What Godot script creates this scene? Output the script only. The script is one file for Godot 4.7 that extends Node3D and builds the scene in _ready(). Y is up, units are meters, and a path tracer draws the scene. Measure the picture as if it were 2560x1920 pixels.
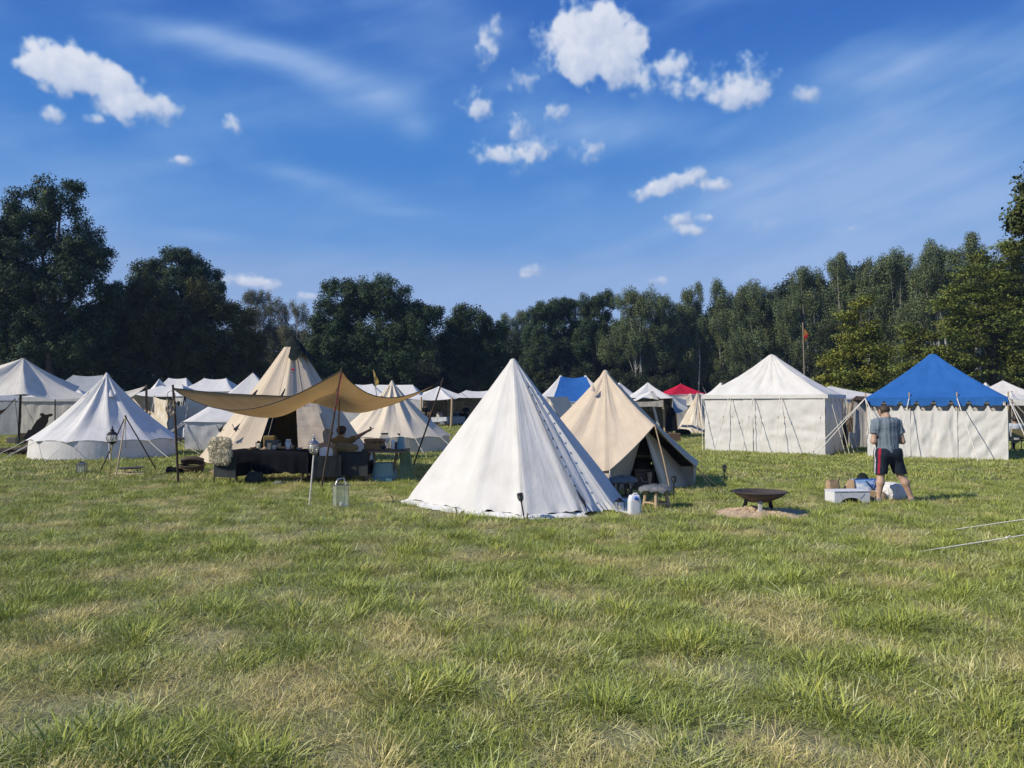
extends Node3D

const F := 1921.0
const EYE := Vector3(0, 1.7, 0)
var M := {}
var taken := {}
var rng := RandomNumberGenerator.new()
var nz := FastNoiseLite.new()
var fine := FastNoiseLite.new()
var tilt := Basis()
var worn: Array[Vector4] = []    # the same for trodden spots with a little straw left
var holes: Array[Vector4] = []   # x, z, radius x, radius z of spots where no grass stands

# ---------------------------------------------------------------- places
func ray(px: float, py: float) -> Vector3:
	return (tilt * Vector3((px - 1280.0) / F, (960.0 - py) / F, -1.0)).normalized()

func at(px: float, py: float, d: float) -> Vector3:
	var r := ray(px, py)
	return EYE + r * (d / -r.z)

func on_ground(px: float, py: float) -> Vector3:
	var r := ray(px, py)
	var p := EYE + r * (EYE.y / -r.y)
	p.y = 0.0
	return p

func lin(r: float, g: float, b: float) -> Color:
	return Color(r, g, b).linear_to_srgb()

# ---------------------------------------------------------------- mesh building
class MB:
	var v := PackedVector3Array()
	var t := PackedVector2Array()
	var c := PackedColorArray()
	var ix := PackedInt32Array()
	var soft := PackedVector3Array()   # normals given by hand, for leaves

	func p(pos: Vector3, uv := Vector2.ZERO) -> int:
		v.append(pos)
		t.append(uv)
		return v.size() - 1

	func tri(a: int, b: int, d: int) -> void:
		ix.append(a); ix.append(b); ix.append(d)

	func quad(a: int, b: int, d: int, e: int) -> void:
		ix.append(a); ix.append(b); ix.append(d)
		ix.append(a); ix.append(d); ix.append(e)

	func flat_quad(a: Vector3, b: Vector3, d: Vector3, e: Vector3) -> void:
		quad(p(a, Vector2(0, 0)), p(b, Vector2(1, 0)), p(d, Vector2(1, 1)), p(e, Vector2(0, 1)))

	func flat_tri(a: Vector3, b: Vector3, d: Vector3) -> void:
		tri(p(a), p(b), p(d))

	# a box with chamfered edges, its centre at the transform's origin
	func box(x: Transform3D, size: Vector3, bevel := 0.006) -> void:
		var h := size * 0.5
		var b := minf(bevel, minf(h.x, minf(h.y, h.z)) * 0.45)
		var axes := [[0, 1, 2], [1, 2, 0], [2, 0, 1]]
		for ax in axes:
			for s in [-1.0, 1.0]:
				var q: Array[Vector3] = []
				for k in [[-1.0, -1.0], [1.0, -1.0], [1.0, 1.0], [-1.0, 1.0]]:
					var w := Vector3.ZERO
					w[ax[0]] = s * h[ax[0]]
					w[ax[1]] = k[0] * (h[ax[1]] - b)
					w[ax[2]] = k[1] * (h[ax[2]] - b)
					q.append(x * w)
				if s > 0:
					flat_quad(q[3], q[2], q[1], q[0])
				else:
					flat_quad(q[0], q[1], q[2], q[3])
			for s in [-1.0, 1.0]:
				for r in [-1.0, 1.0]:
					var a0 := Vector3.ZERO
					a0[ax[0]] = h[ax[0]] - b
					a0[ax[1]] = s * h[ax[1]]
					a0[ax[2]] = r * (h[ax[2]] - b)
					var b0 := a0
					b0[ax[1]] = s * (h[ax[1]] - b)
					b0[ax[2]] = r * h[ax[2]]
					var a1 := a0
					a1[ax[0]] = -a0[ax[0]]
					var b1 := b0
					b1[ax[0]] = -b0[ax[0]]
					if s * r > 0:
						flat_quad(x * a1, x * a0, x * b0, x * b1)
					else:
						flat_quad(x * b1, x * b0, x * a0, x * a1)
		for sx in [-1.0, 1.0]:
			for sy in [-1.0, 1.0]:
				for sz in [-1.0, 1.0]:
					var u := x * Vector3(sx * h.x, sy * (h.y - b), sz * (h.z - b))
					var w := x * Vector3(sx * (h.x - b), sy * h.y, sz * (h.z - b))
					var o := x * Vector3(sx * (h.x - b), sy * (h.y - b), sz * h.z)
					if sx * sy * sz > 0:
						flat_tri(u, o, w)
					else:
						flat_tri(u, w, o)

	func bx(centre: Vector3, size: Vector3, turn := 0.0, bevel := 0.006) -> void:
		box(Transform3D(Basis(Vector3.UP, turn), centre), size, bevel)

	# a square bar from a to b
	func bar(a: Vector3, b: Vector3, wx: float, wz: float, bevel := 0.004) -> void:
		var y := (b - a).normalized()
		var z := Vector3(0, 0, 1) if absf(y.z) < 0.9 else Vector3(1, 0, 0)
		var xx := y.cross(z).normalized()
		box(Transform3D(Basis(xx, y, xx.cross(y)), (a + b) * 0.5), Vector3(wx, a.distance_to(b), wz), bevel)

	# a round tube through points, with a radius at each
	func tube(pts: Array, radii: Array, sides := 8, cap := true) -> void:
		var first := v.size()
		var n := pts.size()
		var dir: Vector3 = (pts[1] - pts[0]).normalized()
		var sid := (Vector3(0, 0, 1) if absf(dir.z) < 0.8 else Vector3(1, 0, 0)).cross(dir).normalized()
		var run := 0.0
		for k in n:
			var fw: Vector3 = (pts[mini(k + 1, n - 1)] - pts[maxi(k - 1, 0)]).normalized()
			sid = (sid - fw * sid.dot(fw)).normalized()
			var up := fw.cross(sid)
			if k > 0:
				run += (pts[k] as Vector3).distance_to(pts[k - 1])
			for s in sides:
				var a := TAU * s / sides
				p(pts[k] + (sid * cos(a) + up * sin(a)) * radii[mini(k, radii.size() - 1)], Vector2(float(s) / sides, run))
		for k in n - 1:
			for s in sides:
				var a := first + k * sides + s
				var b := first + k * sides + (s + 1) % sides
				quad(a, a + sides, b + sides, b)
		if cap:
			for e in [0, n - 1]:
				var m := p(pts[e])
				var ring: Array[int] = []
				for s in sides:
					ring.append(p(v[first + e * sides + s]))
				for s in sides:
					if e == 0:
						tri(m, ring[s], ring[(s + 1) % sides])
					else:
						tri(m, ring[(s + 1) % sides], ring[s])

	# a turned shape: profile of (radius, height) from the bottom up
	func lathe(x: Transform3D, profile: Array, sides := 16, smooth := true) -> void:
		var first := v.size()
		for k in profile.size():
			for s in sides + 1:
				var a := TAU * s / sides
				p(x * Vector3(cos(a) * profile[k].x, profile[k].y, sin(a) * profile[k].x), Vector2(float(s) / sides, profile[k].y))
		for k in profile.size() - 1:
			for s in sides:
				var a := first + k * (sides + 1) + s
				if smooth:
					quad(a, a + 1, a + sides + 2, a + sides + 1)
				else:
					flat_quad(v[a], v[a + 1], v[a + sides + 2], v[a + sides + 1])

	# a sheet: rows of points, nu columns each
	func sheet(pts: PackedVector3Array, uvs: PackedVector2Array, nu: int, closed := false) -> void:
		var first := v.size()
		v.append_array(pts)
		t.append_array(uvs)
		var rows := pts.size() / nu
		for j in rows - 1:
			for i in (nu if closed else nu - 1):
				var a := first + j * nu + i
				var b := first + j * nu + (i + 1) % nu
				quad(a, b, b + nu, a + nu)

	func done(mat: Material = null, smooth := true) -> ArrayMesh:
		var n := PackedVector3Array()
		n.resize(v.size())
		for k in range(0, ix.size(), 3):
			var a := ix[k]
			var b := ix[k + 1]
			var d := ix[k + 2]
			var w := (v[d] - v[a]).cross(v[b] - v[a])
			n[a] += w; n[b] += w; n[d] += w
		for k in n.size():
			n[k] = n[k].normalized() if n[k].length_squared() > 1e-20 else Vector3.UP
		if soft.size() == v.size():
			n = soft
		var arr := []
		arr.resize(Mesh.ARRAY_MAX)
		arr[Mesh.ARRAY_VERTEX] = v
		arr[Mesh.ARRAY_NORMAL] = n
		arr[Mesh.ARRAY_TEX_UV] = t
		if c.size() == v.size():
			arr[Mesh.ARRAY_COLOR] = c
		arr[Mesh.ARRAY_INDEX] = ix
		var m := ArrayMesh.new()
		m.add_surface_from_arrays(Mesh.PRIMITIVE_TRIANGLES, arr)
		if mat:
			m.surface_set_material(0, mat)
		return m

# ---------------------------------------------------------------- scene tree
func numbered(called: String, parent: Node) -> String:
	var key := str(parent.get_instance_id()) + called
	taken[key] = taken.get(key, -1) + 1
	return called if taken[key] == 0 else "%s_%03d" % [called, taken[key]]

func tag(o: Node, label := "", category := "", group := "", kind := "") -> void:
	if label: o.set_meta("label", label)
	if category: o.set_meta("category", category)
	if group: o.set_meta("group", group)
	if kind: o.set_meta("kind", kind)

func thing(called: String, label: String, category: String, where := Vector3.ZERO, turn := 0.0, group := "") -> Node3D:
	var o := Node3D.new()
	o.name = numbered(called, self)
	add_child(o, true)
	o.position = where
	o.rotation.y = turn
	tag(o, label, category, group)
	return o

# a mesh as a part of a thing (or, without a parent, as a thing of one mesh)
func put(called: String, mb: MB, mat: Material, parent: Node = self) -> MeshInstance3D:
	var o := MeshInstance3D.new()
	o.mesh = mb.done(mat)
	o.name = numbered(called, parent)
	parent.add_child(o, true)
	return o

func copy_of(o: Node3D, label: String, where: Vector3, turn := 0.0, group := "") -> Node3D:
	var base := str(o.name)
	if base.length() > 4 and base[-4] == "_" and base.right(3).is_valid_int():
		base = base.left(-4)
	var r: Node3D = o.duplicate()
	r.name = numbered(base, self)
	add_child(r, true)
	r.position = where
	r.rotation.y = turn
	r.set_meta("label", label)
	if group: r.set_meta("group", group)
	return r

func struct(called: String, mb: MB, mat: Material, parent: Node = self) -> MeshInstance3D:
	var o := put(called, mb, mat, parent)
	o.set_meta("kind", "structure")
	return o

func crowd(called: String, mesh: Mesh, where: PackedFloat32Array, parent: Node, colored := true) -> MultiMeshInstance3D:
	var mm := MultiMesh.new()
	mm.transform_format = MultiMesh.TRANSFORM_3D
	mm.use_colors = colored
	mm.mesh = mesh
	mm.instance_count = where.size() / (16 if colored else 12)
	mm.buffer = where
	var o := MultiMeshInstance3D.new()
	o.multimesh = mm
	o.name = numbered(called, parent)
	parent.add_child(o, true)
	return o

func push(buf: PackedFloat32Array, b: Basis, o: Vector3, c: Color) -> void:
	buf.append(b.x.x); buf.append(b.y.x); buf.append(b.z.x); buf.append(o.x)
	buf.append(b.x.y); buf.append(b.y.y); buf.append(b.z.y); buf.append(o.y)
	buf.append(b.x.z); buf.append(b.y.z); buf.append(b.z.z); buf.append(o.z)
	buf.append(c.r); buf.append(c.g); buf.append(c.b); buf.append(1.0)

# ---------------------------------------------------------------- materials
func noise_tex(seed_: int, freq: float, octaves: int, low: Color, high: Color, kind := FastNoiseLite.TYPE_SIMPLEX_SMOOTH, size := 512, mid := 0.5) -> NoiseTexture2D:
	var n := FastNoiseLite.new()
	n.seed = seed_
	n.noise_type = kind
	n.frequency = freq
	n.fractal_octaves = octaves
	var g := Gradient.new()
	g.offsets = PackedFloat32Array([0.0, mid, 1.0])
	g.colors = PackedColorArray([low, low.lerp(high, 0.5), high])
	var t := NoiseTexture2D.new()
	t.width = size
	t.height = size
	t.seamless = true
	t.noise = n
	t.color_ramp = g
	return t

func mat(called: String, c: Color, rough := 0.8, metal := 0.0) -> StandardMaterial3D:
	var m := StandardMaterial3D.new()
	m.resource_name = called
	m.albedo_color = c
	m.roughness = rough
	m.metallic = metal
	M[called] = m
	return m

func cloth(called: String, low: Color, high: Color, seed_: int, bump := 0.35, glow := 0.0) -> StandardMaterial3D:
	var m := mat(called, Color.WHITE, 0.92)
	m.albedo_texture = noise_tex(seed_, 0.006, 5, low, high, FastNoiseLite.TYPE_SIMPLEX_SMOOTH, 512, 0.42)
	m.uv1_scale = Vector3(0.45, 0.45, 1)
	m.heightmap_enabled = true
	m.heightmap_texture = M["crease"]
	m.heightmap_scale = bump
	m.metallic_specular = 0.25
	if glow > 0.0:
		m.backlight_enabled = true
		m.backlight = Color(glow, glow, glow)
	return m

func rough_mat(called: String, low: Color, high: Color, seed_: int, freq := 0.02, rough := 0.85, scale := 2.0, bump := 0.0) -> StandardMaterial3D:
	var m := mat(called, Color.WHITE, rough)
	m.albedo_texture = noise_tex(seed_, freq, 4, low, high, FastNoiseLite.TYPE_SIMPLEX_SMOOTH, 256)
	m.uv1_triplanar = true
	m.uv1_scale = Vector3.ONE * scale
	if bump > 0.0:
		m.heightmap_enabled = true
		m.heightmap_texture = M["grain"]
		m.heightmap_scale = bump
	return m

# folds that run down the cloth, with a little crumple; the edges meet
func crease_tex() -> ImageTexture:
	var n := FastNoiseLite.new()
	n.seed = 31
	n.frequency = 0.02
	n.fractal_octaves = 3
	var size := 512
	var im := Image.create_empty(size, size, false, Image.FORMAT_L8)
	for y in size:
		var fy := smoothstep(0.75, 1.0, float(y) / size)
		for x in size:
			var fx := smoothstep(0.75, 1.0, float(x) / size)
			var v := 0.0
			for q in 4:
				var w := (fx if q % 2 else 1.0 - fx) * (fy if q > 1 else 1.0 - fy)
				if w > 0.0:
					var xx := x - size * (q % 2)
					var yy := y - size * (q / 2)
					v += w * (n.get_noise_2d(xx * 1.3, yy * 0.16) * 0.75 + n.get_noise_2d(xx * 2.2 + yy * 0.8 + 900.0, yy * 1.6) * 0.32)
			im.set_pixel(x, y, Color.from_hsv(0, 0, clampf(0.5 + 0.6 * v, 0.0, 1.0)))
	return ImageTexture.create_from_image(im)

func materials() -> void:
	M["crease"] = crease_tex()
	M["grain"] = noise_tex(32, 0.05, 3, Color.BLACK, Color.WHITE, FastNoiseLite.TYPE_SIMPLEX, 256)
	cloth("white_canvas", lin(.56, .545, .515), lin(.66, .65, .625), 41, 0.55)
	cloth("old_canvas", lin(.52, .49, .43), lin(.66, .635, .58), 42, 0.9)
	cloth("beige_canvas", lin(.50, .415, .31), lin(.60, .51, .395), 43, 0.7)
	cloth("cream_canvas", lin(.60, .52, .40), lin(.66, .585, .46), 44, 0.7)
	cloth("tan_tarp", lin(.42, .255, .098), lin(.49, .32, .135), 45, 0.5, 0.9)
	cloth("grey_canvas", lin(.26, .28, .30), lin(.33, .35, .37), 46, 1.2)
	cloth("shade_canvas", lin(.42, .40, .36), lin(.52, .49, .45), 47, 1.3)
	cloth("blue_canvas", lin(.022, .105, .335), lin(.030, .13, .39), 48, 0.3)
	cloth("red_canvas", lin(.40, .010, .035), lin(.48, .016, .05), 49, 0.3)
	cloth("black_cloth", lin(.007, .008, .011), lin(.014, .015, .019), 50, 0.6)
	M["black_cloth"].metallic_specular = 0.1
	cloth("dark_green_cloth", lin(.012, .018, .016), lin(.022, .03, .027), 51, 0.5)
	cloth("teal_cloth", lin(.16, .27, .27), lin(.24, .36, .35), 52, 0.5)
	cloth("green_cloth", lin(.10, .15, .085), lin(.16, .22, .13), 53, 0.7)
	cloth("grey_shirt", lin(.135, .17, .205), lin(.18, .22, .255), 54, 0.5)
	cloth("white_cloth", lin(.66, .65, .63), lin(.74, .73, .71), 55, 0.9)
	mat("rope", lin(.55, .50, .40), 0.9)
	mat("white_rope", lin(.70, .67, .60), 0.9)
	mat("dark_rope", lin(.06, .05, .04), 0.9)
	mat("iron", lin(.022, .022, .024), 0.55, 0.5)
	mat("black", lin(.012, .012, .013), 0.6)
	mat("pewter", lin(.30, .30, .31), 0.38, 0.85)
	mat("steel", lin(.62, .60, .56), 0.25, 1.0)
	mat("zinc", lin(.42, .44, .46), 0.35, 0.8)
	rough_mat("dark_wood", lin(.035, .022, .014), lin(.075, .048, .03), 61, 0.03, 0.8, 3.0, 0.3)
	rough_mat("brown_wood", lin(.10, .06, .035), lin(.17, .11, .065), 62, 0.03, 0.75, 3.0, 0.3)
	rough_mat("pale_wood", lin(.36, .26, .15), lin(.50, .38, .235), 63, 0.03, 0.75, 3.0, 0.3)
	rough_mat("grey_wood", lin(.16, .13, .10), lin(.24, .20, .155), 64, 0.03, 0.8, 3.0, 0.3)
	rough_mat("rust", lin(.030, .026, .024), lin(.085, .062, .05), 65, 0.02, 0.6, 4.0, 0.15)
	rough_mat("leather", lin(.05, .034, .02), lin(.085, .058, .036), 66, 0.03, 0.7, 3.0, 0.2)
	rough_mat("wicker", lin(.06, .042, .026), lin(.15, .105, .065), 67, 0.06, 0.85, 4.0, 0.5)
	rough_mat("kraft_paper", lin(.36, .245, .15), lin(.43, .30, .19), 68, 0.02, 0.9, 2.0, 0.15)
	rough_mat("sand", lin(.42, .31, .20), lin(.56, .43, .30), 69, 0.03, 0.95, 2.0, 1.2)
	rough_mat("fleece", lin(.62, .55, .39), lin(.76, .70, .53), 70, 0.05, 1.0, 5.0, 2.0)
	rough_mat("grey_fur", lin(.15, .165, .175), lin(.30, .32, .33), 71, 0.04, 1.0, 6.0, 2.0)
	rough_mat("brown_fur", lin(.20, .185, .16), lin(.32, .30, .265), 72, 0.04, 1.0, 6.0, 2.0)
	rough_mat("bark", lin(.045, .038, .03), lin(.10, .085, .068), 73, 0.03, 0.95, 1.2, 2.0)
	rough_mat("birch_bark", lin(.20, .19, .175), lin(.46, .445, .42), 74, 0.012, 0.85, 0.8, 0.5)
	mat("skin", lin(.44, .285, .20), 0.6)
	mat("tan_skin", lin(.33, .20, .13), 0.6)
	mat("hair_dark", lin(.028, .02, .015), 0.65)
	mat("hair_brown", lin(.05, .034, .022), 0.7)
	mat("hair_grey", lin(.24, .21, .175), 0.75)
	mat("white_plastic", lin(.66, .67, .69), 0.45)
	mat("blue_plastic", lin(.03, .12, .52), 0.4)
	mat("white_board", lin(.66, .66, .68), 0.7)
	mat("candle_wax", lin(.62, .55, .38), 0.5)
	mat("teal_enamel", lin(.10, .23, .30), 0.3)
	mat("navy_enamel", lin(.012, .03, .075), 0.3)
	mat("ceramic", lin(.50, .52, .50), 0.35)
	mat("mustard_cloth", lin(.20, .14, .045), 0.95)
	cloth("glow_canvas", lin(.60, .56, .48), lin(.70, .67, .60), 56, 1.2, 0.5)
	cloth("stained_canvas", lin(.50, .40, .27), lin(.70, .67, .60), 57, 1.2)
	cloth("brown_cloth", lin(.06, .038, .022), lin(.10, .066, .04), 58, 0.8)
	cloth("orange_flag", lin(.36, .15, .035), lin(.48, .24, .07), 59, 0.8)
	cloth("yellow_flag", lin(.36, .24, .06), lin(.46, .33, .10), 60, 0.8)
	cloth("net_blue", lin(.05, .075, .11), lin(.10, .14, .19), 75, 0.8)
	mat("brown_rope", lin(.14, .09, .06), 0.95)
	mat("yellow_pole", lin(.33, .29, .10), 0.7)
	mat("ash", lin(.10, .095, .09), 0.95)
	mat("slate", lin(.10, .115, .12), 0.6)
	mat("zinc_dark", lin(.12, .13, .14), 0.5, 0.5)
	mat("kraft_pale", lin(.48, .38, .24), 0.9)
	mat("torch_glass", lin(.10, .12, .14), 0.2)
	cloth("grey_dark_cloth", lin(.030, .034, .036), lin(.05, .056, .058), 76, 0.8)
	cloth("sack_tan", lin(.40, .29, .155), lin(.52, .40, .235), 77, 1.5)
	rough_mat("fur_tan", lin(.20, .15, .075), lin(.32, .25, .14), 78, 0.05, 1.0, 5.0, 1.5)
	rough_mat("chest_wood", lin(.13, .075, .03), lin(.21, .125, .055), 79, 0.03, 0.6, 3.0, 0.2)
	mat("lip", lin(.30, .13, .11), 0.5)
	mat("shoe_grey", lin(.12, .12, .13), 0.7)
	cloth("shirt_pale", lin(.38, .42, .47), lin(.48, .52, .56), 80, 0.6)
	cloth("olive_cloth", lin(.15, .13, .06), lin(.23, .20, .10), 81, 0.8)
	mat("pale_leg", lin(.42, .41, .39), 0.55)
	mat("seam", lin(.42, .335, .235), 0.95)
	mat("mustard_wood", lin(.17, .095, .03), 0.8)
	mat("toggle", lin(.03, .022, .016), 0.7)
	var g := mat("glass", Color(0.9, 0.95, 0.95, 0.10), 0.03)
	g.transparency = BaseMaterial3D.TRANSPARENCY_ALPHA
	var mg := mat("milky_glass", Color(0.85, 0.85, 0.80, 0.30), 0.12)
	mg.transparency = BaseMaterial3D.TRANSPARENCY_ALPHA
	var d := mat("cloth_print", Color.WHITE, 0.9)
	d.vertex_color_use_as_albedo = true

# ---------------------------------------------------------------- sky
var puffs: Array[PackedFloat32Array] = []

func puff(px: float, py: float, rx: float, ry: float, strength := 1.0, wisp := 0.0) -> void:
	var r := ray(px, py)
	var k := rad_to_deg(1.0 / F) * (1.0 - 0.12 * absf(px - 1280.0) / 1280.0)
	puffs.append(PackedFloat32Array([rad_to_deg(atan2(r.x, -r.z)), rad_to_deg(asin(r.y)), rx * k * (1.0 if wisp > 0.0 else 0.92), ry * k * (1.0 if wisp > 0.0 else 0.92), strength, wisp]))

func smooth(a: float, b: float, x: float) -> float:
	var t := clampf((x - a) / (b - a), 0.0, 1.0)
	return t * t * (3.0 - 2.0 * t)

# one patch of sky: degrees per pixel, bearings from az0, elevations down from el1
func paint_sky(w: int, h: int, az0: float, el1: float, step: float) -> Image:
	var dens := PackedFloat32Array()
	var thin := PackedFloat32Array()
	var lit := PackedFloat32Array()
	dens.resize(w * h)
	thin.resize(w * h)
	lit.resize(w * h)
	for q in puffs:
		var rx := q[2]
		var ry := q[3]
		for y in range(maxi(0, int((el1 - q[1] - ry * 2.0) / step)), mini(h, int((el1 - q[1] + ry * 2.0) / step) + 1)):
			var el := el1 - (y + 0.5) * step
			for x in range(maxi(0, int((q[0] - az0 - rx * 2.0) / step)), mini(w, int((q[0] - az0 + rx * 2.0) / step) + 1)):
				var az := az0 + (x + 0.5) * step
				var dx := (az - q[0]) / rx
				var dy := (el - q[1]) / ry
				var i := y * w + x
				if q[5] > 0.0:
					var r := dx * dx + dy * dy
					if r < 4.0:
						thin[i] += q[4] * exp(-r * 1.6)
				else:
					var wx := nz.get_noise_2d(az * 9.0, el * 9.0) * 0.55 + fine.get_noise_2d(az * 14.0, el * 14.0) * 0.25
					var wy := nz.get_noise_2d(az * 9.0 + 70.0, el * 9.0 + 31.0) * 0.55
					dx += wx
					dy += wy
					var r := dx * dx + dy * dy
					if r < 1.6:
						var a := q[4] * (1.0 - r / 1.6)
						dens[i] += a
						lit[i] += a * (dy * 0.5 - dx * 0.25)
	var im := Image.create_empty(w, h, false, Image.FORMAT_RGB8)
	var rise := [-90.0, 0.0, 4.0, 9.0, 12.5, 18.0, 28.0, 50.0, 91.0]
	var cols := [Color8(164, 186, 222), Color8(164, 186, 222), Color8(160, 184, 222), Color8(138, 170, 218), Color8(106, 154, 217), Color8(76, 133, 207), Color8(57, 108, 190), Color8(44, 96, 178), Color8(36, 82, 162)]
	var sun_az := -113.0
	for y in h:
		var el := el1 - (y + 0.5) * step
		var k := 0
		while k < rise.size() - 2 and el > rise[k + 1]:
			k += 1
		var base: Color = (cols[k] as Color).lerp(cols[k + 1], smooth(rise[k], rise[k + 1], el))
		for x in w:
			var az := az0 + (x + 0.5) * step
			var i := y * w + x
			var c := base
			if el > -1.0:
				var near := cos(deg_to_rad(az - sun_az)) * cos(deg_to_rad(el - 38.0))
				c = c.lerp(Color8(205, 220, 240), 0.45 * pow(maxf(near, 0.0), 6.0))
				# high thin streaks, drawn out from upper left to lower right
				var s1 := nz.get_noise_2d((az * 0.9 + el * 1.7) * 1.1, (el * 1.6 - az * 0.55) * 5.5 + 40.0)
				var s2 := nz.get_noise_2d(az * 1.3 + 200.0, el * 2.6)
				var veil := smooth(-0.25, 0.75, s1 * 0.30 + s2 * 0.8) * 0.34
				veil += thin[i] * (0.85 + 0.2 * s1)
				c = c.lerp(Color8(158, 186, 230), clampf(veil, 0.0, 0.8))
				if dens[i] > 0.02:
					var fb := fine.get_noise_2d(az * 7.0, el * 7.0) * 0.6 + fine.get_noise_2d(az * 17.0, el * 17.0) * 0.42 + fine.get_noise_2d(az * 38.0, el * 38.0) * 0.16
					var a := smooth(0.12, 1.15, dens[i] + fb * 0.9)
					var b := clampf(0.34 + 0.85 * lit[i] / dens[i] + 0.48 * smooth(0.3, 1.6, dens[i]) + fb * 0.30, 0.0, 1.0)
					c = c.lerp(Color8(150, 172, 212).lerp(Color8(226, 230, 242), b), a * 0.96)
			var dn := fine.get_noise_2d(x * 97.3, y * 89.1) * 0.006
			im.set_pixel(x, y, Color(c.r + dn, c.g + dn, c.b + dn))
	return im

func sky_image() -> Image:
	nz.seed = 5
	nz.frequency = 0.045
	nz.fractal_octaves = 4
	fine.seed = 9
	fine.frequency = 0.06
	fine.fractal_octaves = 3
	# clouds seen in the photograph, each a heap of puffs
	for q in [[110, 150, 60, 45], [170, 170, 80, 55], [235, 190, 70, 50], [290, 230, 70, 55], [330, 275, 55, 35], [415, 270, 48, 36], [150, 200, 60, 40], [80, 165, 34, 24], [125, 285, 36, 22], [240, 300, 24, 15], [585, 310, 30, 24], [460, 404, 34, 12]]:
		puff(q[0], q[1], q[2], q[3])
	for q in [[1400, 110, 70, 70], [1470, 60, 80, 60], [1530, 60, 60, 55], [1500, 140, 110, 70], [1560, 150, 70, 55], [1440, 160, 70, 40], [1590, 90, 40, 40]]:
		puff(q[0], q[1], q[2], q[3], 1.1)
	for q in [[1230, 80, 45, 40], [1215, 130, 34, 34], [1185, 255, 46, 34], [1205, 275, 36, 24], [1300, 205, 42, 24], [1300, 320, 40, 34], [1240, 380, 70, 34], [1300, 395, 70, 40], [1350, 375, 50, 34], [1390, 280, 30, 26], [1465, 380, 46, 32], [1640, 200, 70, 46], [1690, 160, 50, 30], [1715, 225, 46, 34], [1800, 215, 70, 44], [1880, 200, 66, 60], [1850, 240, 80, 34], [2010, 240, 50, 20]]:
		puff(q[0], q[1], q[2], q[3], 0.72)
	for q in [[1620, 480, 52, 26], [1670, 465, 60, 28], [1740, 440, 50, 26], [1790, 466, 44, 20], [1695, 550, 44, 20], [1730, 575, 50, 14], [1765, 545, 30, 12], [1322, 678, 42, 16], [1650, 705, 36, 15], [600, 700, 60, 18], [670, 712, 70, 16], [770, 740, 34, 14]]:
		puff(q[0], q[1], q[2], q[3], 0.95)
	for q in [[1900, 565, 46, 18], [2060, 583, 42, 10], [2130, 575, 44, 12], [1330, 692, 60, 9]]:
		puff(q[0], q[1], q[2], q[3], 0.34)
	# thin streaks
	for q in [[720, 430, 90, 22], [800, 455, 110, 26], [900, 495, 120, 32], [1000, 530, 110, 16], [500, 590, 130, 22], [520, 90, 180, 30], [660, 130, 150, 30], [800, 180, 110, 34], [960, 250, 110, 50], [1040, 320, 60, 40]]:
		puff(q[0], q[1], q[2], q[3], 0.38, 1.0)
	for q in [[2250, 380, 420, 190], [2250, 420, 500, 200], [1950, 520, 420, 150], [2300, 150, 300, 60], [1500, 330, 260, 60], [560, 110, 260, 46], [760, 160, 160, 40], [950, 240, 150, 70], [1100, 80, 200, 90], [90, 560, 300, 110], [1250, 760, 900, 70], [1900, 700, 700, 90], [2400, 620, 400, 120]]:
		puff(q[0], q[1], q[2], q[3], 0.42, 1.0)
	# more of the same all round, out of the picture
	var r := RandomNumberGenerator.new()
	r.seed = 77
	for k in 26:
		var az := r.randf_range(45.0, 315.0)
		var el := r.randf_range(8.0, 62.0)
		for j in 6:
			puffs.append(PackedFloat32Array([wrapf(az + r.randf_range(-5, 5), -180.0, 180.0), el + r.randf_range(-1.6, 1.6), r.randf_range(1.6, 3.4), r.randf_range(1.0, 2.0), 0.9, 0.0]))
	var whole := paint_sky(720, 360, -180.0, 90.0, 0.5)
	whole.resize(4096, 2048, Image.INTERPOLATE_CUBIC)
	var step := 360.0 / 4096.0
	var x0 := int((180.0 - 38.0) / step)
	var y0 := int((90.0 - 34.0) / step)
	var w := int(76.0 / step)
	var h := int(35.0 / step)
	whole.blit_rect(paint_sky(w, h, -180.0 + x0 * step, 90.0 - y0 * step, step), Rect2i(0, 0, w, h), Vector2i(x0, y0))
	# a panorama begins straight ahead
	var turned := Image.create_empty(4096, 2048, false, Image.FORMAT_RGB8)
	turned.blit_rect(whole, Rect2i(2048, 0, 2048, 2048), Vector2i(0, 0))
	turned.blit_rect(whole, Rect2i(0, 0, 2048, 2048), Vector2i(2048, 0))
	return turned

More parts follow.
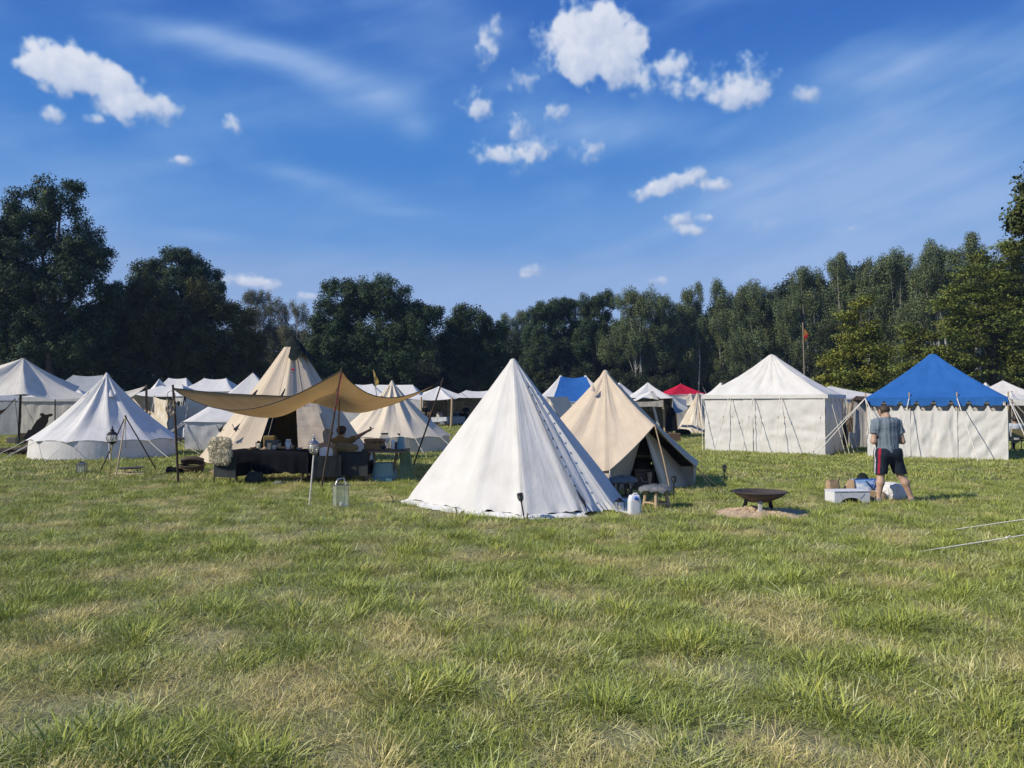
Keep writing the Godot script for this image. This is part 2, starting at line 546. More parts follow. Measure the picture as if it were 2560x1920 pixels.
func light_and_lens() -> void:
	tilt = Basis(Vector3.RIGHT, atan(52.0 / F))
	var cam := Camera3D.new()
	cam.name = "camera"
	cam.fov = rad_to_deg(2.0 * atan(960.0 / F))
	cam.near = 0.05
	cam.far = 2000.0
	cam.transform = Transform3D(tilt, EYE)
	cam.current = true
	add_child(cam)
	var e := Environment.new()
	e.background_mode = Environment.BG_SKY
	var pan := PanoramaSkyMaterial.new()
	pan.panorama = ImageTexture.create_from_image(sky_image())
	e.sky = Sky.new()
	e.sky.sky_material = pan
	e.tonemap_mode = Environment.TONE_MAPPER_LINEAR
	e.tonemap_exposure = 1.0
	e.fog_enabled = true
	e.fog_light_color = Color(0.62, 0.74, 0.92)
	e.fog_density = 0.00028
	e.sdfgi_enabled = true
	e.ssao_enabled = true
	e.ssil_enabled = true
	var we := WorldEnvironment.new()
	we.name = "world_environment"
	we.environment = e
	add_child(we)
	var sun := DirectionalLight3D.new()
	sun.name = "sun"
	sun.light_energy = 1.5
	sun.light_color = Color(1.0, 0.96, 0.89)
	sun.light_angular_distance = 0.5
	sun.shadow_enabled = true
	var bearing := deg_to_rad(247.0)
	var high := deg_to_rad(36.0)
	var to_sun := Vector3(sin(bearing) * cos(high), sin(high), -cos(bearing) * cos(high))
	sun.transform = Transform3D(Basis.looking_at(-to_sun, Vector3.UP), Vector3(0, 30, 0))
	add_child(sun)

# ---------------------------------------------------------------- ground and grass
func blade(mb: MB, root: Vector3, dir: Vector3, length: float, width: float, bend: float, c: Color) -> void:
	var side := dir.cross(Vector3.UP)
	if side.length() < 0.05:
		side = Vector3.RIGHT
	side = side.normalized()
	side = side.rotated(Vector3.UP, rng.randf_range(-0.9, 0.9))
	var flat := Vector3(dir.x, 0, dir.z)
	var pts: Array[Vector3] = []
	for k in 4:
		var s := k / 3.0
		var q := root + dir * length * s + flat * bend * length * s * s - Vector3(0, bend * length * 0.55 * s * s, 0)
		q.y = maxf(q.y, 0.004 + 0.004 * k)
		pts.append(q)
	var w := [0.8, 1.0, 0.7]
	var i := mb.v.size()
	for k in 3:
		mb.p(pts[k] - side * width * 0.5 * w[k])
		mb.p(pts[k] + side * width * 0.5 * w[k])
		mb.c.append(c); mb.c.append(c)
	mb.p(pts[3])
	mb.c.append(c)
	mb.quad(i, i + 2, i + 3, i + 1)
	mb.quad(i + 2, i + 4, i + 5, i + 3)
	mb.tri(i + 4, i + 6, i + 5)

func tuft(seed_: int, blades: int, spread: float, l0: float, l1: float, width: float, lean: float, bend: float, cols: Array) -> ArrayMesh:
	rng.seed = seed_
	var mb := MB.new()
	for k in blades:
		var a := rng.randf() * TAU
		var r := spread * sqrt(rng.randf())
		var out := a + rng.randf_range(-0.8, 0.8)
		var up := rng.randf_range(0.1, lean)
		var dir := Vector3(cos(out) * sin(up), cos(up), sin(out) * sin(up))
		var c: Color = (cols[rng.randi() % cols.size()] as Color)
		var f := rng.randf_range(0.82, 1.18)
		blade(mb, Vector3(cos(a) * r, 0.0, sin(a) * r), dir, rng.randf_range(l0, l1), width * rng.randf_range(0.7, 1.3), rng.randf_range(0.2, 1.0) * bend, Color(c.r * f, c.g * f, c.b * f))
	return mb.done(M["grass"])

func bare(x: float, z: float) -> bool:
	for h in holes:
		var dx := (x - h.x) / h.z
		var dz := (z - h.y) / h.w
		if dx * dx + dz * dz < 1.0:
			return true
	return false

func ground_and_grass() -> void:
	for q in [[690, 1345, .22], [1205, 1378, .26], [905, 1372, .2], [540, 1595, .2], [120, 1790, .26], [700, 1480, .18], [1905, 1690, .24], [1650, 1850, .24], [2090, 1560, .18], [2120, 1368, .16], [1000, 1330, .18], [1960, 1840, .2], [310, 1450, .18]]:
		var sp := on_ground(q[0], q[1])
		worn.append(Vector4(sp.x, sp.z, q[2] * 1.7, q[2] * 1.2))
	var gm := mat("meadow_soil", Color.WHITE, 0.97)
	gm.albedo_texture = noise_tex(21, 0.012, 5, lin(.13, .12, .055), lin(.30, .28, .145), FastNoiseLite.TYPE_SIMPLEX_SMOOTH, 1024, 0.5)
	gm.uv1_triplanar = true
	gm.uv1_world_triplanar = true
	gm.uv1_scale = Vector3.ONE * 0.22
	gm.heightmap_enabled = true
	gm.heightmap_texture = M["grain"]
	gm.heightmap_scale = 3.0
	var mb := MB.new()
	var xs: Array[float] = []
	for k in range(-60, 61):
		xs.append(signf(k) * pow(absf(k) / 60.0, 2.6) * 900.0)
	var pts := PackedVector3Array()
	var uvs := PackedVector2Array()
	for z in xs:
		for x in xs:
			pts.append(Vector3(x, 0.0, z))
			uvs.append(Vector2(x, z))
	mb.sheet(pts, uvs, xs.size())
	# the sheet's rows run towards +z, so turn its faces up
	for k in range(0, mb.ix.size(), 3):
		var q := mb.ix[k + 1]
		mb.ix[k + 1] = mb.ix[k + 2]
		mb.ix[k + 2] = q
	struct("ground", mb, gm)

	var grass := mat("grass", Color.WHITE, 0.5)
	grass.vertex_color_use_as_albedo = true
	grass.backlight_enabled = true
	grass.backlight = Color(0.5, 0.5, 0.5)
	grass.metallic_specular = 0.25
	var fresh := [Color(.35, .365, .07), Color(.41, .415, .095), Color(.255, .28, .055), Color(.49, .48, .15)]
	var dry := [Color(.56, .565, .265), Color(.68, .665, .35), Color(.48, .49, .20), Color(.38, .41, .14)]
	var mixed := [Color(.33, .35, .08), Color(.27, .295, .066), Color(.53, .51, .24), Color(.42, .425, .14)]
	var kinds: Array[ArrayMesh] = [
		tuft(1, 42, 0.13, 0.05, 0.13, 0.0050, 1.15, 0.9, fresh + mixed),
		tuft(2, 38, 0.14, 0.05, 0.125, 0.0048, 1.3, 0.9, fresh),
		tuft(3, 40, 0.16, 0.045, 0.12, 0.0046, 1.35, 0.9, mixed),
		tuft(4, 40, 0.19, 0.06, 0.16, 0.0044, 1.54, 0.5, dry),
		tuft(5, 28, 0.16, 0.05, 0.14, 0.0048, 1.5, 0.7, mixed + dry),
		tuft(6, 46, 0.10, 0.08, 0.19, 0.0058, 1.05, 0.9, fresh),
	]
	var far_kinds: Array[ArrayMesh] = [
		tuft(11, 46, 0.34, 0.06, 0.15, 0.013, 1.2, 0.8, fresh + mixed),
		tuft(12, 46, 0.36, 0.06, 0.14, 0.012, 1.3, 0.8, mixed),
		tuft(13, 40, 0.36, 0.05, 0.12, 0.011, 1.4, 0.6, dry),
	]
	var patch := FastNoiseLite.new()
	patch.seed = 12
	patch.frequency = 0.8
	patch.fractal_octaves = 3
	var clump := FastNoiseLite.new()
	clump.seed = 14
	clump.frequency = 1.9
	clump.fractal_octaves = 2
	var sets: Array[PackedFloat32Array] = []
	for k in 9:
		sets.append(PackedFloat32Array())
	rng.seed = 404
	for zone in [[2.6, 6.0, 330.0, 0], [6.0, 10.0, 240.0, 0], [10.0, 17.0, 130.0, 0], [17.0, 30.0, 24.0, 1], [30.0, 52.0, 13.0, 1], [52.0, 92.0, 6.0, 1]]:
		var d0: float = zone[0]
		var d1: float = zone[1]
		var half := 0.70 * d1 + 1.2
		var count := int((d1 - d0) * half * 2.0 * zone[2])
		for k in count:
			var d := rng.randf_range(d0, d1)
			var x := rng.randf_range(-half, half)
			if absf(x) > 0.70 * d + 1.2:
				continue
			var z := -d
			if bare(x, z):
				continue
			var dryness := patch.get_noise_2d(x, z) + 0.30 * clump.get_noise_2d(x + 50.0, z) + 0.16 * smooth(12.0, 4.0, d) - 0.12 - 0.12 * smooth(5.0, -6.0, -x)
			var lush := clump.get_noise_2d(x, z)
			if dryness > 0.60 and rng.randf() < 0.5:
				continue
			var n := 0
			var high := 0.66 + 0.40 * smooth(-0.3, 0.5, lush)
			if zone[3] == 0:
				if dryness > 0.16:
					n = 3 if rng.randf() < 0.72 else 4
					high *= 0.8
				elif dryness > -0.04:
					n = [2, 4, 3, 2][rng.randi() % 4]
				else:
					n = [0, 1, 2, 1, 4][rng.randi() % 5]
					if lush > 0.36 and rng.randf() < 0.22:
						n = 5
			else:
				n = 6 if dryness < -0.02 else 7 if dryness < 0.2 else 8
				if rng.randf() < 0.2:
					n = 7
				if d > 30.0:
					high *= 1.0 + (d - 30.0) * 0.006
			if zone[3] == 0:
				for h in worn:
					var wx := (x - h.x) / h.z
					var wz := (z - h.y) / h.w
					if wx * wx + wz * wz < 1.0 + 2.2 * clump.get_noise_2d(x * 3.0, z * 3.0):
						n = -1 if rng.randf() < 0.80 else 3
						high = 0.6
			if n < 0:
				continue
			var s := high * rng.randf_range(0.8, 1.2)
			var b := Basis(Vector3.UP, rng.randf() * TAU) * Basis.from_scale(Vector3(s * 1.1, s, s * 1.1))
			b = Basis(Vector3(rng.randf_range(-1, 1), 0, rng.randf_range(-1, 1)).normalized(), rng.randf_range(0.0, 0.22)) * b
			var f := rng.randf_range(0.72, 1.24)
			var warm := clampf(dryness * 0.35, -0.10, 0.16)
			push(sets[n], b, Vector3(x, -0.005, z), Color(f * (1.0 + warm), f, f * (1.0 - 0.2 * warm)))
	var lawn := Node3D.new()
	lawn.name = "meadow_grass"
	add_child(lawn)
	tag(lawn, "short meadow grass with straw patches all across the field", "grass", "", "stuff")
	for k in 9:
		if sets[k].size():
			var o := crowd("grass_tuft", kinds[k] if k < 6 else far_kinds[k - 6], sets[k], lawn)
			o.set_meta("kind", "stuff")

# ---------------------------------------------------------------- trees
func leaf_clump(seed_: int, count: int, r: float, leaf: float, style: String) -> ArrayMesh:
	rng.seed = seed_
	var mb := MB.new()
	for k in count:
		var dir := Vector3(rng.randfn(), rng.randfn(), rng.randfn()).normalized()
		var q := dir * r * pow(rng.randf(), 0.45)
		var nrm := (Vector3(rng.randfn(), rng.randfn() + 0.4, rng.randfn()).normalized() + dir * 0.5).normalized()
		var long := leaf * rng.randf_range(0.7, 1.3)
		var fall := 0.0
		if style == "birch":
			q = Vector3(q.x * 0.7, q.y * 1.35, q.z * 0.7)
			fall = 0.8
		elif style == "layered":
			q.y *= 0.34
			nrm = Vector3(rng.randfn() * 0.45, 1.0, rng.randfn() * 0.45).normalized()
		var out := (q + Vector3(0, r * 0.35, 0)).normalized()
		if nrm.dot(out) < 0.0:
			nrm = -nrm
		var ax := nrm.cross(Vector3(rng.randfn(), rng.randfn() - fall * 2.0, rng.randfn())).normalized()
		var ay := ax.cross(nrm).normalized()
		var c := Color.WHITE * rng.randf_range(0.85, 1.15)
		var i := mb.p(q - ay * long * 0.5)
		mb.p(q + ax * long * 0.34 + nrm * long * 0.08)
		mb.p(q + ay * long * 0.5)
		mb.p(q - ax * long * 0.34 + nrm * long * 0.08)
		var sn := (nrm + out * 1.1).normalized()
		for j in 4:
			mb.c.append(c)
			mb.soft.append(sn)
		# ax, ay and nrm may be of either hand; the front must lie on the side of nrm
		if (mb.v[i + 2] - mb.v[i]).cross(mb.v[i + 1] - mb.v[i]).dot(nrm) > 0.0:
			mb.quad(i, i + 1, i + 2, i + 3)
		else:
			mb.quad(i, i + 3, i + 2, i + 1)
	return mb.done(M["leaf"])

var clumps := {}

func tree_stock() -> void:
	var leaf := mat("leaf", Color.WHITE, 0.55)
	leaf.vertex_color_use_as_albedo = true
	leaf.backlight_enabled = true
	leaf.backlight = Color(0.45, 0.45, 0.45)
	leaf.metallic_specular = 0.25
	clumps = {
		"oak": leaf_clump(301, 100, 0.60, 0.165, "oak"),
		"birch": leaf_clump(302, 100, 0.62, 0.13, "birch"),
		"layered": leaf_clump(303, 90, 0.75, 0.16, "layered"),
	}

# blobs: [column, row, half width, half height] in the photograph's pixels at distance d
func tree(called: String, label: String, kind: String, d: float, foot: float, blobs: Array, c: Color, share := 1.0, trunks := 1, group := "trees along the edge of the field") -> Node3D:
	var base := at(foot, 1012.0, d)
	base.y = 0.0
	var root := thing(called, label, "tree", base, 0.0, group)
	rng.seed = hash(called + label)
	var buf := PackedFloat32Array()
	var per := d / F
	var bark: Material = M["birch_bark"] if kind == "birch" else M["bark"]
	var tops: Array[Vector3] = []
	var rc := 0.62
	var sh := rng.randf() * 100.0
	for b in blobs:
		var ctr := at(b[0], b[1], d) - base
		ctr.z += rng.randf_range(-0.5, 0.5) * b[2] * per
		tops.append(ctr)
		var r := Vector3(b[2] * per, b[3] * per, (b[2] + b[3]) * 0.5 * per)
		var area := 4.0 * (r.x * r.y + r.y * r.z + r.x * r.z) / 3.0 * PI
		var n := int(share * (2.9 if kind == "birch" else 2.2) * area / (PI * rc * rc)) + 6
		# boughs: rounded lobes set round the blob, with hollows between them
		var lobes: Array[Vector3] = []
		var sizes: Array[float] = []
		for k in clampi(int(n * 0.05) + 5, 7, 22):
			lobes.append(Vector3(rng.randfn(), rng.randfn() + 0.25, rng.randfn()).normalized())
			sizes.append(rng.randf_range(0.26, 0.44))
		for k in n:
			var dir := Vector3(rng.randfn(), rng.randfn() + 0.2, rng.randfn()).normalized()
			var unit := dir * (1.0 - 0.5 * pow(rng.randf(), 1.5))
			if k % 5 > 0:
				var w := rng.randi() % lobes.size()
				unit = lobes[w] * (0.98 - sizes[w] * 0.62) + dir * sizes[w] * (1.0 - 0.45 * pow(rng.randf(), 2.0))
			else:
				unit *= 0.80
			var q := ctr + Vector3(unit.x * r.x, unit.y * r.y, unit.z * r.z)
			if q.y < 0.3:
				continue
			if nz.get_noise_3d(q.x * 5.0 + sh, q.y * 5.0, q.z * 5.0) < -0.36:
				continue
			var s := rng.randf_range(0.7, 1.25)
			var bs := Basis(Vector3.UP, rng.randf() * TAU)
			if kind != "birch":
				bs = bs * Basis(Vector3.RIGHT, rng.randf_range(-0.35, 0.35))
			bs = bs * Basis.from_scale(Vector3(s, s, s))
			var f := rng.randf_range(0.75, 1.25)
			var y := rng.randf_range(-0.12, 0.12)
			push(buf, bs, q, Color(c.r * f * (1.0 + y), c.g * f, c.b * f * (1.0 - y)))
	# trunk and limbs
	var low := tops[0]
	var top := tops[0]
	for q in tops:
		if q.y < low.y: low = q
		if q.y > top.y: top = q
	for k in trunks:
		var tb := MB.new()
		var off := Vector3(rng.randf_range(-1.6, 1.6), 0, rng.randf_range(-1.0, 1.0)) if k else Vector3.ZERO
		var goal: Vector3 = top if k == 0 else tops[rng.randi() % tops.size()]
		var thick := (0.045 if kind != "birch" else 0.015) * pow(goal.y, 0.75)
		var mid := Vector3(goal.x * 0.3 + rng.randf_range(-0.4, 0.4), goal.y * 0.5, goal.z * 0.3)
		if kind == "birch":
			off += Vector3(0, 0, rng.randf_range(0.6, 1.6))
			mid.z += 0.8
		tb.tube([off, off * 0.9 + Vector3(0, 0.5, 0), off * 0.6 + mid * 0.5, mid + off * 0.4, mid.lerp(goal, 0.55), goal], [thick * 1.5, thick, thick * 0.85, thick * 0.7, thick * 0.45, 0.03], 8)
		var stem := put("trunk", tb, bark, root)
		for j in mini(tops.size(), 7):
			if k == 0:
				var g := tops[j]
				var s0 := mid * rng.randf_range(0.55, 0.95)
				var lb := MB.new()
				lb.tube([s0, s0.lerp(g, 0.5) + Vector3(0, g.y * 0.04, 0), g], [thick * 0.5, thick * 0.3, 0.03], 6)
				put("limb", lb, bark, stem)
	var crown := crowd("crown", clumps[kind], buf, root)
	crown.set_meta("kind", "stuff")
	return root

func woods() -> void:
	tree_stock()
	var oak := Color(.050, .080, .036)
	var olive := Color(.085, .092, .030)
	var pale := Color(.15, .155, .085)
	var birch := Color(.15, .19, .09)
	var gold := Color(.23, .255, .055)
	# left side
	tree("oak_tree", "tallest dark oak at the left edge with a notched top", "oak", 72.0, 120.0, [[70, 520, 62, 58], [165, 505, 58, 55], [60, 610, 95, 75], [165, 600, 95, 80], [225, 690, 70, 75], [265, 735, 26, 60], [110, 740, 140, 100], [-10, 700, 80, 130], [60, 880, 120, 100], [190, 850, 90, 80], [235, 800, 40, 40]], oak, 0.85)
	tree("oak_tree", "dark dome-topped oak rising behind two olive-green trees at the left", "oak", 88.0, 430.0, [[430, 665, 80, 40], [375, 700, 50, 45], [505, 695, 46, 45], [345, 740, 32, 44], [540, 725, 26, 24], [440, 730, 90, 50], [455, 640, 40, 18], [430, 840, 110, 90]], oak)
	tree("beech_tree", "olive-green rounded tree in front of the dome-topped oak, left one of two", "oak", 78.0, 385.0, [[385, 745, 60, 50], [350, 800, 45, 55], [400, 830, 80, 80], [345, 890, 60, 60], [440, 920, 60, 60]], olive)
	tree("beech_tree", "olive-green rounded tree in front of the dome-topped oak, right one of two", "oak", 80.0, 520.0, [[510, 750, 55, 45], [540, 810, 70, 60], [595, 810, 36, 50], [520, 880, 80, 80], [600, 890, 70, 70], [640, 930, 60, 50]], olive)
	tree("oak_tree", "low dark tree filling the gap right of the tallest oak", "oak", 82.0, 285.0, [[290, 770, 36, 40], [270, 840, 55, 60], [310, 890, 60, 70], [230, 920, 70, 50]], oak)
	tree("birch_tree", "pale loose birch behind the gap left of the big round oak", "birch", 118.0, 660.0, [[645, 765, 40, 40], [690, 790, 38, 40], [640, 830, 40, 60], [690, 870, 60, 70]], pale, 0.62, 2)
	tree("birch_tree", "small pale loose birch touching the left flank of the big round oak", "birch", 116.0, 745.0, [[745, 785, 26, 34], [735, 850, 40, 60], [770, 900, 40, 60]], pale, 0.62)
	tree("oak_tree", "big round dark oak behind the beige tipi", "oak", 84.0, 920.0, [[880, 742, 88, 52], [965, 742, 62, 48], [822, 790, 46, 55], [1025, 790, 46, 46], [1078, 795, 30, 34], [930, 830, 130, 90], [830, 880, 80, 80], [1020, 870, 80, 80], [920, 930, 110, 70]], oak)
	tree("oak_tree", "smaller dark oak at the right of the big round oak", "oak", 88.0, 1200.0, [[1180, 805, 52, 40], [1228, 825, 34, 40], [1130, 850, 40, 50], [1160, 880, 70, 60], [1215, 890, 50, 60], [1180, 940, 80, 50]], oak)
	tree("birch_tree", "pale birch at the low point of the tree line behind the white tipi", "birch", 124.0, 1290.0, [[1272, 830, 30, 40], [1305, 820, 26, 38], [1285, 890, 46, 60], [1250, 930, 40, 50]], birch, 0.9)
	tree("oak_tree", "dark blue-green oak right of the white tipi's tip, with a rounded top", "oak", 112.0, 1375.0, [[1390, 775, 42, 34], [1350, 800, 34, 40], [1420, 800, 40, 50], [1370, 860, 66, 70], [1420, 900, 60, 60], [1340, 910, 50, 60]], oak)
	tree("oak_tree", "dark blue-green oak with a twin-peaked top next to the leaning birches", "oak", 110.0, 1480.0, [[1475, 765, 34, 34], [1512, 752, 24, 26], [1490, 800, 44, 46], [1480, 870, 56, 70]], oak)
	# the birches of the middle and right
	tree("birch_tree", "broad rounded birch straight above the blue and white tent", "birch", 106.0, 1590.0, [[1575, 755, 40, 34], [1625, 760, 40, 36], [1665, 785, 28, 40], [1600, 810, 70, 56], [1560, 870, 60, 60], [1640, 870, 50, 70]], birch, 1.0, 3)
	tree("birch_tree", "narrow birch with one white stem rising above the red roof", "birch", 108.0, 1740.0, [[1735, 750, 28, 38], [1712, 790, 22, 34], [1740, 810, 40, 50], [1710, 880, 50, 60], [1750, 920, 40, 40]], birch, 0.9, 2)
	tree("birch_tree", "narrow feathery birch, second one left of the gap in the tree line", "birch", 108.0, 1800.0, [[1795, 738, 26, 34], [1815, 775, 30, 34], [1790, 830, 40, 60], [1800, 900, 44, 60]], birch, 0.9, 2)
	tree("birch_tree", "dense birch with forked white limbs behind the white marquee's peak", "birch", 104.0, 1890.0, [[1895, 735, 46, 30], [1860, 755, 34, 32], [1930, 760, 30, 28], [1890, 800, 60, 50], [1880, 880, 66, 70], [1950, 830, 40, 50]], birch, 1.0, 2)
	tree("birch_tree", "birch with a ragged double top left of the flagpole", "birch", 100.0, 2010.0, [[2000, 700, 26, 34], [2038, 705, 20, 30], [2000, 760, 50, 50], [1965, 800, 36, 46], [2010, 850, 60, 60]], birch, 0.95, 2)
	tree("birch_tree", "tall birch with a white forked trunk behind the flagpole", "birch", 98.0, 2095.0, [[2090, 672, 30, 34], [2115, 700, 26, 34], [2090, 740, 40, 50], [2080, 820, 50, 70]], birch, 0.9, 2)
	tree("birch_tree", "rounded birch just right of the tall birch with the forked trunk", "birch", 96.0, 2165.0, [[2170, 690, 40, 34], [2140, 720, 30, 34], [2170, 750, 50, 50], [2180, 830, 50, 70]], birch, 0.95, 2)
	tree("birch_tree", "birch with a leaning top above the net on a pole", "birch", 94.0, 2235.0, [[2220, 670, 28, 36], [2250, 665, 24, 34], [2230, 730, 46, 54], [2240, 810, 50, 70], [2240, 890, 60, 60]], birch, 0.95, 2)
	tree("birch_tree", "tallest birch of the right side with a drooping grey-green top", "birch", 90.0, 2340.0, [[2345, 632, 40, 34], [2380, 655, 28, 30], [2310, 680, 34, 50], [2350, 720, 60, 60], [2310, 800, 60, 70]], birch, 0.95, 2)
	tree("birch_tree", "birch with a thin weeping crest above the blue tent", "birch", 86.0, 2440.0, [[2432, 615, 26, 24], [2425, 650, 40, 36], [2450, 700, 50, 50]], birch, 0.9, 2)
	# sunlit trees at the right
	tree("hornbeam_tree", "large yellow-green hornbeam filling the right edge", "layered", 62.0, 2470.0, [[2500, 655, 70, 46], [2560, 640, 60, 50], [2440, 720, 70, 60], [2540, 740, 90, 80], [2390, 790, 60, 60], [2470, 830, 90, 80], [2380, 880, 70, 70], [2560, 860, 90, 90], [2460, 930, 110, 70], [2350, 950, 60, 50], [2640, 780, 90, 120]], Color(.18, .215, .052))
	tree("young_hornbeam_tree", "small cone-shaped yellow-green tree with tiered boughs right of the flagpole", "layered", 56.0, 2150.0, [[2152, 762, 20, 26], [2145, 800, 40, 26], [2175, 830, 40, 24], [2130, 850, 52, 26], [2175, 885, 66, 30], [2120, 905, 66, 30], [2180, 945, 80, 34], [2100, 965, 74, 34], [2160, 1000, 90, 30]], gold)
	tree("hornbeam_tree", "mid-sized yellow-green bush beside the tiered cone-shaped tree", "layered", 66.0, 2290.0, [[2280, 850, 42, 36], [2300, 900, 60, 46], [2260, 950, 60, 46], [2330, 970, 60, 40]], Color(.175, .205, .05))
	tree("oak_tree", "oak outside the right edge whose leafy bough hangs into the picture's upper right", "oak", 34.0, 2860.0, [[2576, 490, 22, 40], [2566, 540, 26, 30], [2556, 565, 12, 12], [2660, 480, 60, 60], [2720, 400, 120, 110], [2840, 350, 180, 160], [2960, 520, 160, 140], [2800, 560, 120, 80]], Color(.07, .09, .032), 1.2)
	# undergrowth and the wood behind
	var spots := ["below the tallest oak", "right of the tallest oak's trunk", "in the gap right of the tallest oak", "left of the dome-topped oak", "behind the row of three white tents", "straight left of the beige tipi's tip", "behind the beige tipi's smoke cap", "right of the beige tipi's tip", "left of the white pyramid tent's tip", "right of the white pyramid tent's tip", "behind the blue and white tent's left peak", "behind the blue and white tent's right peak", "behind the beige bell tent's right slope", "behind the red roof", "behind the white marquee's left slope", "behind the white marquee's right slope", "behind the flagpole", "high up right of the flagpole's flag", "behind the blue roof's right slope", "at the right edge behind the far white tents"]
	var nth := -1
	for q in [[40, 960, 80, 60, 76.0], [150, 975, 70, 46, 78.0], [255, 950, 60, 60, 84.0], [330, 965, 50, 46, 74.0], [470, 970, 60, 44, 84.0], [580, 975, 66, 44, 86.0], [700, 955, 60, 55, 92.0], [800, 965, 60, 48, 88.0], [1080, 960, 60, 50, 92.0], [1290, 965, 50, 46, 108.0], [1380, 970, 60, 46, 108.0], [1470, 965, 60, 50, 104.0], [1570, 965, 60, 46, 100.0], [1660, 975, 50, 40, 100.0], [1840, 965, 60, 50, 98.0], [1930, 950, 60, 60, 96.0], [2030, 940, 70, 70, 92.0], [2060, 880, 46, 60, 90.0], [2400, 980, 70, 50, 68.0], [2540, 985, 70, 40, 66.0]]:
		nth += 1
		tree("shrub", "dense dark shrub under the trees " + spots[nth], "oak", q[4], q[0], [[q[0], q[1], q[2], q[3]], [q[0] + q[2] * 0.6, q[1] + 14.0, q[2] * 0.6, q[3] * 0.7]], Color(.042, .054, .024), 0.9, 1, "undergrowth shrubs").set_meta("category", "shrub")
	var buf := PackedFloat32Array()
	rng.seed = 600
	for k in 24000:
		var px := rng.randf_range(-1100.0, 3700.0)
		var crest := 850.0 + 50.0 * nz.get_noise_1d(px * 0.5) - 180.0 * smooth(1350.0, 2300.0, px) - 110.0 * smooth(420.0, 0.0, px)
		var d := rng.randf_range(112.0, 150.0)
		if px < 1050.0 and px > 620.0:
			d += 10.0
		var py := lerpf(crest, 1030.0, pow(rng.randf(), 0.9))
		var q := at(px, py, d)
		var s := rng.randf_range(1.3, 2.4)
		var f := rng.randf_range(0.7, 1.2)
		push(buf, Basis(Vector3.UP, rng.randf() * TAU) * Basis.from_scale(Vector3.ONE * s), q, Color(.04 * f, .055 * f, .024 * f))
	var far := crowd("far_wood", clumps["oak"], buf, self)
	tag(far, "dark mass of woodland behind the row of trees", "woodland", "", "stuff")

# ---------------------------------------------------------------- canvas
# corners go counter-clockwise as seen from above; between them the hem is pulled in and up
func ring_of(corners: Array, per: int, pull := 0.0, up := 0.0) -> Array:
	var mid := Vector3.ZERO
	for q in corners:
		mid += q
	mid /= corners.size()
	var pts := PackedVector3Array()
	var frac := PackedFloat32Array()
	var run := PackedFloat32Array()
	var far := 0.0
	for k in corners.size():
		var a: Vector3 = corners[k]
		var b: Vector3 = corners[(k + 1) % corners.size()]
		for j in per:
			var f := float(j) / per
			var q := a.lerp(b, f)
			var inward := mid - q
			inward.y = 0
			var w := sin(PI * f)
			q += inward.normalized() * pull * w + Vector3(0, up * w, 0)
			pts.append(q)
			frac.append(f)
			run.append(far + a.distance_to(b) * f)
		far += a.distance_to(b)
	return [pts, frac, run, mid]

# a roof cloth stretched from a point or a ridge (a to b) down to the hem
func roof_grid(a: Vector3, b: Vector3, corners: Array, per: int, rows: int, o := {}) -> Array:
	var ring := ring_of(corners, per, o.get("pull", 0.0), o.get("up", 0.0))
	var rp: PackedVector3Array = ring[0]
	var frac: PackedFloat32Array = ring[1]
	var run: PackedFloat32Array = ring[2]
	var mid: Vector3 = ring[3]
	var n := rp.size()
	var sag: float = o.get("sag", 0.0)
	var pan: float = o.get("pan", 0.0)
	var fold: float = o.get("fold", 0.02)
	var fn: float = o.get("folds", 9.0)
	var top: float = o.get("top", 0.03)
	var pinch: float = o.get("pinch", 0.015)
	var droop: float = o.get("droop", 0.0)
	var sd: float = o.get("seed", 0.0)
	var ab := b - a
	var pts := PackedVector3Array()
	var uvs := PackedVector2Array()
	for j in rows + 1:
		var s := float(j) / rows
		for i in n:
			var r := rp[i]
			var t := 0.0
			if ab.length() > 0.01:
				t = clampf((r - a).dot(ab) / ab.length_squared(), 0.0, 1.0)
			var p0 := a + ab * t - Vector3(0, droop * sin(PI * t), 0)
			var q := p0.lerp(r, s)
			q.y = p0.y + (r.y - p0.y) * (s + sag * s * (1.0 - s))
			var out := r - (p0 if ab.length() > 0.01 else mid)
			out.y = 0
			out = out.normalized()
			q += out * top * (1.0 - s)
			q -= out * pan * sin(PI * frac[i]) * 4.0 * s * (1.0 - s)
			var w := nz.get_noise_2d(run[i] * fn * 3.5 + sd, s * 14.0 + sd)
			q += (out * 0.8 + Vector3(0, 0.5, 0)) * w * fold * (0.25 + 2.2 * s * (1.0 - s))
			var edge := minf(frac[i], 1.0 - frac[i])
			var w2 := nz.get_noise_2d(run[i] * 110.0 + sd + 40.0, s * 8.0)
			q += (out * 0.7 + Vector3(0, 0.6, 0)) * w2 * pinch * exp(-edge * edge * 14.0) * s * s
			pts.append(q)
			uvs.append(Vector2(run[i], s * p0.distance_to(r)))
	return [pts, uvs, n]

func spread(mb: MB, g: Array, keep := func(_i, _j): return true) -> void:
	var first := mb.v.size()
	var n: int = g[2]
	mb.v.append_array(g[0])
	mb.t.append_array(g[1])
	var rows: int = (g[0] as PackedVector3Array).size() / n
	for j in rows - 1:
		for i in n:
			if keep.call(i, j):
				var k := first + j * n + i
				var l := first + j * n + (i + 1) % n
				mb.quad(k, l, l + n, k + n)

